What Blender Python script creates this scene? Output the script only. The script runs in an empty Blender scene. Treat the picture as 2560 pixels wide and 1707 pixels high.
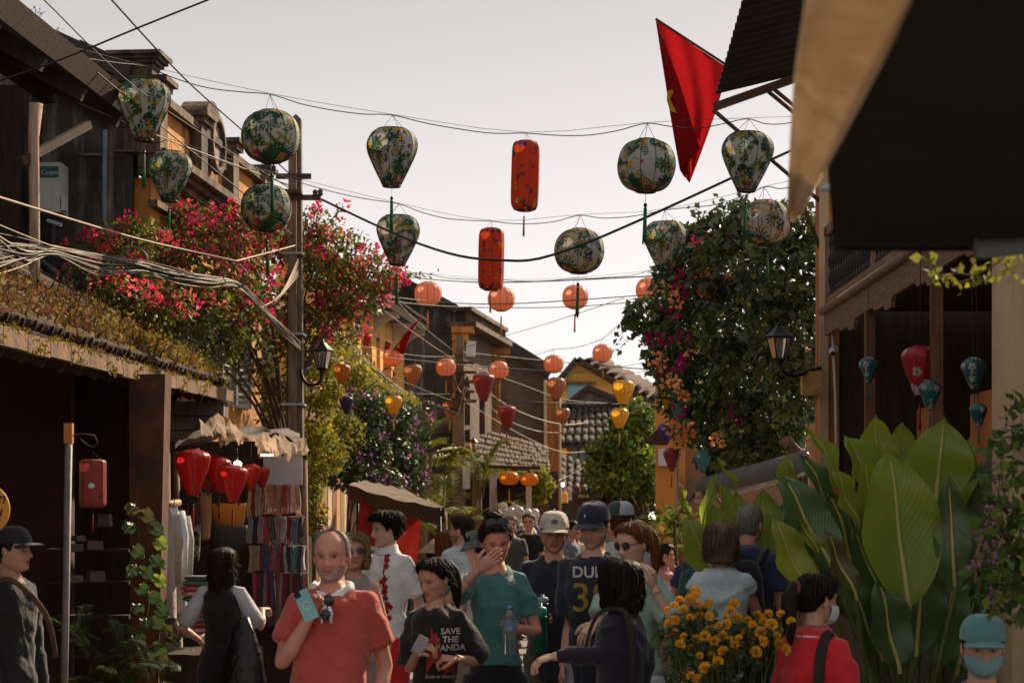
import bpy, bmesh, math, random
import numpy as np
from mathutils import Vector, Matrix
random.seed(7)
RS = np.random.RandomState(11)
R = math.radians
V = Vector
SC = bpy.context.scene
COL = SC.collection

# ------------------------------------------------------------------ camera, sky, sun, exposure
F, CX, CY, CAMZ = 5000.0, 1280.0, 1300.0, 1.75      # focal length in photo pixels, principal column, horizon row, eye height
cam_data = bpy.data.cameras.new('camera')
cam = bpy.data.objects.new('camera', cam_data)
COL.objects.link(cam)
SC.camera = cam
cam.location = (0, 0, CAMZ)
cam.rotation_euler = (R(90), 0, 0)
cam_data.sensor_width = 36
cam_data.lens = F / 2560 * 36
cam_data.shift_y = (CY - 853.5) / 2560
cam_data.clip_end = 2000
cam_data.clip_start = 0.05
cam_data.dof.use_dof = True
cam_data.dof.focus_distance = 13.0
cam_data.dof.aperture_fstop = 6.0

SUN_AZ, SUN_EL = 36.0, 33.0        # degrees right of the street axis, above the horizon
world = bpy.data.worlds.new('World')
SC.world = world
world.use_nodes = True
wn = world.node_tree
for n in list(wn.nodes):
 wn.nodes.remove(n)
w_out = wn.nodes.new('ShaderNodeOutputWorld')
w_bg = wn.nodes.new('ShaderNodeBackground')
w_sky = wn.nodes.new('ShaderNodeTexSky')
w_sky.sky_type = 'NISHITA'
w_sky.sun_disc = False
w_sky.sun_elevation = R(SUN_EL)
w_sky.sun_rotation = R(SUN_AZ)
w_sky.air_density = 1.0
w_sky.dust_density = 4.0
w_sky.ozone_density = 1.0
w_bw = wn.nodes.new('ShaderNodeRGBToBW')
w_tint = wn.nodes.new('ShaderNodeMix'); w_tint.data_type = 'RGBA'; w_tint.blend_type = 'MULTIPLY'
w_tint.inputs[0].default_value = 1.0
w_tint.inputs[7].default_value = (1.0, 0.95, 0.942, 1)
w_mix = wn.nodes.new('ShaderNodeMix'); w_mix.data_type = 'RGBA'
w_mix.inputs[0].default_value = 0.97
wn.links.new(w_sky.outputs[0], w_bw.inputs[0])
w_pow = wn.nodes.new('ShaderNodeMath'); w_pow.operation = 'POWER'; w_pow.inputs[1].default_value = 0.16     # thick bright haze evens the sky out
w_gain = wn.nodes.new('ShaderNodeMath'); w_gain.operation = 'MULTIPLY'; w_gain.inputs[1].default_value = 4.0
wn.links.new(w_bw.outputs[0], w_pow.inputs[0]); wn.links.new(w_pow.outputs[0], w_gain.inputs[0])
w_tc = wn.nodes.new('ShaderNodeTexCoord'); w_sep = wn.nodes.new('ShaderNodeSeparateXYZ'); w_el = wn.nodes.new('ShaderNodeMapRange'); w_hz = wn.nodes.new('ShaderNodeMath'); w_hz.operation = 'MULTIPLY'
w_el.interpolation_type = 'SMOOTHSTEP'; w_el.inputs[1].default_value = 0.03; w_el.inputs[2].default_value = 0.33; w_el.inputs[3].default_value = 1.17; w_el.inputs[4].default_value = 0.63     # haze: brightest along the horizon, all round
wn.links.new(w_tc.outputs['Generated'], w_sep.inputs[0]); wn.links.new(w_sep.outputs[2], w_el.inputs[0]); wn.links.new(w_gain.outputs[0], w_hz.inputs[0]); wn.links.new(w_el.outputs[0], w_hz.inputs[1])
wn.links.new(w_hz.outputs[0], w_tint.inputs[6])
wn.links.new(w_sky.outputs[0], w_mix.inputs[6])
wn.links.new(w_tint.outputs[2], w_mix.inputs[7])
wn.links.new(w_mix.outputs[2], w_bg.inputs[0])
wn.links.new(w_bg.outputs[0], w_out.inputs[0])
w_bg.inputs[1].default_value = 0.10
sun_data = bpy.data.lights.new('sun', 'SUN')
sun = bpy.data.objects.new('sun', sun_data)
COL.objects.link(sun)
sun_data.energy = 4.5
sun_data.angle = R(1.5)
sun_data.color = (1.0, 0.80, 0.56)
SUNV = V((math.sin(R(SUN_AZ)) * math.cos(R(SUN_EL)), math.cos(R(SUN_AZ)) * math.cos(R(SUN_EL)), math.sin(R(SUN_EL))))
sun.rotation_euler = SUNV.to_track_quat('Z', 'Y').to_euler()
SC.view_settings.view_transform = 'Standard'
SC.view_settings.look = 'None'
SC.view_settings.exposure = 0.75
SC.view_settings.gamma = 1.0
SC.render.engine = 'CYCLES'
SC.cycles.use_denoising = True
SC.cycles.max_bounces = 6
SC.cycles.diffuse_bounces = 3
SC.cycles.glossy_bounces = 3
SC.cycles.transmission_bounces = 5
SC.cycles.transparent_max_bounces = 6
SC.cycles.caustics_reflective = False
SC.cycles.caustics_refractive = False
SC.cycles.sample_clamp_indirect = 6

# ------------------------------------------------------------------ helpers
def P(px, py, Y):
 """photo pixel at distance Y -> point of the street"""
 return V(((px - CX) * Y / F, Y, CAMZ - (py - CY) * Y / F))

def nd(nt, t, **k):
 n = nt.nodes.new(t)
 for a, b in k.items():
  setattr(n, a, b)
 return n

MATS = {}
def mat(name, c1, c2=None, scale=6.0, rough=0.7, bump=0.0, bscale=None, metal=0.0, transl=0.0, coat=0.0, spec=0.4,
  attr=False, stretch=None, stain=None, stain_scale=1.5, stain_amt=0.5, streak=False, emit=None, estr=0.0, alpha=1.0, trans=0.0, sheen=0.0,
  speck=None, aniso=None):
 if name in MATS:
  return MATS[name]
 m = bpy.data.materials.new(name); MATS[name] = m
 m.use_nodes = True
 nt = m.node_tree
 b = nt.nodes['Principled BSDF']
 out = nt.nodes['Material Output']
 tc = nd(nt, 'ShaderNodeTexCoord')
 src = tc.outputs['Object']
 if stretch:
  mp = nd(nt, 'ShaderNodeMapping'); mp.inputs['Scale'].default_value = stretch
  nt.links.new(src, mp.inputs[0]); vec = mp.outputs[0]
 else:
  vec = src
 noi = nd(nt, 'ShaderNodeTexNoise'); noi.inputs['Scale'].default_value = scale; noi.inputs['Detail'].default_value = 5; noi.inputs['Roughness'].default_value = 0.6
 nt.links.new(vec, noi.inputs['Vector'])
 ramp = nd(nt, 'ShaderNodeValToRGB')
 c2 = c2 or tuple(x * 0.72 for x in c1)
 ramp.color_ramp.elements[0].position = 0.32; ramp.color_ramp.elements[1].position = 0.68
 ramp.color_ramp.elements[0].color = (*c2, 1); ramp.color_ramp.elements[1].color = (*c1, 1)
 nt.links.new(noi.outputs['Fac'], ramp.inputs[0])
 col = ramp.outputs[0]
 if attr:
  at = nd(nt, 'ShaderNodeAttribute', attribute_name='Col')
  mx = nd(nt, 'ShaderNodeMix', data_type='RGBA', blend_type='MULTIPLY'); mx.inputs[0].default_value = 1
  nt.links.new(col, mx.inputs[6]); nt.links.new(at.outputs['Color'], mx.inputs[7]); col = mx.outputs[2]
 if stain:
  n2 = nd(nt, 'ShaderNodeTexNoise'); n2.inputs['Scale'].default_value = stain_scale; n2.inputs['Detail'].default_value = 8; n2.inputs['Roughness'].default_value = 0.65
  if streak:
   mp2 = nd(nt, 'ShaderNodeMapping'); mp2.inputs['Scale'].default_value = (2.2, 2.2, 0.35)
   nt.links.new(src, mp2.inputs[0]); nt.links.new(mp2.outputs[0], n2.inputs['Vector'])
  else:
   nt.links.new(src, n2.inputs['Vector'])
  r2 = nd(nt, 'ShaderNodeValToRGB'); r2.color_ramp.elements[0].position = 1 - stain_amt - 0.10; r2.color_ramp.elements[1].position = 1 - stain_amt + 0.10
  nt.links.new(n2.outputs['Fac'], r2.inputs[0])
  mx2 = nd(nt, 'ShaderNodeMix', data_type='RGBA'); mx2.inputs[7].default_value = (*stain, 1)
  nt.links.new(r2.outputs[0], mx2.inputs[0]); nt.links.new(col, mx2.inputs[6]); col = mx2.outputs[2]
 if speck:
  sc_, cc_, am_ = speck
  vo = nd(nt, 'ShaderNodeTexNoise'); vo.inputs['Scale'].default_value = sc_; vo.inputs['Detail'].default_value = 3
  nt.links.new(src, vo.inputs['Vector'])
  r3 = nd(nt, 'ShaderNodeValToRGB'); r3.color_ramp.elements[0].position = 1 - am_ - 0.03; r3.color_ramp.elements[1].position = 1 - am_ + 0.03
  nt.links.new(vo.outputs['Fac'], r3.inputs[0])
  mx3 = nd(nt, 'ShaderNodeMix', data_type='RGBA'); mx3.inputs[7].default_value = (*cc_, 1)
  nt.links.new(r3.outputs[0], mx3.inputs[0]); nt.links.new(col, mx3.inputs[6]); col = mx3.outputs[2]
 nt.links.new(col, b.inputs['Base Color'])
 rr = nd(nt, 'ShaderNodeMapRange'); rr.inputs[3].default_value = max(0.02, rough - 0.10); rr.inputs[4].default_value = min(1, rough + 0.12)
 nt.links.new(noi.outputs['Fac'], rr.inputs[0]); nt.links.new(rr.outputs[0], b.inputs['Roughness'])
 b.inputs['Metallic'].default_value = metal
 b.inputs['Specular IOR Level'].default_value = spec
 if coat: b.inputs['Coat Weight'].default_value = coat; b.inputs['Coat Roughness'].default_value = 0.28
 if sheen: b.inputs['Sheen Weight'].default_value = sheen; b.inputs['Sheen Roughness'].default_value = 0.5
 if trans: b.inputs['Transmission Weight'].default_value = trans; b.inputs['IOR'].default_value = 1.33
 if emit: b.inputs['Emission Color'].default_value = (*emit, 1); b.inputs['Emission Strength'].default_value = estr
 if bump:
  bn = nd(nt, 'ShaderNodeTexNoise'); bn.inputs['Scale'].default_value = bscale or scale * 4; bn.inputs['Detail'].default_value = 4
  nt.links.new(vec, bn.inputs['Vector'])
  bp = nd(nt, 'ShaderNodeBump'); bp.inputs['Strength'].default_value = bump; bp.inputs['Distance'].default_value = 0.02
  nt.links.new(bn.outputs['Fac'], bp.inputs['Height']); nt.links.new(bp.outputs[0], b.inputs['Normal'])
 if transl:
  tr = nd(nt, 'ShaderNodeBsdfTranslucent'); nt.links.new(col, tr.inputs[0])
  ms = nd(nt, 'ShaderNodeMixShader'); ms.inputs[0].default_value = transl
  nt.links.new(b.outputs[0], ms.inputs[1]); nt.links.new(tr.outputs[0], ms.inputs[2]); nt.links.new(ms.outputs[0], out.inputs[0])
 return m

class MB:
 """collects faces, then links them as one mesh object"""
 def __init__(s):
  s.v = []; s.f = []; s.mi = []; s.sm = []; s.cur = 0; s.c = None
 def add(s, vs, fs, smooth=False, cols=None):
  o = len(s.v)
  s.v.extend([tuple(p) for p in vs]); s.f.extend([tuple(i + o for i in q) for q in fs])
  s.mi.extend([s.cur] * len(fs)); s.sm.extend([smooth] * len(fs))
  if cols is not None:
   if s.c is None: s.c = {}
   for i, q in enumerate(cols): s.c[o + i] = q
  return s
 def box(s, c, d, M=None, taper=1.0):
  x, y, z = d[0] / 2, d[1] / 2, d[2] / 2
  q = []
  for sz in (-1, 1):
   t = taper if sz > 0 else 1
   for sx, sy in ((-1, -1), (1, -1), (1, 1), (-1, 1)):
    q.append(V((sx * x * t, sy * y * t, sz * z)))
  if M is not None: q = [M @ p for p in q]
  q = [p + V(c) for p in q]
  return s.add(q, [(3, 2, 1, 0), (4, 5, 6, 7), (0, 1, 5, 4), (1, 2, 6, 5), (2, 3, 7, 6), (3, 0, 4, 7)])
 def hexa(s, q):
  return s.add(q, [(3, 2, 1, 0), (4, 5, 6, 7), (0, 1, 5, 4), (1, 2, 6, 5), (2, 3, 7, 6), (3, 0, 4, 7)])
 def wall(s, A, B, z0, z1, th=0.2, side=1, z1b=None):
  """upright slab between plan points A and B, thickness to one side"""
  A, B = V((A[0], A[1])), V((B[0], B[1]))
  d = (B - A).normalized(); n = V((d.y, -d.x)) * side * th
  zb = z1 if z1b is None else z1b
  return s.hexa([(A.x, A.y, z0), (B.x, B.y, z0), (B.x + n.x, B.y + n.y, z0), (A.x + n.x, A.y + n.y, z0),
                       (A.x, A.y, z1), (B.x, B.y, zb), (B.x + n.x, B.y + n.y, zb), (A.x + n.x, A.y + n.y, z1)])
 def tube(s, pts, rad, n=8, cap=True, smooth=True, flat=1.0, up=None):
  pts = [V(p) for p in pts]
  if not hasattr(rad, '__len__'): rad = [rad] * len(pts)
  vs = []; fs = []
  prev = None
  for i, p in enumerate(pts):
   t = (pts[min(i + 1, len(pts) - 1)] - pts[max(i - 1, 0)])
   if t.length < 1e-9: t = V((0, 0, 1))
   t.normalize()
   if prev is None:
    a = V(up) if up is not None else (V((0, 0, 1)) if abs(t.z) < 0.9 else V((0, 1, 0)))
   else:
    a = prev
   b = t.cross(a)
   if b.length < 1e-6: b = t.cross(V((1, 0, 0.01)))
   b.normalize(); a = b.cross(t).normalized(); prev = a
   for k in range(n):
    an = 2 * math.pi * k / n
    vs.append(p + (b * math.cos(an) + a * math.sin(an) * flat) * rad[i])
  m = len(pts)
  for i in range(m - 1):
   for k in range(n):
    k2 = (k + 1) % n
    fs.append((i * n + k, i * n + k2, (i + 1) * n + k2, (i + 1) * n + k))
  s.add(vs, fs, smooth)
  if cap:
   o = len(s.v) - len(vs)
   s.f.append(tuple(o + k for k in reversed(range(n)))); s.f.append(tuple(o + (m - 1) * n + k for k in range(n)))
   s.mi.extend([s.cur] * 2); s.sm.extend([False] * 2)
  return s
 def lathe(s, prof, n=24, c=(0, 0, 0), smooth=True, mod=None, capb=True, capt=True):
  vs = []; fs = []
  for (r, z) in prof:
   for k in range(n):
    an = 2 * math.pi * k / n
    rr = r * (mod(an, z) if mod else 1)
    vs.append((c[0] + rr * math.cos(an), c[1] + rr * math.sin(an), c[2] + z))
  m = len(prof)
  for i in range(m - 1):
   for k in range(n):
    k2 = (k + 1) % n
    fs.append((i * n + k, i * n + k2, (i + 1) * n + k2, (i + 1) * n + k))
  if capb: fs.append(tuple(reversed(range(n))))
  if capt: fs.append(tuple((m - 1) * n + k for k in range(n)))
  return s.add(vs, fs, smooth)
 def ell(s, c, r, n=12, m=8, M=None):
  vs = []; fs = []
  for i in range(m + 1):
   ph = -math.pi / 2 + math.pi * i / m
   for k in range(n):
    an = 2 * math.pi * k / n
    p = V((r[0] * math.cos(ph) * math.cos(an), r[1] * math.cos(ph) * math.sin(an), r[2] * math.sin(ph)))
    if M is not None: p = M @ p
    vs.append(p + V(c))
  for i in range(m):
   for k in range(n):
    k2 = (k + 1) % n
    fs.append((i * n + k, i * n + k2, (i + 1) * n + k2, (i + 1) * n + k))
  return s.add(vs, fs, True)
 def grid(s, pts, smooth=True, closed=False):
  """rows of points -> quads"""
  nr, nc = len(pts), len(pts[0])
  vs = [p for r in pts for p in r]; fs = []
  for i in range(nr - 1):
   for k in range(nc if closed else nc - 1):
    k2 = (k + 1) % nc
    fs.append((i * nc + k, i * nc + k2, (i + 1) * nc + k2, (i + 1) * nc + k))
  return s.add(vs, fs, smooth)
 def build(s, name, mats, parent=None, loc=None):
  me = bpy.data.meshes.new(name)
  anc = parent
  while anc is not None and '_o' not in anc: anc = anc.parent
  off = V(anc['_o']) if anc is not None else V((0, 0, 0))
  if loc is not None: off = V(loc)
  vs = [(p[0] - off.x, p[1] - off.y, p[2] - off.z) for p in s.v]
  me.from_pydata(vs, [], s.f)
  if not isinstance(mats, (list, tuple)): mats = [mats]
  for m in mats: me.materials.append(m)
  me.polygons.foreach_set('material_index', s.mi)
  me.polygons.foreach_set('use_smooth', s.sm)
  if s.c is not None:
   ca = me.color_attributes.new('Col', 'FLOAT_COLOR', 'POINT')
   arr = np.ones((len(s.v), 4), np.float32)
   for i, q in s.c.items(): arr[i, :3] = q
   ca.data.foreach_set('color', arr.ravel())
  me.update()
  o = bpy.data.objects.new(name, me)
  COL.objects.link(o)
  if loc is not None: o.location = loc
  if parent is not None: o.parent = parent
  return o

def tag(o, label=None, cat=None, group=None, kind=None):
 if label: o['label'] = label
 if cat: o['category'] = cat
 if group: o['group'] = group
 if kind: o['kind'] = kind
 return o
def thing(name, label, cat, loc=(0, 0, 0), group=None):
 o = bpy.data.objects.new(name, None)
 COL.objects.link(o)
 o.location = loc; o['_o'] = tuple(loc)
 o.empty_display_size = 0.1
 return tag(o, label, cat, group)
def single(name, mb, m, label, cat, group=None, loc=None):
 """a thing that is one mesh; its origin sits at its own base"""
 if loc is None:
  a = np.array(mb.v); loc = (float(a[:, 0].mean()), float(a[:, 1].mean()), float(a[:, 2].min()))
 return tag(mb.build(name, m, None, loc), label, cat, group)
def struct(name, mb, m):
 return tag(mb.build(name, m), kind='structure')
def dup(o, parent=None):
 c = o.copy(); COL.objects.link(c)
 if parent is not None: c.parent = parent
 for ch in o.children:
  if not ch.name.startswith('long_cord'): dup(ch, c)
 return c
def raw_mesh(name, verts, faces_flat, face_n, mats, parent=None, cols=None, smooth=False, mi=None):
 """numpy arrays -> mesh object; all faces have face_n corners"""
 me = bpy.data.meshes.new(name)
 off = np.array(parent['_o']) if parent is not None and '_o' in parent else np.zeros(3)
 nv = len(verts); nf = len(faces_flat) // face_n
 me.vertices.add(nv); me.vertices.foreach_set('co', (np.asarray(verts, np.float64) - off).astype(np.float32).ravel())
 me.loops.add(nf * face_n); me.loops.foreach_set('vertex_index', np.asarray(faces_flat, np.int32).ravel())
 me.polygons.add(nf); me.polygons.foreach_set('loop_start', np.arange(nf, dtype=np.int32) * face_n)
 if not isinstance(mats, (list, tuple)): mats = [mats]
 for m in mats: me.materials.append(m)
 if mi is not None: me.polygons.foreach_set('material_index', mi)
 me.polygons.foreach_set('use_smooth', np.full(nf, smooth))
 if cols is not None:
  ca = me.color_attributes.new('Col', 'FLOAT_COLOR', 'POINT')
  arr = np.ones((nv, 4), np.float32); arr[:, :3] = cols
  ca.data.foreach_set('color', arr.ravel())
 me.update(calc_edges=True); me.validate()
 o = bpy.data.objects.new(name, me); COL.objects.link(o)
 if parent is not None: o.parent = parent
 return o
def unit(a):
 return a / np.maximum(np.linalg.norm(a, axis=1, keepdims=True), 1e-9)
def leaves(name, pts, axis, nrm, size, m, parent=None, aspect=0.6, fold=0.10, droop=0.12, colvar=0.35, hue=None):
 """small leaves, four triangles each, spread at pts"""
 pts = np.asarray(pts); n = len(pts)
 ax = unit(np.asarray(axis)); nr = np.asarray(nrm); nr = unit(nr - (nr * ax).sum(1, keepdims=True) * ax)
 sd = np.cross(ax, nr); L = np.asarray(size).reshape(-1, 1) * np.ones((n, 1)); W = L * aspect * (0.8 + 0.4 * RS.rand(n, 1))
 v = np.zeros((n, 5, 3))
 v[:, 0] = pts
 v[:, 1] = pts + ax * L * 0.42 - sd * W * 0.5 + nr * L * fold
 v[:, 2] = pts + ax * L - nr * L * droop
 v[:, 3] = pts + ax * L * 0.42 + sd * W * 0.5 + nr * L * fold
 v[:, 4] = pts + ax * L * 0.48
 f = np.array([[0, 4, 1], [1, 4, 2], [0, 3, 4], [3, 2, 4]])
 fl = (np.arange(n)[:, None, None] * 5 + f[None]).reshape(-1)
 br = 1 - colvar + 2 * colvar * RS.rand(n, 1)
 c = np.ones((n, 3)) * br
 if hue is not None:
  hue = np.asarray(hue, float); k = RS.randint(0, len(hue), n); c = c * hue[k]
 return raw_mesh(name, v.reshape(-1, 3), fl, 3, m, parent, np.repeat(c, 5, 0))
def rdir(n, up=0.0):
 d = RS.normal(size=(n, 3)); d[:, 2] += up
 return unit(d)
def blob_points(blobs, n, shell=0.55):
 """points through a cloud of ellipsoids (centre, radii, weight), denser near their skins"""
 w = np.array([b[1][0] * b[1][1] * b[1][2] ** 1.0 for b in blobs]) ** 0.67; w = w / w.sum()
 k = RS.choice(len(blobs), n, p=w)
 c = np.array([tuple(b[0]) for b in blobs])[k]; r = np.array([tuple(b[1]) for b in blobs])[k]
 d = rdir(n); rad = shell + (1.06 - shell) * RS.rand(n, 1) ** 0.6
 return c + d * r * rad, d
def strips(mb, paths, r=0.004, n=4):
 for p in paths: mb.tube(p, r, n, cap=False)
def sag(a, b, s, n=14, wob=0.0):
 a, b = V(a), V(b); o = []
 ph = random.random() * 6
 for i in range(n + 1):
  t = i / n; p = a.lerp(b, t); p.z -= s * 4 * t * (1 - t)
  if wob: p.z += wob * math.sin(t * 19 + ph) * math.sin(math.pi * t) ; p.x += wob * 0.6 * math.sin(t * 27 + ph) * math.sin(math.pi * t)
  o.append(p)
 return o
def remesh(o, voxel, smooth=3, fac=0.5):
 md = o.modifiers.new('r', 'REMESH'); md.mode = 'VOXEL'; md.voxel_size = voxel; md.use_smooth_shade = True
 if smooth:
  ms = o.modifiers.new('s', 'SMOOTH'); ms.iterations = smooth; ms.factor = fac
 dg = bpy.context.evaluated_depsgraph_get(); dg.update()
 me = bpy.data.meshes.new_from_object(o.evaluated_get(dg))
 old = o.data; o.modifiers.clear(); o.data = me
 if old.users == 0: bpy.data.meshes.remove(old)
 me.polygons.foreach_set('use_smooth', np.ones(len(me.polygons), bool))
 return o
def getco(me):
 a = np.empty(len(me.vertices) * 3, np.float32); me.vertices.foreach_get('co', a); return a.reshape(-1, 3)
def getno(me):
 a = np.empty(len(me.vertices) * 3, np.float32); me.vertices.foreach_get('normal', a); return a.reshape(-1, 3)
def setco(me, a):
 me.vertices.foreach_set('co', np.asarray(a, np.float32).ravel()); me.update()
def text_mesh(s, size=0.1, extrude=0.001, bold=0.0, align='CENTER', shear=0.0):
 c = bpy.data.curves.new('t', 'FONT'); c.body = s; c.size = size; c.extrude = extrude; c.offset = bold; c.align_x = align; c.resolution_u = 3; c.shear = shear
 o = bpy.data.objects.new('t', c); COL.objects.link(o)
 dg = bpy.context.evaluated_depsgraph_get(); dg.update()
 me = bpy.data.meshes.new_from_object(o.evaluated_get(dg))
 vs = [v.co.copy() for v in me.vertices]; fs = [tuple(p.vertices) for p in me.polygons]
 bpy.data.objects.remove(o); bpy.data.curves.remove(c); bpy.data.meshes.remove(me)
 return vs, fs
def letters(name, s, size, origin, right, up, m, parent, bold=0.0, ext=0.001, shear=0.0):
 """raised lettering laid on a plane (right, up) at origin"""
 vs, fs = text_mesh(s, size, ext, bold, 'CENTER', shear)
 r, u = V(right).normalized(), V(up).normalized(); n = r.cross(u)
 mb = MB(); mb.add([V(origin) + r * p.x + u * p.y + n * p.z for p in vs], fs)
 return mb.build(name, m, parent)
# ------------------------------------------------------------------ materials of the setting
m_asph = mat('asphalt', (0.25, 0.215, 0.19), (0.17, 0.15, 0.135), 3.0, 0.85, 0.5, 60, speck=(70, (0.36, 0.31, 0.27), 0.42))
m_oldwall = mat('blackened_plaster', (0.12, 0.105, 0.095), (0.032, 0.03, 0.029), 2.2, 0.9, 0.6, 25, stain=(0.34, 0.31, 0.28), stain_scale=2.4, stain_amt=0.40, streak=True)
m_yellow = mat('yellow_limewash', (0.62, 0.30, 0.075), (0.48, 0.20, 0.05), 2.5, 0.85, 0.35, 30, stain=(0.14, 0.075, 0.035), stain_scale=1.7, stain_amt=0.44, streak=True)
m_bright = mat('sunlit_yellow_limewash', (0.80, 0.45, 0.12), (0.66, 0.33, 0.075), 2.5, 0.85, 0.3, 30, stain=(0.30, 0.16, 0.06), stain_scale=1.2, stain_amt=0.33, streak=True)  # brighter yellow stands in for sunlight on the far facades
m_orange = mat('orange_limewash', (0.56, 0.215, 0.05), (0.40, 0.14, 0.035), 2.0, 0.85, 0.35, 30, stain=(0.13, 0.065, 0.03), stain_scale=1.7, stain_amt=0.38, streak=True)
m_trim = mat('weathered_moulding', (0.30, 0.20, 0.13), (0.14, 0.09, 0.06), 3.0, 0.85, 0.6, 40, stain=(0.055, 0.04, 0.03), stain_scale=2.6, stain_amt=0.52, streak=True)
m_brownwall = mat('brown_plaster', (0.16, 0.105, 0.07), (0.085, 0.06, 0.045), 1.2, 0.9, 0.35, 20, stain=(0.045, 0.036, 0.03), stain_scale=0.9, stain_amt=0.42, streak=True)
m_tile = mat('mossy_clay_tile', (0.10, 0.052, 0.032), (0.042, 0.027, 0.02), 5.0, 0.9, 0.5, 40, stain=(0.035, 0.032, 0.028), stain_scale=3, stain_amt=0.42)
m_darktile = mat('dark_clay_tile', (0.075, 0.055, 0.045), (0.038, 0.03, 0.027), 4.0, 0.9, 0.4, 40, stain=(0.10, 0.075, 0.06), stain_scale=2.2, stain_amt=0.33)
m_wood = mat('grey_timber', (0.36, 0.25, 0.17), (0.17, 0.105, 0.065), 5.0, 0.8, 0.5, 30, stretch=(6, 6, 0.7))
m_dkwood = mat('dark_timber', (0.075, 0.04, 0.024), (0.03, 0.018, 0.012), 5.0, 0.75, 0.4, 30, stretch=(6, 6, 0.7))
m_redwood = mat('reddish_timber', (0.24, 0.105, 0.05), (0.11, 0.05, 0.028), 4.0, 0.75, 0.4, 30, stretch=(5, 5, 0.8))
m_carved = mat('carved_timber', (0.33, 0.20, 0.13), (0.12, 0.07, 0.05), 26.0, 0.85, 1.0, 55)
m_conc = mat('weathered_concrete', (0.25, 0.20, 0.16), (0.11, 0.085, 0.065), 3.0, 0.9, 0.5, 50, stain=(0.05, 0.038, 0.03), stain_scale=2.5, stain_amt=0.42, streak=True)
m_black = mat('dark_interior', (0.030, 0.024, 0.021), (0.018, 0.015, 0.014), 2.0, 0.95)
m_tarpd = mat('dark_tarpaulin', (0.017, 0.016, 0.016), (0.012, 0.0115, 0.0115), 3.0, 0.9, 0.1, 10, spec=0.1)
m_white = mat('aged_white_plaster', (0.62, 0.58, 0.53), (0.46, 0.42, 0.38), 3.0, 0.85, 0.25, 30, stain=(0.16, 0.12, 0.09), stain_scale=2.0, stain_amt=0.34, streak=True)
m_shut = mat('pale_shutter_paint', (0.50, 0.55, 0.55), (0.36, 0.41, 0.42), 5.0, 0.6, 0.2)
m_cream = mat('cream_plaster', (0.58, 0.44, 0.27), (0.46, 0.33, 0.19), 2.0, 0.85, 0.25, 30, stain=(0.25, 0.16, 0.09), stain_scale=1.6, stain_amt=0.33, streak=True)
m_wire = mat('black_cable', (0.02, 0.018, 0.016), None, 5, 0.6)
m_wirel = mat('pale_cable', (0.40, 0.29, 0.19), (0.20, 0.14, 0.095), 9, 0.55)
m_iron = mat('dark_iron', (0.035, 0.037, 0.04), (0.018, 0.018, 0.02), 8, 0.5, 0.15, metal=0.6)
m_rust = mat('rusty_steel', (0.14, 0.07, 0.04), (0.06, 0.035, 0.025), 9, 0.75, 0.3)
m_pvc = mat('grey_blue_pipe', (0.22, 0.29, 0.33), (0.15, 0.20, 0.23), 4, 0.5)
m_plasticw = mat('white_plastic', (0.66, 0.68, 0.68), (0.54, 0.56, 0.56), 3, 0.5)
m_steel = mat('galvanised_steel', (0.42, 0.44, 0.46), (0.30, 0.31, 0.33), 8, 0.4, 0.1, metal=0.8)

# ------------------------------------------------------------------ ground
g = MB()
nx, ny = 40, 60
xs = np.concatenate([np.linspace(-250, -8, 8), np.linspace(-6, 7, 20), np.linspace(10, 250, 8)])
ys = np.concatenate([np.linspace(-40, 4, 6), np.linspace(6, 60, 46), np.linspace(70, 400, 8)])
g.grid([[(x, y, 0.0) for x in xs] for y in ys], smooth=False)
struct('street_ground', g, m_asph)
# kerb of separate blocks on the right
k0, k1 = V((1.70, 20.6, 0)), V((2.62, 32.4, 0))
kd = (k1 - k0); kn = int(kd.length / 0.33); kd.normalize()
kb = MB(); ks = V((kd.y, -kd.x, 0)) * 0.34
kb.hexa([k0 + ks * 0.0, k0 + ks, k1 + ks, k1 + ks * 0.0] + [p + V((0, 0, 0.105)) for p in (k0, k0 + ks, k1 + ks, k1)])
kerb = struct('kerb', kb, m_conc)
m_kerb = mat('kerb_block', (0.50, 0.46, 0.42), (0.33, 0.29, 0.26), 6, 0.9, 0.4)
pr = MB(); Mk = Matrix.Rotation(math.atan2(kd.y, kd.x), 3, 'Z')
pr.box((0, 0, 0), (0.30, 0.31, 0.05))
kp = pr.build('brick', m_kerb, kerb)
for i in range(kn):
 o = kp if i == 0 else dup(kp, kerb)
 c = k0 + kd * (i + 0.5) * 0.33 + ks * 0.5
 o.location = (c.x, c.y, 0.125 + 0.006 * random.random()); o.rotation_euler = (0, 0, math.atan2(kd.y, kd.x) + random.uniform(-.015, .015))
# raised pavement strip behind it
pv = MB(); q0, q1 = k0 + ks * 1.02, k1 + ks * 1.02; w = V((kd.y, -kd.x, 0)) * 1.6
pv.hexa([q0, q0 + w, q1 + w, q1] + [p + V((0, 0, 0.12)) for p in (q0, q0 + w, q1 + w, q1)])
struct('pavement', pv, m_conc)

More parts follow.
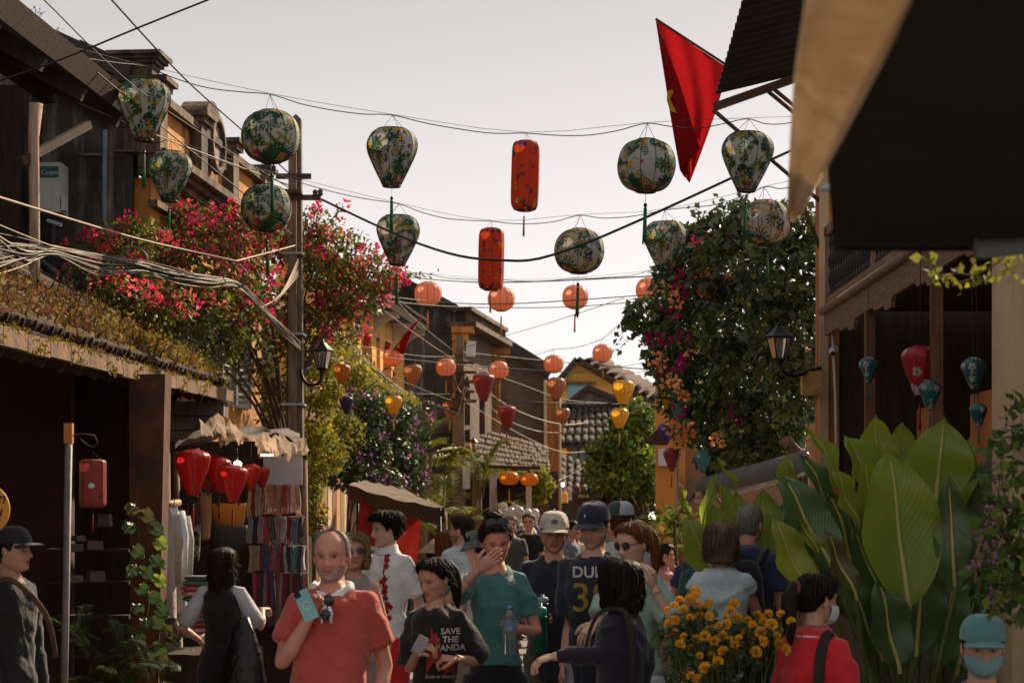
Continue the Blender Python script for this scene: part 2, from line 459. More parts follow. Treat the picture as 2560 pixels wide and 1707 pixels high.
# ------------------------------------------------------------------ roofs of half-round tiles, one object per tile or row
def tile_mesh(L, r, th=0.02, n=5):
 mb = MB(); vs = []
 for y in (0, L):
  k = 1.0 if y == 0 else 0.9
  for rr in (r * k, (r - th) * k):
   for i in range(n + 1):
    a = math.pi * i / n
    vs.append((rr * math.cos(a), y, rr * math.sin(a) * 0.8))
 m = n + 1; fs = []
 for i in range(n):
  fs += [(i, i + 1, 2 * m + i + 1, 2 * m + i), (m + i + 1, m + i, 3 * m + i, 3 * m + i + 1), (i + 1, i, m + i, m + i + 1), (2 * m + i, 2 * m + i + 1, 3 * m + i + 1, 3 * m + i)]
 fs += [(0, 2 * m, 3 * m, m), (m - 1, 2 * m - 1, 4 * m - 1, 3 * m - 1)]
 mb.add(vs, fs, True)
 return mb
def tiled_slope(parent, E0, E1, T0, T1, spacing, m, courses=1, r=0.085, base_th=0.06, mb_mat=None, max_n=300):
 """roof slope between eave line E0-E1 and top line T0-T1: a bed plus rows of cover tiles"""
 E0, E1, T0, T1 = V(E0), V(E1), V(T0), V(T1)
 n = (E1 - E0).cross(T0 - E0).normalized()
 if n.z < 0: n = -n
 b = MB(); lo = -n * base_th
 b.hexa([E0 + lo, E1 + lo, T1 + lo, T0 + lo, E0, E1, T1, T0])
 bed = b.build('tile_bed', mb_mat or m, parent)
 L = ((T0 - E0).length + (T1 - E1).length) / 2 / courses
 cnt = max(2, int((E1 - E0).length / spacing))
 proto = None; off = V(parent['_o'])
 for i in range(cnt):
  t = (i + 0.5) / cnt
  a, c = E0.lerp(E1, t), T0.lerp(T1, t)
  ydir = (c - a).normalized(); xdir = ydir.cross(n).normalized()
  M = Matrix((xdir, ydir, n)).transposed().to_4x4()
  for j in range(courses):
   if proto is None:
    proto = tile_mesh(L * 1.08, r).build('roof_tile', m, parent, loc=(0, 0, 0)); o = proto
   else:
    o = proto.copy(); COL.objects.link(o)
   jit = V((random.uniform(-.012, .012), random.uniform(-.012, .012), random.uniform(-.004, .008)))
   M2 = Matrix.Translation(a.lerp(c, (j / courses)) + n * (0.006 + 0.006 * j) + jit - off) @ M @ Matrix.Rotation(random.uniform(-.03, .03), 4, 'Z')
   o.matrix_local = M2
 return bed
def pathtop(parent, name, A, B, w, h, m, mb=None):
 mb = mb or MB(); A, B = V(A), V(B); d = (B - A).normalized(); s_ = d.cross(V((0, 0, 1))).normalized() * w / 2; u = V((0, 0, h))
 mb.hexa([A - s_, A + s_, B + s_, B - s_, A - s_ + u, A + s_ + u, B + s_ + u, B - s_ + u])
 return mb.build(name, m, parent) if name else mb
def beam(mb, A, B, w, h=None):
 h = h or w; A, B = V(A), V(B); d = (B - A).normalized(); s_ = d.cross(V((0, 0, 1)))
 if s_.length < 1e-4: s_ = V((1, 0, 0))
 s_ = s_.normalized() * w / 2; u = s_.cross(d).normalized() * h / 2
 return mb.hexa([A - s_ - u, A + s_ - u, B + s_ - u, B - s_ - u, A - s_ + u, A + s_ + u, B + s_ + u, B - s_ + u])
def arch_wall(mb, A, B, z0, z1, ops, th, side=1, seg=8):
 """wall A-B with arched openings: (u0, u1, z_bottom, z_spring), u in metres from A"""
 A, B = V((A[0], A[1], 0)), V((B[0], B[1], 0)); d = (B - A).normalized(); L = (B - A).length
 n = V((d.y, -d.x, 0)) * side * th
 def slab(u0, u1, a0, a1, b0=None, b1=None):
  b0 = a0 if b0 is None else b0; b1 = a1 if b1 is None else b1
  p, q = A + d * u0, A + d * u1
  lo = [p + V((0, 0, a0)), q + V((0, 0, b0))]; hi = [p + V((0, 0, a1)), q + V((0, 0, b1))]
  mb.hexa([lo[0], lo[1], lo[1] + n, lo[0] + n, hi[0], hi[1], hi[1] + n, hi[0] + n])
 u = 0
 for (u0, u1, zb, zs) in ops:
  if u0 > u: slab(u, u0, z0, z1)
  if zb > z0: slab(u0, u1, z0, zb)
  r = (u1 - u0) / 2
  for i in range(seg):
   a0, a1 = math.pi * (1 - i / seg), math.pi * (1 - (i + 1) / seg)
   x0, x1 = u0 + r + r * math.cos(a0), u0 + r + r * math.cos(a1)
   slab(x0, x1, zs + r * math.sin(a0), z1, zs + r * math.sin(a1), z1)
  u = u1
 if u < L: slab(u, L, z0, z1)
 return mb
def louvre_shutter(parent, A, B, z0, z1, m, n=14):
 """louvred shutter between plan points: frame plus slats"""
 A, B = V((A[0], A[1], 0)), V((B[0], B[1], 0)); d = (B - A).normalized(); nr = V((d.y, -d.x, 0)); L = (B - A).length
 f = MB()
 for u in (0.03, L - 0.03): beam(f, A + d * u + V((0, 0, z0)), A + d * u + V((0, 0, z1)), 0.05, 0.035)
 for z in (z0 + .03, z1 - .03): beam(f, A + d * .056 + V((0, 0, z)), A + d * (L - .056) + V((0, 0, z)), 0.032, 0.05)
 fr = f.build('shutter', m, parent)
 s_ = MB(); c = (A + B) / 2; H = (z1 - z0 - 0.12) / n
 s_.box((0, 0, 0), (L - 0.11, 0.012, H * 0.8), Matrix.Rotation(math.atan2(d.y, d.x), 3, 'Z') @ Matrix.Rotation(R(-38), 3, 'X'))
 off = V(parent['_o']); p0 = None
 for i in range(n):
  o = s_.build('slat', m, fr, loc=(0, 0, 0)) if p0 is None else dup(p0, fr)
  p0 = p0 or o
  o.location = c + V((0, 0, z0 + .06 + H * (i + .5))) - off
 return fr

# ------------------------------------------------------------------ left: shop with the weed-grown eave
E0, E1 = P(0, 806, 10.2), P(572, 972, 18.3)
d_ = (E1 - E0) / (E1.y - E0.y)
E0 = E0 + d_ * (6.0 - E0.y)
shopL = thing('shop_house', 'dark open-fronted shop under a sagging tiled eave grown over with weeds', 'house', (-3.6, 12, 0))
UPV = V((-1.45, 0, 0.88))
tiled_slope(shopL, E0, E1, E0 + UPV, E1 + UPV, 0.205, m_tile, courses=4, r=0.085)
eb = MB()
for i in range(24):     # mortared tile ends along the eave
 a, b = E0.lerp(E1, i / 24), E0.lerp(E1, (i + .97) / 24)
 j = random.uniform(-.008, .008)
 beam(eb, a + V((0.02, 0, -0.075 + j)), b + V((0.02, 0, -0.075 + j)), 0.05, 0.10)
eb.build('eave_edge', mat('mossy_mortar_edge', (0.26, 0.145, 0.085), (0.13, 0.075, 0.045), 7, 0.9, 0.6, stain=(0.05, 0.035, 0.022), stain_scale=5, stain_amt=0.4), shopL)
rf = MB()
for i in range(26):
 a = E0.lerp(E1, (i + .5) / 26) + V((-0.06, 0, -0.13))
 beam(rf, a, a + V((-1.4, 0, 0.83)), 0.06, 0.09)
rf.build('rafter', m_dkwood, shopL)
bx_ = MB(); beam(bx_, E0 + V((-0.62, 0, 0.08)), E1 + V((-0.62, 0, 0.08)), 0.14, 0.2); bx_.build('eave_beam', m_dkwood, shopL)
w_ = MB()
w_.wall((-6.4, 5.9), (-6.4, 18.2), 0, 5.0, 0.2, -1)
w_.wall((-6.4, 18.05), (-3.02, 18.05), 0, 3.1, 0.2, -1)
w_.wall((-4.15, 6.0), (-4.15, 18.04), 3.15, 3.95, 0.15, -1)
w_.build('wall', m_dkwood, shopL)
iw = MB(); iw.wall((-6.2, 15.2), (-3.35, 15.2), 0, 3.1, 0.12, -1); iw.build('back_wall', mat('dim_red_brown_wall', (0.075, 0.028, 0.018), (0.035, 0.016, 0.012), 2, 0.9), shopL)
fl = MB(); fl.box((-4.9, 12, 3.17), (2.9, 12.0, 0.06)); fl.build('ceiling', m_dkwood, shopL)
# corner pier in orange plaster and the timber post beside it
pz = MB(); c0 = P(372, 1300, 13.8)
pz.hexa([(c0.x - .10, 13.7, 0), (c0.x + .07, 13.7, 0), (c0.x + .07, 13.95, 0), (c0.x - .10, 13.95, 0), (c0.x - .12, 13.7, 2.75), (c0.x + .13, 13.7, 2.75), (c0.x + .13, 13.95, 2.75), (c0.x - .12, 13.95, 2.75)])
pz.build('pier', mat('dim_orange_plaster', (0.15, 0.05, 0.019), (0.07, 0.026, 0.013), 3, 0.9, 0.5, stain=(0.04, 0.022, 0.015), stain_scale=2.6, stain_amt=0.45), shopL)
br_ = MB()      # end bracket of the roof, stepping in
for (dx, dz, ww, hh) in ((-.10, -.20, .5, .14), (-.2, -.33, .42, .14), (-.3, -.46, .34, .14), (-.38, -.59, .26, .14)):
 br_.box((E1.x + dx - ww / 2 + .1, 18.12, E1.z + dz), (ww, 0.3, hh))
br_.build('corbel', m_conc, shopL)
pp = MB(); a = P(172, 1092, 11.0)
pp.tube([(a.x - .04, 11, 0), (a.x, 11, a.z)], 0.021, 8); pipe = pp.build('post', mat('dull_pipe', (.22, .20, .19), (.14, .13, .12), 6, .6), shopL)
pb = MB(); pb.box((a.x, 11, a.z + .02), (0.045, 0.045, 0.11)); pb.build('post_cap', m_orange, shopL)
# upper terrace: timber post, brace and the dark overhanging roof
U0, U1 = P(30, 70, 14.0), P(352, 318, 17.55)
du = (U1 - U0) / (U1.y - U0.y); U0 = U0 + du * (8.0 - U0.y)
upper = thing('terrace_roof', 'dark overhanging roof on a grey timber post above the weedy eave', 'roof', (-5, 13, 3.0))
ur = MB(); rise = V((-3.2, 0, 1.75))
n_ = V((0.09, 0, 0.16))
ur.hexa([U0, U1, U1 + rise, U0 + rise] + [p + n_ for p in (U0, U1, U1 + rise, U0 + rise)])
ur.build('roof', m_dkwood, upper)
rf = MB()
for i in range(9):
 a = U0.lerp(U1, (i + .5) / 9) + V((-.05, 0, -.06)); beam(rf, a, a + rise, 0.08, 0.1)
for k in (0.25, 0.6): beam(rf, U0 + rise * k + V((0, 0, -.17)), U1 + rise * k + V((0, 0, -.17)), 0.1, 0.12)
rf.build('rafter', m_dkwood, upper)
pw = MB(); b0, b1 = P(86, 760, 14.6), P(84, 345, 14.6)
pw.tube([b0 + V((0, 0, -.3)), b0, b0.lerp(b1, .5) + V((.005, 0, 0)), b1, b1 + V((.02, 0, .25))], [.041, .041, .038, .040, .05], 10)
pw.build('post', mat('weathered_pale_timber', (0.60, 0.43, 0.31), (0.30, 0.19, 0.13), 5.0, 0.8, 0.5, 30, stretch=(7, 7, 0.6)), upper)
bc = MB(); beam(bc, P(52, 405, 14.5), P(222, 312, 15.3), 0.05, 0.06); bc.build('brace', m_dkwood, upper)
bk = MB(); bk.wall((-6.4, 17.7), (-4.35, 17.7), 3.0, 5.6, 0.15, -1); bk.build('side_wall', m_dkwood, upper)
bal = MB(); c0 = P(86, 700, 15.0)
bal.wall((-4.3, 9), (-4.3, 17.5), 3.7, 4.1, 0.1, -1); bal.build('parapet', m_dkwood, upper)

# ------------------------------------------------------------------ left: yellow two-storey house with cornice and parapet
A4, B4 = V((-3.28, 18.1)), V((-2.87, 22.9)); d4 = (B4 - A4).normalized(); n4 = V((d4.y, -d4.x))
house4 = thing('merchant_house', 'yellow two-storey house with heavy cornice, parapet and blackened side wall', 'house', (-4.5, 20, 0))
def at4(u, o=0.0): p = A4 + d4 * u + n4 * o; return (p.x, p.y)
def p4(u, o, z): q = at4(u, o); return V((q[0], q[1], z))
sw_ = MB(); tl, tr = P(-260, -70, 18.1), P(332, 200, 18.1)
sw_.add([(tl.x, 18.1, 0), (tr.x, 18.1, 0), (tr.x, 18.1, tr.z), (tl.x, 18.1, tl.z), (tl.x, 18.4, 0), (tr.x, 18.4, 0), (tr.x, 18.4, tr.z), (tl.x, 18.4, tl.z)],
  [(0, 1, 2, 3), (5, 4, 7, 6), (1, 5, 6, 2), (4, 0, 3, 7), (3, 2, 6, 7)])
sw_.build('side_wall', m_oldwall, house4)
cp = MB(); steps = 9
for i in range(steps):
 a, b = tl.lerp(tr, i / steps), tl.lerp(tr, (i + .98) / steps); j = random.uniform(-.02, .02)
 beam(cp, a + V((0, .1, .03 + j)), b + V((0, .1, .03 + j)), 0.5, 0.14)
cp.build('verge_coping', m_darktile, house4)
bs = MB(); a, b = P(100, 135, 18.05), P(300, 262, 18.05)
beam(bs, a + V((0, 0, -.1)), b + V((0, 0, -.1)), 0.08, 0.22); bs.build('brick_band', mat('old_red_brick', (0.30, 0.10, 0.05), (0.14, 0.06, 0.04), 7, 0.9, 0.6), house4)
fw = MB(); L4 = (B4 - A4).length
fw.wall(at4(0.06), at4(L4), 0, 4.86, 0.3, 1 if False else -1); fw.build('facade', m_yellow, house4)
pa = MB()                                    # parapet panels between piers
pa.wall(at4(.1), at4(L4), 5.12, 5.56, 0.22, -1); pa.build('parapet', m_yellow, house4)
co = MB()
for (o_, z, h) in ((0.10, 4.87, .06), (0.17, 4.935, .05), (0.26, 4.99, .07), (0.16, 5.065, .045)):
 beam(co, p4(-.04, o_ / 2 - .05, z + h / 2), p4(L4 + .02, o_ / 2 - .05, z + h / 2), o_ + .1, h)
beam(co, p4(0, .03, 4.62), p4(L4, .03, 4.62), .09, .06)
co.build('cornice', m_trim, house4)
cop = MB(); beam(cop, p4(.1, -.08, 5.60), p4(L4, -.08, 5.60), .36, .075); cop.build('coping', m_trim, house4)
for u in (0.0, 1.55, 2.95, 4.55):
 q = MB(); c = p4(u + .05, -.05, 5.35); Mz = Matrix.Rotation(math.atan2(d4.y, d4.x), 3, 'Z')
 q.box(c, (.26, .34, .58), Mz); q.box(c + V((0, 0, .32)), (.34, .42, .06), Mz); q.box(c + V((0, 0, .37)), (.42, .5, .05), Mz)
 q.build('pier', m_trim, house4)
q = MB()                                      # corner pier standing above the rest
c = p4(.02, -.10, 5.6); q.box(c + V((0, 0, .06)), (.24, .3, .34), Mz)
for i in range(4): q.box(c + V((0, 0, .24 + .035 * i)), (.26 + .06 * i, .32 + .06 * i, .034), Mz)
q.build('corner_pier', m_trim, house4)
q = MB(); vs = []; fs = []; N = 14                 # curved pediment with its round medallion
prof = [(-.62, 0), (-.62, .12), (-.45, .16)] + [(.42 * math.cos(math.pi * (1 - i / N)), .18 + .42 * math.sin(math.pi * (1 - i / N))) for i in range(N + 1)] + [(.45, .16), (.62, .12), (.62, 0)]
for o_ in (.06, -.22):
 for (u, z) in prof: vs.append(p4(2.25 + u, o_, 5.40 + z))
n0 = len(prof); fs = [tuple(range(n0)), tuple(range(2 * n0 - 1, n0 - 1, -1))] + [(i, n0 + i, n0 + (i + 1) % n0, (i + 1) % n0) for i in range(n0)]
q.add(vs, fs); ped = q.build('pediment', m_trim, house4)
q = MB(); ring = []
for (r0, o_) in ((.30, .065), (.30, .12), (.235, .12), (.235, .065)):
 ring.append([p4(2.25 + r0 * math.cos(2 * math.pi * k / 20), o_, 5.56 + r0 * math.sin(2 * math.pi * k / 20)) for k in range(20)])
q.grid(ring, closed=True); q.build('medallion_rim', m_trim, ped)
q = MB(); q.add([p4(2.25 + .24 * math.cos(2 * math.pi * k / 20), .075, 5.56 + .24 * math.sin(2 * math.pi * k / 20)) for k in range(20)], [tuple(range(20))])
q.build('medallion', mat('painted_medallion', (0.16, 0.28, 0.40), (0.38, 0.10, 0.05), 14, 0.7), ped)
for (u0, u1, z) in ((1.0, 2.35, 4.02), (2.9, 4.4, 4.02)):       # concrete canopies over the shutters
 q = MB(); a, b = p4(u0, .28, z), p4(u1, .28, z); beam(q, a, b, .56, .09); q.build('canopy', m_conc, house4)
for (u0, w0) in ((.55, .42), (1.25, .42), (2.6, .42), (3.3, .42)):
 for t in (0, 1):
  aa = at4(u0 + t * .30, .03 + .05 * t); bb = at4(u0 + t * .30 + .27, .03 + .12 * (1 - t))
  louvre_shutter(house4, aa, bb, 2.95, 3.92, m_shut, 13)
q = MB(); q.wall(at4(1.9, .03), at4(4.2, .03), 3.3, 3.85, .05, -1); q.build('window', mat('dim_window', (.10, .16, .17), (.05, .08, .09), 3, .25), house4)
q = MB(); q.tube([P(258, 800, 17.98), P(263, 325, 17.98)], .021, 8); q.build('drainpipe', m_pvc, house4)
q = MB(); q.tube([P(92, 640, 17.9), P(185, 718, 17.9)], .022, 8); q.build('waste_pipe', m_pvc, house4)
q = MB(); q.box(P(232, 388, 18.04), (.24, .09, .02)); q.box(P(310, 378, 18.04), (.2, .08, .02)); q.build('ledge', m_conc, house4)

# air conditioner on that side wall
ac = thing('air_conditioner', 'white outdoor air conditioner with teal brand panel on the blackened wall', 'air conditioner', P(128, 545, 17.8))
q = MB(); c = P(132, 475, 17.85); q.box(c, (.21, .3, .44)); bev = q.build('casing', m_plasticw, ac)
q = MB(); q.box(P(122, 430, 17.694), (.17, .004, .10)); q.build('brand_panel', mat('teal_panel', (.02, .16, .17), None, 3, .5), ac)
letters('brand_lettering', 'Casper', .058, P(126, 436, 17.690), (1, 0, 0), (0, 0, 1), mat('white_print', (.75, .75, .73), None, 4, .6), ac)
q = MB(); q.box(P(113, 490, 17.694), (.11, .012, .22)); q.build('door_panel', m_plasticw, ac)
q = MB(); q.box(P(160, 510, 17.75), (.05, .10, .13)); q.build('valve_cover', m_plasticw, ac)
q = MB(); beam(q, P(118, 550, 17.9), P(152, 562, 17.9), .03); beam(q, P(152, 562, 18.1), P(152, 562, 17.6), .03); q.build('bracket', m_steel, ac)

# ------------------------------------------------------------------ left: long house with arcaded upper floor
def X5(y): return -2.09 - .093 * (38 - y)
house5 = thing('arcade_house', 'yellow house with arched upper loggia and pale curved eave brackets', 'house', (-3.4, 31, 0))
A5, B5 = (X5(28.0), 28.0), (X5(38.3), 38.3)
cs = math.sqrt(1 + .093 ** 2)
ops = []
for (a, b) in ((29.6, 30.7), (31.0, 31.4), (31.8, 32.9), (33.45, 34.55), (34.98, 35.38), (35.72, 36.68), (37.0, 37.3)):
 u0, u1 = (a - 28) * cs, (b - 28) * cs
 ops.append((u0, u1, 3.95, 5.0 - (u1 - u0) / 2))
q = MB(); arch_wall(q, A5, B5, 2.6, 5.35, ops, .28, -1); q.build('loggia_wall', m_bright, house5)
q = MB(); q.wall((A5[0] - .05, 28), (B5[0] - .05, 38.3), 0, 2.6, .25, -1); q.build('ground_floor_wall', m_redwood, house5)
q = MB(); q.wall((X5(28) - 1.4, 28), (X5(38.3) - 1.4, 38.3), 2.5, 5.4, .2, -1); q.build('inner_wall', m_white, house5)
q = MB(); q.hexa([(X5(28), 28, 3.6), (X5(38), 38, 3.6), (X5(38) - 1.4, 38, 3.6), (X5(28) - 1.4, 28, 3.6), (X5(28), 28, 3.7), (X5(38), 38, 3.7), (X5(38) - 1.4, 38, 3.7), (X5(28) - 1.4, 28, 3.7)]); q.build('floor', m_conc, house5)
e0, e1 = V((X5(28) + .5, 28, 5.42)), V((X5(38.4) + .5, 38.4, 5.42))
tiled_slope(house5, e0, e1, e0 + V((-2.3, 0, 1.25)), e1 + V((-2.3, 0, 1.25)), .34, m_darktile, 1, .11, .12)
for y in (30.1, 31.6, 33.2, 34.8, 36.85, 38.1):       # curved brackets
 q = MB(); x = X5(y); vs = []; pr_ = [(0, 5.0), (.06, 5.08), (.15, 5.17), (.28, 5.24), (.42, 5.27), (.42, 5.37), (0, 5.37)]
 for yy in (y - .05, y + .05): vs += [(x + a, yy, z) for a, z in pr_]
 n0 = len(pr_); q.add(vs, [tuple(range(n0)), tuple(range(2 * n0 - 1, n0 - 1, -1))] + [(i, n0 + i, n0 + (i + 1) % n0, (i + 1) % n0) for i in range(n0)])
 q.build('bracket', m_white, house5)
# its ground floor of planks, stepping nearer the street
a5 = V((P(748, 0, 24.0).x, 24.0)); b5 = V((P(905, 0, 29.0).x, 29.0)); dd = (b5 - a5)
lower5 = thing('plank_front', 'tall yellow-brown plank front with white column behind the trailing creeper', 'shop front', (a5.x, 26, 0))
for i in range(15):
 t0, t1 = i / 15, (i + .93) / 15; p, r_ = a5 + dd * t0, a5 + dd * t1
 q = MB(); j = random.uniform(-.02, .02); q.wall((p.x + j, p.y), (r_.x + j, r_.y), .05, 2.62 + random.uniform(-.03, .03), .05, -1)
 q.build('plank', (m_yellow, m_redwood, m_cream, m_wood)[(i * 7) % 4], lower5)
q = MB(); q.wall((a5.x - .08, a5.y), (b5.x - .08, b5.y), 0, 3.4, .3, -1); q.build('wall', m_redwood, lower5)
q = MB(); q.hexa([(a5.x + .3, 23.6, 2.72), (b5.x + .3, 29, 2.72), (b5.x - .9, 29, 3.25), (a5.x - .9, 23.6, 3.25), (a5.x + .3, 23.6, 2.80), (b5.x + .3, 29, 2.80), (b5.x - .9, 29, 3.33), (a5.x - .9, 23.6, 3.33)]); q.build('lean_to_roof', m_tile, lower5)
q = MB(); c = P(890, 0, 25.6); q.box((c.x, 25.6, 1.2), (.155, .155, 2.4)); q.build('column', m_white, lower5)

# ------------------------------------------------------------------ left: black gabled house further on
house6 = thing('gabled_house', 'tall dark house with dentilled cornice and yellow corner pilasters', 'house', (-1.6, 41, 0))
a, b, c = P(955, 690, 39), P(1060, 742, 39), P(1138, 783, 39)
q = MB(); pts = [(a.x, 39, 0), (c.x, 39, 0), (c.x, 39, c.z), (b.x, 39, b.z), (a.x, 39, a.z)]
q.add(pts + [(x, 39.3, z) for x, _, z in pts], [(0, 1, 2, 3, 4), (9, 8, 7, 6, 5), (1, 6, 7, 2), (2, 7, 8, 3), (3, 8, 9, 4)]); q.build('side_wall', m_oldwall, house6)
q = MB(); beam(q, a + V((0, 0, .06)), b + V((0, 0, .07)), .7, .16); beam(q, b + V((.005, 0, .07)), c + V((.03, 0, .05)), .7, .16); q.build('verge', m_darktile, house6)
F0, F1 = V((c.x + .02, 39.0)), V((P(1236, 0, 44).x, 44.0))
q = MB(); dF = (F1 - F0).normalized()
arch_wall(q, F0, F1, 0, 5.55, [(1.0, 1.7, 3.3, 4.3), (2.9, 3.7, 3.3, 4.3)], .3, -1); q.build('facade', m_brownwall, house6)
q = MB(); q.wall(F0 + V((-.3, .1)), F1 + V((-.3, 0)), 0, 5.2, .1, -1); q.build('shutter_panel', m_black, house6)
q = MB(); n6 = V((dF.y, -dF.x))
beam(q, V((F0.x + .1, F0.y - .2, 5.55)), V((F1.x + .1, F1.y + .1, 5.62)), .6, .1)
beam(q, V((F0.x + .06, F0.y - .15, 5.86)), V((F1.x + .06, F1.y + .1, 5.93)), .5, .08); q.build('cornice', m_trim, house6)
for i in range(16):
 t = (i + .5) / 16; p = F0.lerp(F1, t); q = MB(); q.box((p.x + .16, p.y, 5.71 + .07 * t), (.22, .13, .2)); q.build('dentil', m_conc, house6)
q = MB(); beam(q, V((F0.x + .02, F0.y, 5.70)), V((F1.x + .02, F1.y, 5.77)), .3, .22); q.build('frieze', m_darktile, house6)
for p, zz in ((F0, 5.5), (F1, 5.5)):
 q = MB(); q.box((p.x + .03, p.y - .04, zz / 2), (.2, .24, zz)); q.box((p.x + .08, p.y - .05, zz - .2), (.32, .34, .12)); q.box((p.x + .13, p.y - .06, zz - .06), (.44, .44, .12)); q.build('pilaster', m_yellow, house6)

# ------------------------------------------------------------------ left: brown wall, orange pier, mannequin shop
house7 = thing('brown_house', 'broad brown side wall under a dark coping with an orange front pier', 'house', (.2, 46.3, 0))
a, b = P(1200, 833, 46), P(1372, 938, 46)
q = MB(); pts = [(a.x, 46, 0), (b.x, 46, 0), (b.x, 46, b.z), (a.x, 46, a.z)]
q.add(pts + [(x, 46.4, z) for x, _, z in pts], [(0, 1, 2, 3), (7, 6, 5, 4), (1, 5, 6, 2), (2, 6, 7, 3), (4, 0, 3, 7)]); q.build('side_wall', m_brownwall, house7)
q = MB(); beam(q, a + V((0, 0, .1)), b + V((.05, 0, .06)), .7, .26); q.build('coping', m_darktile, house7)
q = MB(); c = P(1383, 0, 45.8); q.box((c.x, 45.8, 2.4), (.30, .3, 4.8)); q.build('pier', m_orange, house7)
q = MB(); q.box((c.x + .01, 45.8, 4.86), (.40, .42, .1)); q.build('pier_cap', m_trim, house7)
q = MB(); q.tube([P(1363, 950, 45.6), P(1366, 1400, 45.6)], .035, 8); q.tube([P(1399, 990, 45.6), P(1401, 1400, 45.6)], .028, 8); q.build('drainpipe', m_cream, house7)
shop8 = thing('dress_shop', 'low tiled-roof dress shop open to the street behind white posts', 'shop', (0, 39, 0))
r0, r1, r2, r3 = P(1150, 1170, 37.5), P(1372, 1183, 40.5), P(1368, 1128, 44.6), P(1180, 1070, 43.5)
tiled_slope(shop8, r0, r1, r3, r2, .13, m_tile, 7, .052, .08)
q = MB(); beam(q, r0 + V((0, 0, -.1)), r1 + V((0, 0, -.1)), .08, .12); q.build('eave_board', m_dkwood, shop8)
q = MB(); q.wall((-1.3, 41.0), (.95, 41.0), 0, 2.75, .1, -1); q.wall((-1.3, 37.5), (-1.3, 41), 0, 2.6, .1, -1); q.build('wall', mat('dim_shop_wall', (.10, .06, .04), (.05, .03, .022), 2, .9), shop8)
for px, w in ((1233, .13), (1322, .10)):
 q = MB(); c = P(px, 0, 36.3); q.box((c.x, 36.3, 1.28), (w, w, 2.56)); q.build('post', m_white, shop8)
q = MB(); beam(q, P(1222, 1166, 35.6), P(1350, 1170, 35.8), .05, .06); q.build('lantern_rail', m_dkwood, shop8)
q = MB(); q.box((P(1352, 0, 37).x, 37.2, 1.1), (.32, .3, 2.2)); q.build('timber_pier', m_redwood, shop8)

# ------------------------------------------------------------------ end of the street
houseE = thing('far_yellow_house', 'distant yellow gable house with a small blue window', 'house', (4, 69, 0))
a, b, c, d = P(1398, 965, 68), P(1442, 908, 68), P(1700, 1062, 68), P(1398, 1150, 68)
q = MB(); pts = [(d.x, 68, 0), (c.x, 68, 0), (c.x, 68, c.z), (b.x, 68, b.z), (a.x, 68, a.z)]
q.add(pts + [(x, 68.4, z) for x, _, z in pts], [(0, 1, 2, 3, 4), (9, 8, 7, 6, 5), (1, 6, 7, 2), (2, 7, 8, 3), (3, 8, 9, 4), (5, 0, 4, 9)]); q.build('gable_wall', m_bright, houseE)
tiled_slope(houseE, b + V((.2, -.5, .1)), c + V((.2, -.5, .1)), b + V((.9, 3.5, .5)), c + V((.9, 3.5, .9)), .3, m_tile, 1, .12, .14)
q = MB(); beam(q, a + V((-.25, -.1, -.1)), b + V((0, -.1, .12)), .6, .2); beam(q, b + V((.01, -.1, .12)), c + V((0, -.1, .1)), .6, .2); q.build('verge', m_darktile, houseE)
q = MB(); q.box(P(1446, 985, 67.95), (.72, .1, .62)); q.build('window', mat('sky_blue_shutter', (.22, .46, .55), None, 3, .6), houseE)
q = MB(); q.box(P(1446, 958, 67.9), (1.2, .25, .1)); q.build('window_hood', m_trim, houseE)
houseF = thing('low_tiled_house', 'low house with mossy dark tiled roof below the yellow gable', 'house', (2.4, 56, 0))
e0, e1, t0, t1 = P(1392, 1112, 55), P(1585, 1110, 55), P(1415, 1022, 58.5), P(1560, 1015, 58.5)
tiled_slope(houseF, e0, e1, t0, t1, .2, m_darktile, 5, .085, .1)
q = MB(); k = P(1468, 975, 58.6); q.add([t0 + V((-.1, 0, 0)), t1 + V((.1, 0, 0)), k, t0 + V((-.1, .3, 0)), t1 + V((.1, .3, 0)), k + V((0, .3, 0))], [(0, 1, 2), (5, 4, 3), (0, 2, 5, 3), (1, 4, 5, 2)]); q.build('gable', m_conc, houseF)
q = MB(); beam(q, t0 + V((-.2, 0, 0)), k + V((0, 0, .08)), .5, .14); beam(q, k + V((.01, 0, .08)), t1 + V((.3, 0, 0)), .5, .14); q.build('ridge', m_darktile, houseF)
q = MB(); q.wall((e0.x + .3, 56), (e1.x, 56), 0, e0.z + .2, .2, -1); q.build('wall', m_orange, houseF)
q = MB(); q.box(P(1462, 1130, 55.85), (.3, .12, .5)); q.box(P(1437, 1140, 55.85), (.14, .12, .7)); q.build('window', m_pvc, houseF)
e0, e1, t0, t1 = P(1398, 1222, 50), P(1545, 1240, 50), P(1398, 1140, 54), P(1545, 1190, 54)
tiled_slope(houseF, e0, e1, t0, t1, .17, m_darktile, 5, .065, .08)
shopG = thing('dim_far_shop', 'dim souvenir shop at the bend of the street under the low roof', 'shop', (1.7, 51.5, 0))
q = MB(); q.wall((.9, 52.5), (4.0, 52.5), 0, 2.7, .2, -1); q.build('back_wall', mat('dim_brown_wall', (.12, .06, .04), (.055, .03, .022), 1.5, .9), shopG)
for px in (1373, 1424, 1497, 1525):
 q = MB(); c = P(px, 0, 50.2); q.box((c.x, 50.2, 1.25), (.1, .1, 2.5)); q.build('post', m_dkwood, shopG)
shopH = thing('shaded_shop_row', 'shaded brown shop fronts beneath the leafy street tree', 'shop', (2.6, 43, 0))
q = MB(); q.wall((1.9, 43), (3.6, 41), 0, 3.0, .2, -1); q.build('wall', mat('dim_shop_row', (.16, .075, .04), (.07, .04, .03), 1.5, .9), shopH)
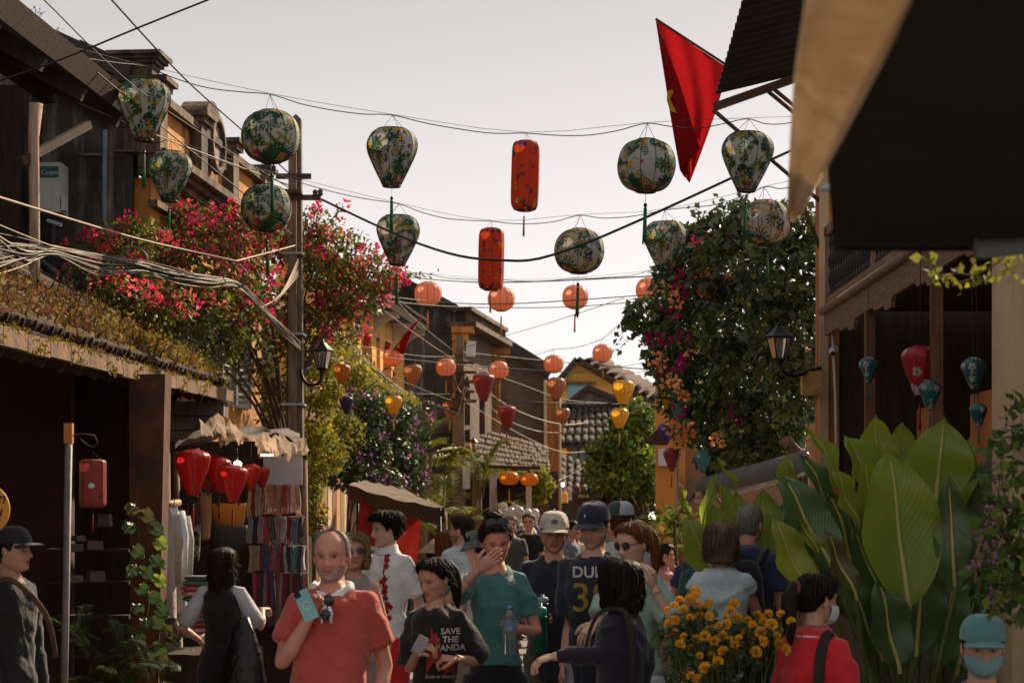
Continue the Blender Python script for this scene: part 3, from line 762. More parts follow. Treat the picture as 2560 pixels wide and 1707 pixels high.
for i in range(7):
 q = MB(); t = i / 6; q.box((1.95 + 1.6 * t, 42.9 - 1.9 * t, 1.4), (.08, .1, 2.8)); q.build('post', m_dkwood, shopH)
q = MB(); q.hexa([(1.7, 42.4, 2.3), (3.5, 40.3, 2.3), (3.6, 41, 2.8), (1.9, 43, 2.8), (1.7, 42.4, 2.36), (3.5, 40.3, 2.36), (3.6, 41, 2.86), (1.9, 43, 2.86)]); q.build('awning', m_tile, shopH)

# ------------------------------------------------------------------ right: far corner house with orange pillar and plaster side wall
houseR = thing('orange_corner_house', 'orange corner pillar and patchy plaster side wall behind the hanging creeper', 'house', (2.9, 26, 0))
c = P(1665, 0, 26)
q = MB(); q.box((c.x, 26.1, 2.07), (.245, .245, 4.14)); q.build('pillar', mat('bright_orange_limewash', (0.72, 0.30, 0.06), (0.58, 0.21, 0.045), 2.0, 0.85, 0.3, 30, stain=(0.25, 0.12, 0.05), stain_scale=1.7, stain_amt=0.32, streak=True), houseR)
q = MB(); q.box((c.x, 26.1, 4.18), (.34, .34, .09)); q.build('pillar_cap', m_trim, houseR)
q = MB(); q.wall((c.x + .13, 26.3), (5.2, 26.3), 0, 4.1, .2, -1); q.build('side_wall', mat('patchy_orange_plaster', (.50, .24, .10), (.34, .15, .06), 3, .9, .5, 30, stain=(.22, .14, .10), stain_scale=1.5, stain_amt=.52), houseR)
q = MB(); q.box((c.x + .2, 26.02, 2.0), (.10, .10, 4.0)); q.build('edge_strip', m_yellow, houseR)
q = MB(); q.tube([P(1688, 1140, 25.8), P(1691, 1300, 25.8), (P(1692, 0, 25.8).x, 25.8, .1)], .018, 6); q.build('rope', m_wirel, houseR)
q = MB(); beam(q, P(1636, 1108, 25.2), P(1705, 1045, 25.0), .5, .05); q.build('small_pent_roof', m_dkwood, houseR)
q = MB(); q.wall((c.x + .1, 26.6), (4.8, 48), 0, 2.0, .2, 1); q.build('street_wall', m_orange, houseR)
q = MB(); q.box(P(1662, 1143, 25.9), (.17, .12, .22)); q.build('meter_box', m_plasticw, houseR)

# ------------------------------------------------------------------ right: timber shop with lanterns in its windows
XR = 2.68
house1 = thing('timber_shop', 'timber-posted lantern shop with carved fascia board and orange corner pillar', 'shop', (3.2, 13, 0))
c = P(2068, 0, 17.5)
q = MB(); q.box((c.x, 17.5, 2.45), (.175, .22, 4.9)); cpil = q.build('corner_pillar', m_orange, house1)
q = MB(); q.box((c.x - .05, 17.38, 2.45), (.08, .03, 4.9)); q.build('pillar_edge', m_cream, house1)
fz = 1.75 + 510 * 17 / 5000
def sc_board(y0, y1, x, zt, zb, n):
 mb = MB(); top = []; bot = []
 for i in range(n + 1):
  t = i / n; y = y0 + (y1 - y0) * t
  k = (t * 6) % 1; s_ = .0 if k < .55 else (-.035 if k < .8 else -.075)
  top.append((x, y, zt)); bot.append((x, y, zb + s_ + .02))
 vs = top + bot + [(p[0] + .03, p[1], p[2]) for p in top + bot]; m = n + 1; fs = []
 for i in range(n): fs += [(i, i + 1, m + i + 1, m + i), (2 * m + i + 1, 2 * m + i, 3 * m + i, 3 * m + i + 1), (m + i, m + i + 1, 3 * m + i + 1, 3 * m + i), (i + 1, i, 2 * m + i, 2 * m + i + 1)]
 mb.add(vs, fs); return mb
sc_board(17.05, 8.0, XR - .02, 3.50, 3.30, 130).build('fascia', m_carved, house1)
q = MB(); q.tube([(XR - .03, 17.1, 3.53), (XR - .03, 8, 3.53)], .035, 8); q.build('fascia_rail', m_wood, house1)
for y in (15.1, 12.72, 10.9):
 q = MB(); q.box((XR + .02, y, 1.7), (.07, .075, 3.4)); q.build('post', m_redwood, house1)
for y in (17.2, 15.03, 12.65):
 q = MB(); q.box((XR + .03, y - .1, 3.9), (.06, .06, .68)); q.build('upper_post', m_wood, house1)
q = MB(); beam(q, (XR + .03, 17.2, 3.62), (XR + .03, 8, 3.62), .05, .06); beam(q, (XR + .03, 17.2, 4.22), (XR + .03, 8, 4.22), .06, .08); q.build('grille_rail', m_wood, house1)
bal = MB(); bal.lathe([(.008, 0), (.02, .03), (.008, .06), (.012, .09), (.026, .15), (.012, .2), (.008, .23), (.02, .27), (.026, .32), (.010, .37), (.008, .40), (.018, .45), (.012, .5), (.008, .55)], 8)
bp = None
for i in range(34):
 y = 17.0 - i * .135
 o = bal.build('baluster', m_iron, house1, loc=(0, 0, 0)) if bp is None else dup(bp, house1)
 bp = bp or o; o.location = V((XR + .03, y, 3.64)) - V(house1['_o'])
q = MB()
q.wall((XR + .05, 17.45), (4.6, 17.45), 0, 4.2, .15, -1); q.wall((4.6, 7), (4.6, 17.4), 0, 4.2, .15, 1)
q.build('wall', m_dkwood, house1)
q = MB(); q.box((3.65, 12.4, 3.57), (1.86, 9.6, .05)); q.build('ceiling', m_dkwood, house1)
q = MB(); q.wall((XR + .06, 8), (XR + .06, 17.3), 0, .95, .12, 1); q.build('plinth', m_dkwood, house1)
for (y0, y1) in ((16.3, 15.75), (14.4, 13.6), (12.2, 11.6)):     # tan panels standing inside the openings
 q = MB(); q.wall((3.35, y0), (3.35, y1), .2, 2.65, .05, 1); q.build('inner_panel', m_orange, house1)
q = MB(); q.box((2.60, 10.0, 1.55), (.30, .42, 3.1)); q.build('pale_pillar', m_cream, house1)
q = MB(); q.wall((2.56, 9.75), (2.56, 8.0), 2.15, 3.1, .2, 1); q.wall((3.0, 9.7), (3.0, 8.0), 0, 2.2, .1, 1); q.build('door_wall', m_cream, house1)
# conduit, camera bracket and junction box sit on the corner pillar
q = MB(); q.tube([P(2102, 775, 17.0), P(2080, 780, 17.0), P(2083, 860, 17.05), P(2089, 1000, 17.1), P(2092, 1180, 17.1)], .013, 7); q.build('conduit', m_plasticw, house1)
sec = thing('security_camera', 'white dome security camera on the orange corner pillar', 'camera', P(2083, 890, 17.0))
q = MB(); q.ell(P(2082, 878, 16.95), (.034, .05, .036)); q.tube([P(2090, 865, 17.05), P(2094, 882, 17.05)], .02, 8); q.build('housing', m_plasticw, sec)
q = MB(); q.ell(P(2082, 884, 16.90), (.02, .012, .02)); q.build('lens', m_black, sec)
jb = thing('junction_box', 'yellow-painted metal junction box on the orange corner pillar', 'junction box', P(2028, 990, 17.2))
q = MB(); q.box(P(2028, 958, 17.15), (.165, .12, .2)); q.build('casing', mat('ochre_painted_box', (.56, .34, .12), (.40, .22, .07), 5, .7, .2, stain=(.2, .1, .05), stain_scale=4, stain_amt=.36), jb)
q = MB(); q.tube([P(2018, 990, 17.15), P(2020, 1010, 17.15), P(2034, 1012, 17.15), P(2046, 985, 17.15)], .01, 6); q.build('cable', m_wirel, jb); q = MB(); q.tube([P(2040, 925, 17.1), P(2030, 905, 17.1), P(2010, 908, 17.1)], .006, 6); q.build('cable', m_wirel, jb)

# ------------------------------------------------------------------ right: corrugated sheet roof with struts
cor = thing('corrugated_roof', 'dark corrugated sheet awning propped out over the street on struts', 'roof', P(1900, 200, 13.5))
a, b = P(1790, 236, 17.0), P(1876, -70, 14.8)
bb = a + (b - a) * 1.15; inn = V((1.0, 0, .24))
q = MB(); rows = []; n = 150
for i in range(n + 1):
 t = i / n; p = a.lerp(bb, t); w = .018 * math.sin(t * 2 * math.pi * 20)
 rows.append([p + V((0, 0, w)), p + inn * .5 + V((0, 0, w)), p + inn + V((0, 0, w))])
q.grid(rows)
q.grid([[p + V((0, 0, .006)) for p in r_] for r_ in rows])
q.build('sheet', mat('dark_corrugated_steel', (.035, .03, .028), (.02, .017, .016), 4, .8), cor)
q = MB(); beam(q, P(1786, 268, 16.95), P(2040, 178, 16.95), .06, .065); q.build('beam', m_rust, cor)
q = MB()
for (x0, y0, Y0, x1, y1, Y1) in ((1783, 275, 16.95, 2052, 505, 17.4), (1912, 222, 16.95, 2056, 340, 17.4), (1928, 218, 16.95, 2060, 325, 17.4), (1986, 450, 17.3, 2050, 622, 17.4)):
 q = MB(); q.tube([P(x0, y0, Y0), P(x1, y1, Y1)], .018, 6); q.build('strut', m_rust, cor)

# ------------------------------------------------------------------ lanterns
PROF = {
 'garlic': [(.175, -.54), (.21, -.47), (.26, -.37), (.32, -.25), (.38, -.12), (.435, 0), (.475, .11), (.497, .20), (.50, .26), (.49, .33), (.465, .40), (.42, .465), (.36, .52), (.29, .555)],
 'round': [(.17, -.43), (.27, -.40), (.36, -.345), (.43, -.26), (.48, -.14), (.5, 0), (.485, .13), (.44, .25), (.37, .34), (.28, .40), (.16, .44)],
 'tube': [(.26, -1.20), (.36, -1.18), (.43, -1.12), (.47, -1.03), (.49, -.9), (.5, -.5), (.5, 0), (.5, .5), (.49, .9), (.47, 1.03), (.43, 1.12), (.36, 1.18), (.26, 1.20)],
 'top': [(.14, -.66), (.15, -.63), (.21, -.50), (.29, -.30), (.37, -.10), (.44, .10), (.485, .26), (.50, .36), (.485, .44), (.43, .51), (.34, .56), (.24, .60), (.18, .63)],
 'diamond': [(.12, -.66), (.2, -.5), (.30, -.28), (.40, -.05), (.48, .15), (.5, .22), (.47, .32), (.38, .43), (.26, .52), (.15, .58)],
 'pumpkin': [(.14, -.34), (.27, -.32), (.38, -.26), (.46, -.16), (.5, 0), (.47, .14), (.40, .24), (.29, .31), (.15, .345)],
 'can': [(.34, -.88), (.44, -.85), (.49, -.78), (.5, -.6), (.5, 0), (.5, .6), (.49, .78), (.44, .85), (.30, .88)],
}
def dens(prof, k):
 o = []
 for i in range(len(prof) - 1):
  for j in range(k):
   t = j / k; p0 = prof[max(i - 1, 0)]; p1 = prof[i]; p2 = prof[i + 1]; p3 = prof[min(i + 2, len(prof) - 1)]
   o.append(tuple(.5 * ((2 * p1[c]) + (-p0[c] + p2[c]) * t + (2 * p0[c] - 5 * p1[c] + 4 * p2[c] - p3[c]) * t * t + (-p0[c] + 3 * p1[c] - 3 * p2[c] + p3[c]) * t ** 3) for c in (0, 1)))
 o.append(prof[-1]); return o
def facet(nr, amt=1.0):
 def f(a, z):
  w = 2 * math.pi / nr; x = (a % w) - w / 2
  return 1 - amt * (1 - math.cos(w / 2) / math.cos(x))
 return f
def paint(co, motifs, base, seed):
 """printed fabric: motifs stamped on the surface -> colour per vertex"""
 rs = np.random.RandomState(seed)
 col = np.ones((len(co), 3)) * np.array(base)
 for (kind, n, size, cols) in motifs:
  for i in range(n):
   c = co[rs.randint(len(co))]
   rad = np.array([c[0], c[1], 0]); rad = rad / (np.linalg.norm(rad) + 1e-9)
   t1 = np.array([-rad[1], rad[0], 0]); t2 = np.array([0, 0, 1.0])
   d = co - c; ok = (d @ rad) > -.35
   x, y = d @ t1, d @ t2; a = rs.rand() * 6.28
   x, y = x * math.cos(a) + y * math.sin(a), -x * math.sin(a) + y * math.cos(a)
   s = size * (.75 + .5 * rs.rand()); r = np.hypot(x, y) / s; th = np.arctan2(y, x)
   if kind == 'monstera': mk = (r < .75 + .25 * np.cos(th)) & ~((np.sin(th * 9) > .45) & (r > .28) & (np.abs(th) > .25))
   elif kind == 'palm': mk = (r < 1) & (np.abs(th) < 1.9) & (np.sin(th * 13) > -.25 + .0 * r)
   elif kind == 'leaf': mk = (np.abs(y / s) < .20 * np.sqrt(np.maximum(0, 1 - (x / s) ** 2)) + 0) & (np.abs(x / s) < 1)
   elif kind == 'flower': mk = r < .55 + .45 * np.abs(np.cos(2.5 * th))
   else: mk = ((np.hypot((np.abs(x) / s - .5) / .5, (y / s - .25) / .55) < 1) | (np.hypot((np.abs(x) / s - .35) / .38, (y / s + .4) / .42) < 1))
   k = np.array(cols[rs.randint(len(cols))]) * (.8 + .4 * rs.rand())
   mk &= ok; col[mk] = k
   if kind == 'flower': col[mk & (r < .25)] = (.30, .10, .02)
   if kind == 'fly': col[mk & (np.abs(x / s) < .12)] = (.02, .02, .03)
 return col
GREENS = [(.012, .075, .045), (.025, .10, .05), (.010, .065, .065), (.05, .10, .03)]
TROPIC = [('leaf', 42, .15, [(.16, .17, .04), (.10, .16, .03), (.30, .22, .05)]), ('palm', 34, .15, GREENS), ('monstera', 40, .12, GREENS), ('leaf', 30, .09, [(.42, .30, .05), (.2, .25, .05)]),
          ('flower', 26, .062, [(.55, .36, .06), (.50, .30, .10)]), ('flower', 16, .045, [(.45, .02, .12), (.6, .05, .12), (.22, .02, .16)])]
FLIES = [('fly', 52, .085, [(.02, .05, .12), (.05, .04, .16), (.02, .09, .10), (.03, .03, .05)]), ('fly', 26, .085, [(.75, .45, .05), (.85, .30, .04), (.25, .08, .25)])]
m_print = mat('printed_lantern_cloth', (1, 1, 1), (.88, .88, .88), 30, .7, .15, 200, transl=.30, attr=True, spec=.2)
m_cord = mat('lantern_cord', (.03, .022, .018), None, 5, .8)
m_rib = mat('bamboo_rib', (.035, .022, .015), None, 5, .7)
m_bead = mat('dark_bead', (.02, .016, .014), None, 5, .35)
def silk(name, c, c2=None, t=.38, rough=.42, coat=.35):
 return mat(name, c, c2 or tuple(x * .8 for x in c), 14, rough, .12, 90, transl=t, coat=coat, stretch=(1, 1, .25))
LPROTO = {}
ATT = {}
def lantern_proto(kind, m, motif=None, base=None, nrib=12, seed=1, tass=(.05, .3, .05), ribs=True, nseg=60, rings=5, tl=1.0):
 key = (kind, m.name, seed, tass)
 if key in LPROTO: return LPROTO[key]
 root = bpy.data.objects.new('lantern', None); root['_o'] = (0, 0, 0); root['_top'] = PROF[kind][-1][1]
 prof = PROF[kind]; dp = dens(prof, rings)
 q = MB(); q.lathe(dp, nseg, mod=facet(nrib, .8), capb=False, capt=False)
 sh = q.build('shade', m, root); me = sh.data
 if motif:
  co = getco(me); ca = me.color_attributes.new('Col', 'FLOAT_COLOR', 'POINT'); arr = np.ones((len(co), 4), np.float32); arr[:, :3] = paint(co, motif, base, seed); ca.data.foreach_set('color', arr.ravel())
 if ribs:
  q = MB(); pr2 = prof
  for k in range(nrib):
   a = 2 * math.pi * k / nrib
   q.tube([(r * 1.004 * math.cos(a), r * 1.004 * math.sin(a), z) for r, z in dens(pr2, 2)], .006, 4, cap=False)
  rb = q.build('rib_frame', m_rib, root); rb['kind'] = 'stuff'
 zt, zb = prof[-1][1], prof[0][1]; rt, rb_ = prof[-1][0], prof[0][0]
 q = MB(); q.lathe([(rt * 1.03, zt - .015), (rt * 1.05, zt + .012), (rt * .9, zt + .012), (rt * .9, zt - .015), (rt * 1.03, zt - .015)], 20, capb=False, capt=False); q.build('top_ring', m_rib, root)
 q = MB(); q.lathe([(rb_ * 1.03, zb - .02), (rb_ * 1.06, zb + .012), (rb_ * .85, zb + .012), (rb_ * .85, zb - .02), (rb_ * 1.03, zb - .02)], 20, capb=False, capt=False); q.build('bottom_ring', m_rib, root)
 q = MB()
 for s in (-1, 1): q.tube([(s * rt * .95, 0, zt), (0, 0, zt + .28)], .0045, 4, cap=False)
 q.tube([(0, rt * .95, zt), (0, 0, zt + .28)], .0045, 4, cap=False)
 cd = q.build('hanging_cord', m_cord, root); cd['kind'] = 'stuff'
 q = MB(); q.tube([(0, 0, zb), (0, 0, zb - .2)], .004, 4, cap=False); q.ell((0, 0, zb - .24), (.034, .034, .038), 10, 8)
 bd = q.build('bead', m_bead, root)
 mt = mat('tassel_%d_%d_%d' % tuple(int(x * 100) for x in tass), tass, tuple(x * .7 for x in tass), 20, .6, transl=.15)
 q = MB(); rs = random.Random(3)
 for k in range(9):
  a = 2 * math.pi * k / 9; e = .022 if k else 0
  L = tl * (1 + rs.uniform(-.06, .06)) * .62
  q.tube([(0, 0, zb - .26), (e * .7 * math.cos(a), e * .7 * math.sin(a), zb - .30), (e * math.cos(a), e * math.sin(a), zb - .30 - L * .6), (e * 1.5 * math.cos(a), e * 1.5 * math.sin(a), zb - .28 - L)], [.012, .016, .013, .008], 5)
 ts = q.build('tassel', mt, root); ts['kind'] = 'stuff'
 LPROTO[key] = [root, False]
 return LPROTO[key]
def lantern(name, px, py, wpx, Y, proto, label, group=None, rot=None, tilt=0.0, up=None):
 root, used = proto
 D = wpx * Y / F
 if not used:
  COL.objects.link(root); o = root; proto[1] = True
 else:
  o = dup(root)
 o.name = name
 p = P(px, py, Y); o.location = p; o.scale = (D, D, D)
 o.rotation_euler = (random.uniform(-.03, .03), tilt, random.random() * 6 if rot is None else rot)
 tag(o, label, 'lantern', group)
 ATT[(px, py)] = p + V((0, 0, (o['_top'] + .28) * D))
 if up is not None:
  L = (up if up > 0.9 else p.z + up) - p.z; L = L / D
  q = MB(); q.tube([(0, 0, o['_top'] + .27), (0, 0, max(L, o['_top'] + .3))], .004 / D * .7, 4, cap=False); q.build('long_cord', m_cord, o, loc=(0, 0, 0))
 return o
def pl(kind, seed): return lantern_proto(kind, m_print, TROPIC, (.50, .50, .46), 12, seed, (.025, .15, .045), nseg=132, rings=7)
def plr(seed): return lantern_proto('tube', m_print, FLIES, (.66, .07, .018), 8, seed, (.45, .20, .03), nseg=96, rings=6)
G_, R_, T_ = pl('garlic', 3), pl('round', 5), plr(9)
Y1, Y2, Y3, Y4 = 16.6, 19.6, 28.0, 35.0
row1 = [('garlic', 360, 278, 133, 'flower-print garlic-shaped lantern hanging beside the overhanging dark roof edge'), ('round', 677, 342, 146, 'flower-print round lantern hanging against the top of the concrete pole'),
  ('garlic', 980, 396, 128, 'flower-print garlic-shaped lantern alone between round lantern and red tube lantern'), ('tube', 1313, 440, 72, 'larger red tube lantern printed with butterflies on the nearer string'),
  ('round', 1616, 415, 147, 'flower-print round lantern hanging next to the red flag'), ('garlic', 1868, 407, 130, 'flower-print garlic-shaped lantern hanging below the corrugated roof struts')]
row2 = [('garlic', 425, 443, 110, 'flower-print garlic-shaped lantern in front of the yellow house canopy'), ('round', 666, 520, 128, 'flower-print round lantern by the crossarms of the pole above bougainvillea'),
  ('garlic', 995, 602, 110, 'flower-print garlic-shaped lantern on the far string beside the heavy black cable'), ('tube', 1228, 648, 64, 'smaller red tube lantern printed with butterflies on the farther string'),
  ('round', 1448, 628, 124, 'flower-print round lantern above a peach lantern over mid street'), ('garlic', 1663, 616, 108, 'flower-print garlic-shaped lantern at the edge of the dark creeper'),
  ('round', 1914, 557, 124, 'flower-print round lantern resting before the top of the dark creeper')]
YO = {425: 17.9, 666: 18.8, 1914: 18.2}
for rw, Y in ((row1, Y1), (row2, Y2)):
 for (k, x, y, w, lb) in rw: lantern('lantern', x, y, w, YO.get(x, Y), {'garlic': G_, 'round': R_, 'tube': T_}[k], lb, 'printed lanterns strung across the street', tilt=random.uniform(-.03, .05))
s_peach = lantern_proto('round', silk('peach_silk', (.88, .43, .27), (.84, .36, .22), .5, .5, .15), None, None, 12, 1, (.70, .27, .03), nseg=48, rings=3)
for (x, y, w, lb) in ((1070, 735, 68, 'peach round lantern before the arcade house roof'), (1253, 748, 67, 'peach round lantern half behind the smaller red tube lantern'), (1438, 743, 66, 'peach round lantern below a flower-print round lantern'), (1622, 725, 66, 'peach round lantern touching the flowering creeper')):
 lantern('lantern', x, y, w, Y3, s_peach, lb, 'peach lanterns over the street')
for (x, y, w, lb) in ((982, 893, 50, 'salmon round lantern under the folded red flag of the arcade house'), (1115, 918, 50, 'salmon round lantern before the dark gable wall'), (1247, 925, 50, 'salmon round lantern beside the tall crimson lantern'), (1384, 910, 50, 'salmon round lantern above the brown wall coping'), (1506, 883, 50, 'salmon round lantern above the far tiled roofs')):
 lantern('lantern', x, y, w, Y4, s_peach, lb, 'salmon lanterns further along')
s_bat = lantern_proto('garlic', silk('batik_silk', (.62, .30, .14), (.30, .10, .05), .4, .5, .25), None, None, 14, 2, (.75, .45, .04), nseg=56, rings=3)
for (x, y, w, Y, lb) in ((1032, 938, 48, 33, 'brown batik lantern below the furled red flag of the arcade house'), (1391, 972, 49, 33, 'brown batik lantern below a salmon lantern at the orange pier'), (1124, 1024, 37, 36, 'small brown batik lantern by the second utility pole'), (1408, 1040, 36, 36, 'small brown batik lantern before the low mossy roof')):
 lantern('lantern', x, y, w, Y, s_bat, lb, 'batik lanterns')
s_yel = lantern_proto('garlic', silk('golden_silk', (.80, .50, .05), (.68, .38, .03), .45), None, None, 14, 3, (.75, .48, .04), nseg=56, rings=3)
for (x, y, w, Y, lb) in ((984, 1013, 44, 23.2, 'golden lantern above the purple bougainvillea'), (1558, 981, 56, 30, 'larger golden lantern before the far yellow gable'), (1549, 1046, 46, 33, 'golden lantern in front of the street tree top'), (1672, 1000, 42, 21.4, 'golden lantern by the orange pillar and orange blossoms')):
 lantern('lantern', x, y, w, Y, s_yel, lb, 'golden lanterns')
s_cri = lantern_proto('top', silk('crimson_silk', (.36, .022, .035), (.27, .014, .026), .30, .34, .6), None, None, 16, 4, (.40, .02, .03), nseg=64, rings=3)
for (x, y, w, Y, lb) in ((1209, 967, 56, 29, 'tall crimson lantern over the second utility pole'), (1267, 1042, 47, 31, 'crimson lantern above the dress shop roof'), (1680, 1148, 44, 21.0, 'crimson lantern hanging beside the orange corner pillar')):
 lantern('lantern', x, y, w, Y, s_cri, lb, 'crimson lanterns')
s_teal = lantern_proto('diamond', silk('teal_silk', (.10, .32, .36), (.07, .25, .29), .35, .4, .4), None, None, 12, 5, (.10, .30, .32), nseg=48, rings=3)
lantern('lantern', 1757, 1152, 44, 20.2, s_teal, 'teal diamond lantern before the patchy orange side wall', 'small lanterns by the corner house', up=.45)
lantern('lantern', 1698, 1030, 40, 21.0, s_teal, 'teal lantern half hidden behind orange blossoms', 'small lanterns by the corner house', up=.45)
s_pur = lantern_proto('diamond', silk('violet_silk', (.085, .05, .22), (.05, .03, .15), .35, .4, .4), None, None, 12, 6, (.2, .1, .3), nseg=48, rings=3)
lantern('lantern', 1664, 1082, 44, 22.6, s_pur, 'violet lantern under the small pent roof', 'small lanterns by the corner house', up=.45)
lantern('lantern', 1826, 1072, 22, 24.6, s_pur, 'tiny violet lantern peeping through the dark creeper', 'small lanterns by the corner house', up=.45)
s_navy = lantern_proto('top', silk('navy_silk', (.025, .035, .09), (.015, .02, .06), .3, .4, .4), None, None, 12, 7, (.03, .04, .10), nseg=48, rings=3)
lantern('lantern', 866, 1012, 36, 21.9, s_navy, 'navy blue lantern in the golden creeper', 'lanterns in the creeper')
s_ora = lantern_proto('garlic', silk('amber_silk', (.62, .26, .04), (.48, .16, .03), .4), None, None, 12, 8, (.75, .42, .04), nseg=48, rings=3)
lantern('lantern', 855, 935, 44, 21.6, s_ora, 'amber lantern behind red blossoms next to the iron street lamp', 'lanterns in the creeper')
s_pump = lantern_proto('pumpkin', silk('orange_silk', (.90, .40, .02), (.80, .28, .015), .5, .4, .3), None, None, 22, 9, (.80, .42, .04), nseg=66, rings=4)
lantern('lantern', 1273, 1195, 50, 35.4, s_pump, 'flat orange pumpkin lantern next to the white shop post', 'pumpkin lanterns at the dress shop')
lantern('lantern', 1323, 1198, 46, 35.8, s_pump, 'flat orange pumpkin lantern above the mannequin heads near the leaves', 'pumpkin lanterns at the dress shop')
s_red = lantern_proto('top', silk('scarlet_silk', (.66, .028, .024), (.52, .016, .018), .45, .38, .45), None, None, 18, 10, (.42, .01, .02), nseg=72, rings=4)
for (x, y, w, Y, lb) in ((482, 1180, 92, 15.2, 'large scarlet lantern, brightest of those under the stall canopy'), (512, 1176, 76, 16.2, 'scarlet lantern mostly hidden behind the brightest scarlet lantern'), (545, 1186, 70, 15.8, 'scarlet lantern squeezed between the brightest and the lowest scarlet lanterns'), (583, 1208, 74, 15.0, 'scarlet lantern hanging lowest, in front of the orange woven bag'),
                         (628, 1192, 52, 16.2, 'small scarlet lantern beside the lit stall bulb'), (655, 1192, 40, 16.4, 'small scarlet lantern touching the blank white board')):
 lantern('lantern', x, y, w, Y, s_red, lb, 'scarlet lanterns at the clothes stall', up=P(0, 1108, Y).z)
s_can = lantern_proto('can', silk('rust_red_silk', (.34, .045, .03), (.24, .03, .02), .25, .5, .2), None, None, 8, 11, (.40, .02, .02), nseg=48, rings=3)
o = lantern('lantern', 232, 1208, 68, 11.0, s_can, 'rust-red can-shaped lantern with white emblem hanging from the shop post hook', None, rot=.2)
q = MB(); q.ell(P(228, 1214, 10.915), (.019, .004, .015), 14, 6)
single('emblem', q, mat('white_emblem', (.7, .66, .6), None, 60, .6), 'small white oval emblem on the rust-red can lantern', 'emblem').parent = None
for ob in list(COL.objects):
 if ob.name == 'emblem':
  ob.parent = o; ob.matrix_parent_inverse = Matrix.LocRotScale(o.location, o.rotation_euler, o.scale).inverted()
  del ob['category']; del ob['label']
q = MB(); h0 = P(180, 1088, 11); q.tube([h0, P(205, 1084, 11), P(236, 1088, 11), P(244, 1104, 11), P(236, 1118, 11), P(218, 1112, 11), P(200, 1096, 11)], .004, 5)
single('lantern_hook', q, m_rust, 'bent wire hook on the shop post carrying the rust-red lantern', 'hook')
# lanterns in the right shop window, with lace print
LACE = [('flower', 9, .14, [(.62, .58, .52), (.55, .52, .48)]), ('fly', 10, .06, [(.6, .56, .5)])]
m_print2 = mat('lace_lantern_cloth', (1, 1, 1), (.9, .9, .9), 30, .4, .15, 200, transl=.28, attr=True, coat=.4)
lr = lantern_proto('top', m_print2, LACE, (.50, .018, .03), 12, 21, (.40, .02, .03), nseg=96, rings=6)
lt = lantern_proto('diamond', m_print2, LACE, (.03, .16, .18), 12, 22, (.02, .16, .15), nseg=96, rings=6)
lantern('lantern', 2300, 925, 96, 12.9, lr, 'big red lantern with lace pattern inside the timber shop window', 'lanterns in the timber shop', up=3.52)
lantern('lantern', 2325, 985, 60, 12.0, lt, 'teal lantern with lace pattern overlapping the big red lantern', 'lanterns in the timber shop', up=3.52)
lantern('lantern', 2172, 922, 52, 14.6, lt, 'small teal lantern deep in the shop beside the dark timber post', 'lanterns in the timber shop', up=3.52)
lantern('lantern', 2434, 930, 64, 11.6, lt, 'dark teal lantern hanging next to the pale pillar', 'lanterns in the timber shop', up=3.52)
lantern('lantern', 2446, 1035, 46, 11.2, lt, 'teal lace lantern hanging low at the pale pillar edge', 'lanterns in the timber shop', up=3.52)
for (x, y, w, Y, kk, lb) in ((915, 850, 27, 33.6, s_red, 'deep red lantern in the wide loggia arch beside the blossoms'), (966, 868, 24, 36, s_red, 'deep red lantern in the farther wide loggia arch'), (945, 850, 11, 35, s_teal, 'tiny teal lantern in the narrow loggia arch'), (893, 820, 13, 32.3, s_teal, 'tiny teal lantern behind blossoms at the loggia')):
 lantern('lantern', x, y, w, Y, kk, lb, 'lanterns in the loggia', up=5.3)
s_fars = lantern_proto('round', silk('far_red_silk', (.35, .04, .04), None, .3), None, None, 10, 12, (.4, .02, .02), nseg=30, rings=2)
for (x, y, w, lb) in ((1440, 1216, 11, 'small dim red lantern, one of a pair beside the far blackboard'), (1458, 1217, 11, 'small dim red lantern, one of a pair beside the far blackboard'), (1582, 1266, 10, 'tiny red lantern in the shaded shop row')):
 lantern('lantern', x, y, w, 49 if x < 1500 else 41, s_fars, lb, 'far red lanterns', up=2.55)
lantern('lantern', 2005, 1142, 44, 18.6, lantern_proto('pumpkin', silk('rose_silk', (.55, .05, .09), None, .4, .35, .5), None, None, 16, 13, (.5, .05, .1), nseg=48, rings=3), 'rose red lantern lying on top of the grey-blue awning', None)
lantern('lantern', 1958, 1150, 26, 18.8, lantern_proto('pumpkin', silk('lemon_silk', (.65, .45, .03), None, .4, .35, .5), None, None, 16, 14, (.6, .4, .1), nseg=48, rings=3), 'small yellow lantern lying beside the rose one on the awning', None)

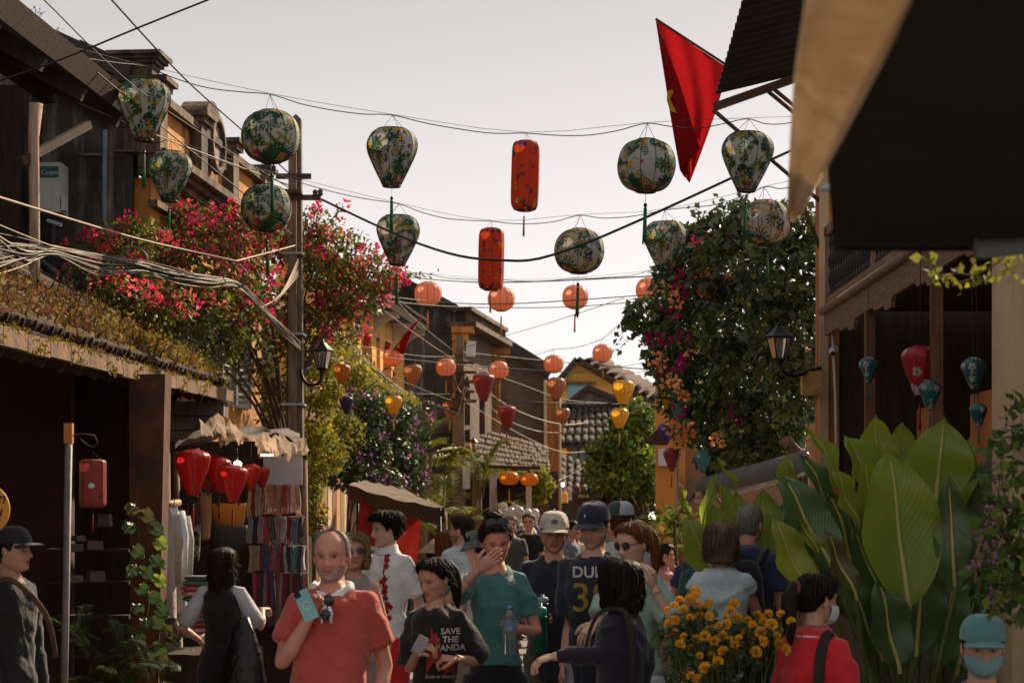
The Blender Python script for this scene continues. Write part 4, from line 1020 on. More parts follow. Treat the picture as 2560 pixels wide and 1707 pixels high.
# ------------------------------------------------------------------ wires
def spl(pts, n=6):
 o = []
 for i in range(len(pts) - 1):
  p0, p1, p2, p3 = pts[max(i - 1, 0)], pts[i], pts[i + 1], pts[min(i + 2, len(pts) - 1)]
  for j in range(n):
   t = j / n
   o.append(.5 * ((2 * p1) + (p2 - p0) * t + (2 * p0 - 5 * p1 + 4 * p2 - p3) * t * t + (-p0 + 3 * p1 - 3 * p2 + p3) * t ** 3))
 o.append(pts[-1]); return o
def wire(name, pts, r, m, label, cat='cable', group=None, n=6, sides=5):
 q = MB(); q.tube(spl([V(p) for p in pts], n), r, sides, cap=False)
 return single(name, q, m, label, cat, group)
def rowwire(rw, Y, x0, y0, x1, y1, dh, lb, Ya=None, Yb=None, r=.0045):
 pts = [P(x0, y0, Ya or Y)]
 for (k, x, y, w) in rw:
  h = {'garlic': .56, 'round': .44, 'tube': 1.2}[k]
  Yl = YO.get(x, Y); pts.append(P(x, y, Yl) + V((0, 0, (h + .28) * w * Yl / F)))
 pts.append(P(x1, y1, Yb or Y))
 full = []
 for i in range(len(pts) - 1):
  full.append(pts[i]); a, b = pts[i], pts[i + 1]
  for t in (.25, .5, .75): full.append(a.lerp(b, t) + V((0, 0, -dh * 4 * t * (1 - t) + random.uniform(-.012, .012))))
 full.append(pts[-1])
 wire('string_wire', full, r, m_wire, lb, 'wire', 'wires carrying the lanterns', 5)
 q = MB(); q.tube(spl([p + V((0, .01, .01)) for p in pts], 3), .002, 4, cap=False); single('support_wire', q, m_wire, lb.replace('slack black wire', 'taut thin steel line'), 'wire', 'wires carrying the lanterns')
rowwire([r_[:4] for r_ in row1], Y1, 60, 88, 2045, 292, .05, 'slack black wire carrying the nearer printed lanterns', 15.0, 17.4)
rowwire([r_[:4] for r_ in row2], Y2, 330, 330, 2050, 440, .05, 'slack black wire carrying the farther printed lanterns', 18.05, 17.4)
rowwire([('round', x, y, w) for x, y, w in ((1070, 735, 68), (1253, 748, 67), (1438, 743, 66), (1622, 725, 66))], Y3, 735, 655, 1720, 650, .04, 'slack black wire carrying the peach lanterns', 20, 24)
rowwire([('round', x, y, 50) for x, y in ((982, 893), (1115, 918), (1247, 925), (1384, 910), (1506, 883))], Y4, 880, 800, 1660, 690, .05, 'slack black wire carrying the salmon lanterns', 33, 26)
HW_ = [[(960, 880, 33), (1032, 938), (1391, 972), (1655, 900, 26)], [(1090, 985, 36), (1124, 1024), (1408, 1040), (1655, 960, 26)], [(845, 880, 25), (1209, 967), (1558, 981), (1655, 905, 26)], [(1150, 960, 36), (1267, 1042), (1549, 1046), (1655, 990, 26)], [(748, 930, 20), (855, 935), (984, 1013), (1130, 985, 36)]]
for h_, lb in zip(HW_, ('thin wire carrying the two larger batik lanterns', 'thin wire carrying the two small batik lanterns', 'thin wire carrying the tall crimson and larger golden lanterns', 'thin wire carrying the lower crimson and golden lanterns', 'thin wire carrying the amber and golden lanterns by the creeper')):
 wire('string_wire', [ATT[p] if len(p) == 2 else P(*p) for p in h_], .004, m_wire, lb, 'wire', 'wires carrying the lanterns', 5)
WL = [((790, 492, 20), (1050, 610, 18.5), (1240, 650, 17.5), (1440, 618, 17.0), (1960, 385, 17.0), (2052, 345, 17.4), .012, 'heavy black power cable swooping across the street'),
      ((-20, 8, 15), (150, 108, 15.5), (420, 330, 17), (700, 560, 19.5), (745, 610, 20), .006, 'taut wire running from the roof edge past the yellow house to the pole'),
      ((110, 0, 13), (340, 220, 16), (560, 370, 18.5), (740, 480, 20), .005, 'thin taut wire over the verge coping towards the pole'),
      ((270, -10, 13), (460, 195, 15.5), (610, 330, 18), (735, 445, 20), .007, 'thicker diagonal wire crossing the sky above the yellow house'),
      ((540, -8, 13), (350, 68, 13), (150, 150, 13), (-10, 205, 13), .007, 'wire slanting down from the sky to the dark terrace roof'),
      ((190, 255, 16.5), (420, 350, 17.8), (660, 440, 19.5), (740, 470, 20), .006, 'pale wire sloping along the yellow house cornice'),
      ((740, 660, 20), (1100, 700, 24), (1300, 705, 25), (1640, 690, 25), .008, 'black cable sagging behind the smaller red tube lantern'),
      ((740, 700, 20), (1000, 745, 26), (1250, 760, 27), (1650, 735, 26), .007, 'paired cable crossing just under the peach lanterns'),
      ((760, 725, 20), (1100, 765, 27), (1400, 768, 28), (1640, 750, 26), .006, 'lower thin cable under the peach lanterns'),
      ((1150, 880, 36), (1400, 905, 40), (1640, 925, 26), .008, 'dark cable from the second pole to the orange corner pillar'),
      ((1150, 905, 36), (1300, 960, 40), (1420, 1000, 48), (1560, 1010, 54), .01, 'dark cable from the second pole to the low tiled house'),
      ((1150, 925, 36), (1280, 1020, 38), (1400, 1060, 42), (1470, 1055, 46), .010, 'pale cable drooping past the brown wall'),
      ((1155, 960, 36), (1290, 1060, 38), (1420, 1080, 42), (1640, 1010, 30), .008, 'pale cable looping low over the dress shop roof'),
      ((1155, 1000, 36), (1300, 1085, 38), (1410, 1130, 42), (1510, 1120, 46), .008, 'pale cable lowest over the street bend'),
      ((870, 880, 29), (1000, 950, 32), (1150, 1010, 36), .006, 'thin wire across the golden creeper to the second pole'),
      ((960, 720, 30), (1050, 810, 34), (1150, 890, 36), .006, 'pale wire slanting across the arcade house eave'),
      ((945, 765, 30), (1060, 850, 34), (1152, 910, 36), .006, 'pale wire slanting under the curved brackets'),
      ((1155, 870, 36), (1260, 840, 34), (1380, 805, 30), (1560, 745, 26), .005, 'thin wire rising from the second pole to the dark creeper'),
      ((900, 865, 31), (1050, 890, 34), (1150, 890, 36), .007, 'black cable crossing the loggia arches'),
      ((1400, 1185, 48), (1500, 1150, 46), (1640, 1060, 40), .008, 'pale wire rising from the far shop to the tree'),
      ((1290, 1240, 40), (1420, 1190, 44), (1520, 1130, 46), .008, 'pale wire slanting over the dim far shop')]
for w in WL:
 pal = 'pale' in w[-1]
 wire('cable', [P(*p) for p in w[:-2]], w[-2], m_wirel if pal else m_wire, w[-1], 'cable', 'overhead cables')
wire('cable', [P(-20, 488, 12), P(340, 596, 16), P(590, 653, 17.2)], .009, m_wirel, 'bright taut cable from the terrace post down to the hanging coils', 'cable', 'overhead cables')
wire('cable', [P(590, 653, 17.2), P(670, 632, 18.6), P(745, 612, 20)], .009, m_wirel, 'bright taut cable from the hanging coil up to the pole', 'cable', 'overhead cables')
for (x, y, r, Y, lb) in ((335, 652, 33, 16, 'spare cable coil hanging over the weedy roof'), (588, 690, 28, 17.2, 'spare cable coil hanging close beside the near concrete pole')):
 q = MB(); c = P(x, y, Y); rr = r * Y / F
 for k in range(3): q.tube([c + V((rr * (1 + .04 * k) * math.cos(t * .3142), .01 * k, rr * (1 + .03 * k) * math.sin(t * .3142))) for t in range(21)], .006, 5, cap=False)
 single('cable_coil', q, mat('grey_cable', (.16, .16, .15), None, 6, .5), lb, 'cable coil', 'spare cable coils')
for i, (x, y, r, Y, lb) in enumerate(((912, 900, 16, 31, 'small black cable coil in the golden creeper below the loggia arches'), (970, 935, 15, 33, 'small black cable coil on the trunk cable beside the batik lantern'), (1048, 985, 13, 34, 'small black cable coil between the golden lantern and the dark gable'), (1080, 1000, 12, 34.5, 'small black cable coil close to the second pole'))):
 q = MB(); c = P(x, y, Y); rr = r * Y / F
 for k in range(2): q.tube([c + V((rr * (1 + .05 * k) * math.cos(t * .3142), .02 * k, rr * (1 + .05 * k) * math.sin(t * .3142))) for t in range(21)], .008, 5, cap=False)
 single('cable_coil', q, m_wire, lb, 'cable coil', 'coils along the trunk cable')
# bundle of service cables on the left, one part per cable
bun = thing('cable_bundle', 'sunlit-toned bundle of service cables sagging over the weedy roof to the pole', 'cable bundle', P(0, 640, 12))
path = [(-30, 590, 12), (60, 612, 12.8), (138, 628, 13.6), (250, 650, 14.8), (350, 668, 15.6), (440, 690, 16.1), (520, 705, 16.7), (592, 712, 17.4), (655, 770, 18.3), (700, 820, 19.1), (748, 868, 19.8)]
tight = [2.6, 1.9, .7, 1.2, .7, .9, .7, .55, .8, .9, .7]
for i in range(24):
 a = random.uniform(0, 6.28); rr = random.uniform(.2, 1) * .055
 pts = []
 for (p, k) in zip(path, tight):
  a += random.uniform(-1.1, 1.1)
  pts.append(P(*p) + V((random.uniform(-.02, .02), math.cos(a) * rr * k, math.sin(a) * rr * k * 1.25 + random.uniform(-.014, .014) - (.05 * random.random() * k if k > 1.1 else 0))))
 q = MB(); q.tube(spl(pts, 5), random.choice((.004, .0055, .0075)), 5, cap=False); q.build('cable', random.choice((m_wirel, m_wirel, m_wire, m_wire, mat('grey_cable', (.16, .16, .15), None, 6, .5))), bun)  # golden-beige cables: sunlight put into their colour
for i in range(7):
 q = MB(); a = P(655, 768, 18.3); q.tube(spl([a, P(690 + i * 2, 752 - i * 3, 19.2), P(745, 690 - i * 7, 19.85)], 5), .006, 5, cap=False); q.build('cable', m_wirel, bun)
trunk = thing('trunk_cable', 'twisted dark trunk cable slanting along the golden creeper to the second pole', 'cable bundle', P(880, 860, 28))
for i in range(6):
 a = random.uniform(0, 6.28); pts = []
 for p in ((748, 760, 20.2), (845, 838, 26), (905, 895, 30), (960, 945, 32), (1015, 985, 34), (1080, 1010, 35), (1150, 1030, 36)):
  a += 1.1; pts.append(P(*p) + V((.0, .035 * math.cos(a), .04 * math.sin(a))))
 q = MB(); q.tube(spl(pts, 6), .014, 5, cap=False); q.build('cable', m_wire if i % 3 else m_wirel, trunk)

# ------------------------------------------------------------------ utility poles and street lamps
pole = thing('utility_pole', 'tall weathered concrete utility pole with iron crossarms by the bougainvillea', 'utility pole', (P(735, 0, 20).x, 20, 0))
x0 = P(735, 0, 20).x; zt = P(0, 300, 20).z
q = MB(); q.hexa([(x0 - .11, 19.9, 0), (x0 + .11, 19.9, 0), (x0 + .11, 20.1, 0), (x0 - .11, 20.1, 0), (x0 - .055 + .02, 19.94, zt), (x0 + .055 + .02, 19.94, zt), (x0 + .055 + .02, 20.06, zt), (x0 - .055 + .02, 20.06, zt)])
q.add([(x0 - .035, 19.94, zt), (x0 + .075, 19.94, zt), (x0 + .075, 20.06, zt), (x0 - .035, 20.06, zt), (x0 + .02, 20, zt + .06)], [(0, 1, 4), (1, 2, 4), (2, 3, 4), (3, 0, 4)])
q.build('shaft', m_conc, pole)
q = MB(); q.box((x0, 19.88, 3.0), (.08, .06, 5.2)); q.build('rib', m_wood, pole)
q = MB(); beam(q, P(690, 441, 19.86), P(778, 441, 19.86), .05, .05); q.build('crossarm', m_rust, pole)
q = MB(); beam(q, P(720, 494, 19.86), P(802, 494, 19.86), .05, .05); beam(q, P(712, 480, 19.8), P(755, 480, 19.8), .16, .035); q.build('crossarm', m_rust, pole)
for (x, y) in ((788, 484), (801, 482)):
 q = MB(); c = P(x, y, 19.84); q.lathe([(.02, -.03), (.028, -.01), (.02, 0), (.03, .015), (.02, .03), (.01, .04)], 10, c); q.build('insulator', m_rust, pole)
q = MB(); c = P(684, 424, 19.6); q.box(c, (.04, .05, .07)); q.tube([c + V((0, 0, .03)), c + V((0, 0, .09))], .008, 6); q.build('floodlight', m_iron, pole)
for z in (2.9, 3.6, 4.4):
 q = MB(); q.box((x0, 19.97, z), (.235 - .02 * (z - 2.9), .25, .02)); q.build('strap', m_steel, pole)
pole2 = thing('utility_pole', 'farther concrete utility pole crowded with boxes, wires and a lamp', 'utility pole', (P(1150, 0, 36).x, 36, 0))
x0 = P(1148, 0, 36).x; zt = P(0, 842, 36).z
q = MB(); q.hexa([(x0 - .14, 35.88, 0), (x0 + .12, 35.88, 0), (x0 + .12, 36.1, 0), (x0 - .14, 36.1, 0), (x0 - .05, 35.92, zt), (x0 + .08, 35.92, zt), (x0 + .08, 36.05, zt), (x0 - .05, 36.05, zt)]); q.build('shaft', m_conc, pole2)
for i in range(5):
 q = MB(); y = 905 + i * 24; beam(q, P(1118 - 4 * (i % 2), y, 35.85), P(1186 + 5 * (i % 3), y + 2, 35.85), .05, .05); q.build('crossarm', m_rust, pole2)
q = MB(); q.box(P(1177, 872, 35.8), (.16, .15, .27), Matrix.Rotation(.08, 3, 'Y')); q.build('terminal_box', m_plasticw, pole2)
q = MB(); q.box(P(1166, 1192, 35.8), (.13, .12, .42)); q.build('meter_box', mat('pale_meter_box', (.50, .58, .55), (.38, .45, .43), 5, .5), pole2)
q = MB(); q.box(P(1130, 1197, 35.8), (.07, .1, .22)); q.build('switch_box', m_cream, pole2)
q = MB(); q.box(P(1173, 1068, 35.7), (.17, .12, .075), Matrix.Rotation(-.12, 3, 'Y')); q.build('camera_housing', m_plasticw, pole2)
for i in range(9):
 q = MB(); a = P(1125 + random.random() * 50, 890 + random.random() * 60, 35.8); b = P(1120 + random.random() * 60, 980 + random.random() * 60, 35.75); q.tube(sag(a, b, random.uniform(.02, .15), 8), .009, 5, cap=False); q.build('loose_cable', random.choice((m_wire, m_wirel)), pole2)
m_lglass = mat('lamp_glass', (.72, .66, .58), (.62, .55, .47), 5, .15, trans=.75)
def lamp(px, py, Y, wpx, side, arm, label, lean=0.0):
 """hooded four-sided iron street lamp on a curved arm"""
 S = wpx * Y / F; c = P(px, py, Y); t = thing('street_lamp', label, 'street lamp', c, 'iron street lamps')
 n = 6
 hood = [(.06, .62), (.09, .66), (.05, .70), (.10, .60), (.16, .55), (.24, .47), (.34, .38), (.50, .26), (.50, .22), (.42, .22)]
 q = MB(); q.lathe([(r * S, z * S) for r, z in sorted(hood, key=lambda a: -a[1])], n, c, smooth=False); q.build('hood', m_iron, t)
 q = MB()
 for k in range(n):
  a = 2 * math.pi * k / n
  q.tube([c + V((.40 * S * math.cos(a), .40 * S * math.sin(a), .22 * S)), c + V((.22 * S * math.cos(a), .22 * S * math.sin(a), -.45 * S))], .022 * S, 5)
 q.lathe([(.40 * S, .20 * S), (.42 * S, .23 * S), (.36 * S, .23 * S)], n, c); q.build('cage', m_iron, t)['kind'] = 'stuff'
 for k in range(n):
  a0, a1 = 2 * math.pi * k / n + .08, 2 * math.pi * (k + 1) / n - .08
  q = MB(); ps = [c + V((.385 * S * math.cos(a), .385 * S * math.sin(a), .2 * S)) for a in (a0, a1)] + [c + V((.215 * S * math.cos(a), .215 * S * math.sin(a), -.43 * S)) for a in (a1, a0)]
  q.add(ps, [(0, 1, 2, 3)]); q.build('pane', m_lglass, t)
 q = MB(); q.lathe([(.10 * S, -.40 * S), (.12 * S, -.2 * S), (.10 * S, 0), (.06 * S, .12 * S)], 10, c); q.build('bulb', m_plasticw, t)
 q = MB(); q.lathe([(.23 * S, -.43 * S), (.25 * S, -.48 * S), (.16 * S, -.54 * S), (.10 * S, -.62 * S)], 10, c); q.build('base', m_iron, t)
 q = MB(); q.tube(spl([P(*p) for p in arm], 6), .07 * S, 8); q.build('arm', m_iron, t)
 return t
lamp(806, 892, 19.8, 62, -1, [(806, 925, 19.8), (800, 955, 19.8), (775, 962, 19.8), (758, 948, 19.85), (752, 925, 19.92)], 'black iron street lamp on the near concrete pole')
lamp(1184, 1112, 35.6, 27, -1, [(1184, 1126, 35.6), (1180, 1140, 35.6), (1165, 1142, 35.7), (1152, 1130, 35.9)], 'smaller black iron street lamp on the farther pole')
lamp(1948, 862, 16.8, 78, 1, [(1948, 905, 16.8), (1960, 930, 16.8), (1985, 940, 16.9), (2030, 925, 17.2), (2050, 920, 17.35)], 'grey iron street lamp before the dark creeper on the orange pillar')

# ------------------------------------------------------------------ national flag on its pole
fl_ = thing('flag', 'sunlit red flag with yellow star hanging folded from a tilted pole', 'flag', P(1822, 170, 17.15))
m_flag = mat('red_flag_cloth', (.40, .011, .015), (.34, .009, .012), 6, .8, .1, 120, transl=.42, spec=.1)
Lb = [(1640, 52), (1652, 130), (1663, 200), (1675, 280), (1686, 345), (1700, 424), (1712, 443), (1724, 458)]
Rb = [(1822, 172), (1812, 205), (1800, 245), (1788, 285), (1772, 330), (1752, 385), (1738, 422), (1724, 458)]
q = MB(); rows = []
for i in range(29):
 t = i / 28 * 7; k = min(int(t), 6); f = t - k
 l = V((Lb[k][0] + (Lb[k + 1][0] - Lb[k][0]) * f, Lb[k][1] + (Lb[k + 1][1] - Lb[k][1]) * f, 0)); r_ = V((Rb[k][0] + (Rb[k + 1][0] - Rb[k][0]) * f, Rb[k][1] + (Rb[k + 1][1] - Rb[k][1]) * f, 0))
 row = []
 for j in range(21):
  s = j / 20; p = l.lerp(r_, s); row.append(P(p.x, p.y, 17.15 + .06 * math.sin(s * 7 + t * .5) * s + .03 * math.sin(s * 15 - t)))
 rows.append(row)
q.grid(rows); q.build('cloth', m_flag, fl_)
Fb = [(1646, 62), (1668, 125), (1692, 188), (1712, 248), (1730, 310), (1754, 369), (1722, 395), (1700, 416)]
q = MB(); rows = []
for i in range(29):
 t = i / 28 * 7; k = min(int(t), 6); f = t - k
 l = V((Lb[k][0] + (Lb[k + 1][0] - Lb[k][0]) * f, Lb[k][1] + (Lb[k + 1][1] - Lb[k][1]) * f, 0)); r_ = V((Fb[k][0] + (Fb[k + 1][0] - Fb[k][0]) * f, Fb[k][1] + (Fb[k + 1][1] - Fb[k][1]) * f, 0))
 if i > 24: l = l.lerp(r_, (i - 24) / 4 * .95)
 row = []
 for j in range(15):
  s = j / 14; p = l.lerp(r_, s); row.append(P(p.x, p.y, 17.12 - .13 * math.sin(s * 1.5) - .015 * math.sin(s * 9 + t)))
 rows.append(row)
q.grid(rows); q.grid([[p + V((0, .012, 0)) for p in r_] for r_ in rows]); q.grid([[p + V((0, .024, 0)) for p in r_] for r_ in rows]); q.build('folded_edge', m_flag, fl_)
q = MB(); st = [(1667, 252), (1668, 228), (1689, 221), (1675, 248), (1692, 283), (1675, 278)]
q.add([P(x, y, 17.12 - .13 * math.sin(min(1, (x - (1640 + (y - 50) * .155)) / 60) * 1.5) - .03) for x, y in st], [(0, 1, 2), (0, 2, 3), (0, 3, 4), (0, 4, 5)]); q.build('star', mat('yellow_star_cloth', (.75, .42, .02), None, 5, .8, transl=.3), fl_)
q = MB(); q.tube([P(1639, 48, 17.15), P(1830, 172, 17.1)], .012, 6); q.build('pole', m_rust, fl_)
fl2 = thing('flag', 'small red flag furled along its pole on the arcade house', 'flag', P(985, 880, 33))
q = MB(); a, b = P(1055, 790, 33), P(985, 872, 33)
q.tube([a, a.lerp(b, .35), a.lerp(b, .65) + V((0, 0, -.1)), a.lerp(b, .85) + V((.05, 0, -.12)), b], [.01, .05, .13, .14, .03], 8, flat=.5); q.build('cloth', m_flag, fl2)
q = MB(); q.tube([a, P(978, 882, 33.2)], .015, 6); q.build('pole', m_rust, fl2)

# ------------------------------------------------------------------ near awning on the right, out of focus
aw = thing('dark_awning', 'dark awning close by with a sunlit beige valance, soft in the foreground', 'awning', (1.6, 3.5, 0))
c0, c1 = P(2086, 628, 4.5), P(2292, -20, 2.32)
zA = c0.z
q = MB(); pl_ = [(c0.x, 4.5), (P(2070, 0, 3.48).x, 3.48), (c1.x, 2.32), (c1.x - .03, 1.7), (2.3, 1.6), (2.3, 4.5)]
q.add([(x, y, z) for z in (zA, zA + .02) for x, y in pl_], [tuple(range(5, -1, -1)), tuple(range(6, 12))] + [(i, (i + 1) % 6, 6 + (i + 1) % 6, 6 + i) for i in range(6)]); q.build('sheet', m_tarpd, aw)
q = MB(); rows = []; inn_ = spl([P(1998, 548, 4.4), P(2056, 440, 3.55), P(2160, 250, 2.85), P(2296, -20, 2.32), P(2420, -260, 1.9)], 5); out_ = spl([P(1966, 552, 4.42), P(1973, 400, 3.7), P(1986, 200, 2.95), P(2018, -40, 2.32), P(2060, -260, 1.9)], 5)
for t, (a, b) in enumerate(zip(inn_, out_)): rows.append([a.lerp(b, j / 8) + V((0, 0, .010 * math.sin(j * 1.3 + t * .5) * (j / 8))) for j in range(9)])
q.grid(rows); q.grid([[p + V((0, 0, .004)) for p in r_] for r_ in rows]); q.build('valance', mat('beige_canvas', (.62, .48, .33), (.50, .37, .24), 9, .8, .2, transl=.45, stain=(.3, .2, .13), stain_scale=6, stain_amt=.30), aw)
q = MB(); q.hexa([(c0.x + .002, 4.44, zA - .20 + .2), (c0.x + .6, 4.46, zA), (c0.x + .6, 4.48, zA), (c0.x, 4.46, zA), (c0.x, 4.44, zA + .6), (c0.x + .6, 4.46, zA + .6), (c0.x + .6, 4.48, zA + .6), (c0.x, 4.46, zA + .6)]); q.build('back_flap', m_tarpd, aw)
q = MB(); a, b = P(2440, 622, 4.3), P(2700, 600, 4.3); q.tube([a, b], .022, 10); q.build('roller_tube', mat('grey_blue_tube', (.16, .19, .22), None, 3, .45), aw)
q = MB(); q.tube([P(2052, 471, 4.2), P(2135, 466, 4.2)], .008, 8); q.build('clip', m_steel, aw)
q = MB(); q.tube([(2.25, 4.4, 0), (2.25, 4.4, zA + .04)], .025, 8); q.build('post', m_steel, aw)
# ------------------------------------------------------------------ foliage
m_leaf = mat('bougainvillea_leaf', (.20, .22, .045), (.10, .13, .03), 3, .55, transl=.42, attr=True, spec=.35)
m_gold = mat('golden_creeper_leaf', (.34, .30, .045), (.18, .19, .03), 3, .55, transl=.45, attr=True, spec=.3)  # on the creeper the gold stands in for sunlight on its leaves
m_dark = mat('dark_creeper_leaf', (.075, .110, .040), (.038, .064, .026), 3, .42, transl=.28, attr=True, spec=.5)
m_bract = mat('bract_petal', (1, 1, 1), (.85, .85, .85), 6, .7, transl=.42, attr=True, spec=.2)
m_twig = mat('twig_bark', (.13, .085, .055), (.06, .04, .028), 9, .85)
m_dry = mat('dry_weed', (1, 1, 1), (.8, .8, .8), 6, .8, transl=.3, attr=True, spec=.2)
def blobs_px(l):
 return [(P(x, y, Y), (rx, ry, rz)) for (x, y, Y, rx, ry, rz) in l]
def bracts(name, centers, per, rad, size, cols, parent):
 n = len(centers); c = np.repeat(np.array([tuple(p) for p in centers]), per, 0); d = rdir(n * per, .2)
 r = rad * (.35 + .65 * RS.rand(n * per, 1)); pts = c + d * r
 ax = unit(d + .7 * RS.normal(size=(n * per, 3))); nm = rdir(n * per)
 ci = np.repeat(RS.randint(0, len(cols), n), per); cc = np.asarray(cols, float)[ci]
 o = leaves(name, pts, ax, nm, size * (.7 + .6 * RS.rand(n * per)), m_bract, parent, aspect=.85, fold=.22, droop=-.1, colvar=.25)
 ca = o.data.color_attributes['Col']; arr = np.empty(len(o.data.vertices) * 4, np.float32); ca.data.foreach_get('color', arr); arr = arr.reshape(-1, 4); arr[:, :3] *= np.repeat(cc, 5, 0); ca.data.foreach_set('color', arr.ravel())
 o['kind'] = 'stuff'
 return o
def twigs(name, starts, ends, r, m, parent, wob=.08, n=7):
 q = MB()
 for a, b in zip(starts, ends):
  a, b = V(a), V(b); L = (b - a).length; w = V((random.uniform(-1, 1), random.uniform(-1, 1), random.uniform(-.2, 1))) * wob * L
  pts = [a.lerp(b, t / n) + w * math.sin(math.pi * t / n) + V((random.uniform(-1, 1), random.uniform(-1, 1), random.uniform(-1, 1))) * .012 * L for t in range(n + 1)]
  q.tube(pts, [r * (1 - .75 * t / n) for t in range(n + 1)], 4, cap=False)
 o = q.build(name, m, parent); o['kind'] = 'stuff'; return o
def shrub(name, label, cat, base, bl, nleaf, size, m, aspect=.62, up=.15, shell=.5, ntw=40, hue=None, colvar=.38, trunk_r=.05, group=None):
 root = thing(name, label, cat, base, group)
 B = blobs_px(bl); pts, d = blob_points(B, nleaf, shell)
 ax = unit(d * .5 + RS.normal(size=d.shape) * .7 + np.array([0, 0, -.25])); nm = unit(d * .6 + np.array([0, 0, .6]) + RS.normal(size=d.shape) * .45)
 o = leaves('foliage', pts, ax, nm, size * (.6 + .8 * RS.rand(nleaf)), m, root, aspect, colvar=colvar, hue=hue); o['kind'] = 'stuff'
 st, en = [], []
 for i in range(ntw):
  c, r = B[RS.randint(len(B))]; dd = rdir(1)[0]
  e = c + V(tuple(dd * np.array(r) * (1.0 + .18 * RS.rand()))); s = V(c) + V(tuple(rdir(1)[0] * np.array(r) * .3)) - V((0, 0, r[2] * .3)); st.append(s); en.append(e)
 twigs('twig', st, en, .010, m_twig, root)
 # main limbs from the base to the clumps
 q = MB()
 for (c, r) in B[::2]:
  a = V(base); k_ = V((random.uniform(-.06, .06), random.uniform(-.06, .06), 0)); zc = c.z - base[2]; mid = V((a.x * .55 + c.x * .45, a.y * .55 + c.y * .45, base[2] + zc * .88)); q.tube(spl([a + k_, a + k_ * 1.6 + V((0, 0, zc * .35)), a + k_ + (V((c.x, c.y, 0)) - V((a.x, a.y, 0))) * .08 + V((0, 0, zc * .68)), mid, V(c)], 3), [trunk_r * (.75 - .62 * t_ / 12) for t_ in range(13)], 6, cap=False)
 q.build('trunk', m_twig, root)
 return root, B
bl = [(225, 700, 17.0, .26, .25, .14), (300, 745, 17.0, .3, .25, .14), (400, 760, 17.4, .32, .25, .18), (255, 640, 17.5, .3, .25, .18), (330, 600, 17.7, .34, .28, .20), (310, 690, 17.5, .32, .25, .16), (430, 590, 18.6, .34, .3, .24), (520, 575, 19, .40, .35, .26), (600, 605, 19.4, .34, .33, .26), (690, 600, 20.6, .3, .25, .25), (440, 680, 18.3, .44, .3, .28),
      (540, 680, 18.7, .45, .35, .30), (615, 700, 19.3, .32, .33, .30), (470, 770, 18.2, .40, .3, .26), (580, 790, 18.8, .36, .3, .28), (690, 790, 20.7, .32, .25, .36), (800, 640, 20.6, .42, .35, .32), (870, 640, 20.9, .32, .3, .26), (940, 690, 21.2, .26, .25, .20),
      (800, 740, 20.8, .42, .35, .32), (880, 740, 21, .36, .3, .26), (790, 570, 20.5, .24, .24, .18), (830, 820, 21.2, .36, .3, .26), (760, 850, 20.8, .26, .3, .3), (630, 890, 19.5, .22, .22, .26), (700, 960, 20.6, .24, .2, .34), (560, 850, 18.6, .26, .25, .2), (690, 1060, 20.6, .2, .2, .26)]
boug, B = shrub('bougainvillea', 'sprawling crimson bougainvillea over the weedy roof and round the near pole', 'bougainvillea', (P(715, 0, 20.3).x, 20.4, 0), bl, 10500, .060, m_leaf, ntw=260, hue=[(1, 1, 1), (1.1, 1, .8), (.75, .85, .8), (1.3, 1.15, .7)], trunk_r=.04)
cen, dd = blob_points(B[:-4], 520, .9)
ok = dd[:, 2] > -.35; cen = cen[ok]
CRIM = [(.82, .06, .16), (.75, .045, .19), (.86, .10, .11), (.68, .03, .14), (.88, .18, .19)]
bracts('blossom', [V(c) for c in cen], 12, .07, .046, CRIM, boug)
# sprays standing against the sky
sp_e = [P(790, 512, 20.4), P(862, 515, 20.6), P(1000, 670, 21.4), P(1018, 695, 21.4), P(690, 500, 19.6), P(455, 510, 18.6), P(960, 640, 21.2), P(1040, 690, 21.5), P(1085, 684, 21.6), P(760, 560, 20.4)]
sp_s = [P(775, 600, 20.4), P(800, 580, 20.5), P(930, 690, 21.2), P(930, 690, 21.2), P(660, 590, 19.5), P(440, 570, 18.6), P(890, 660, 21), P(950, 690, 21.3), P(990, 695, 21.4), P(740, 640, 20.4)]
twigs('spray', sp_s, sp_e, .007, m_twig, boug)
lp = []
for a, b in zip(sp_s, sp_e):
 for t in np.linspace(.1, 1, 26): lp.append(tuple(a.lerp(b, t) + V(tuple(RS.normal(size=3) * .03))))
n = len(lp); o = leaves('spray_leaf', lp, rdir(n), rdir(n, .6), .05 * np.ones(n), m_leaf, boug); o['kind'] = 'stuff'
bracts('spray_blossom', [P(790, 512, 20.4), P(790, 525, 20.4), P(862, 515, 20.6), P(1000, 670, 21.4), P(1005, 690, 21.4), P(1012, 705, 21.4), P(985, 680, 21.4)], 14, .06, .045, CRIM[:2], boug)

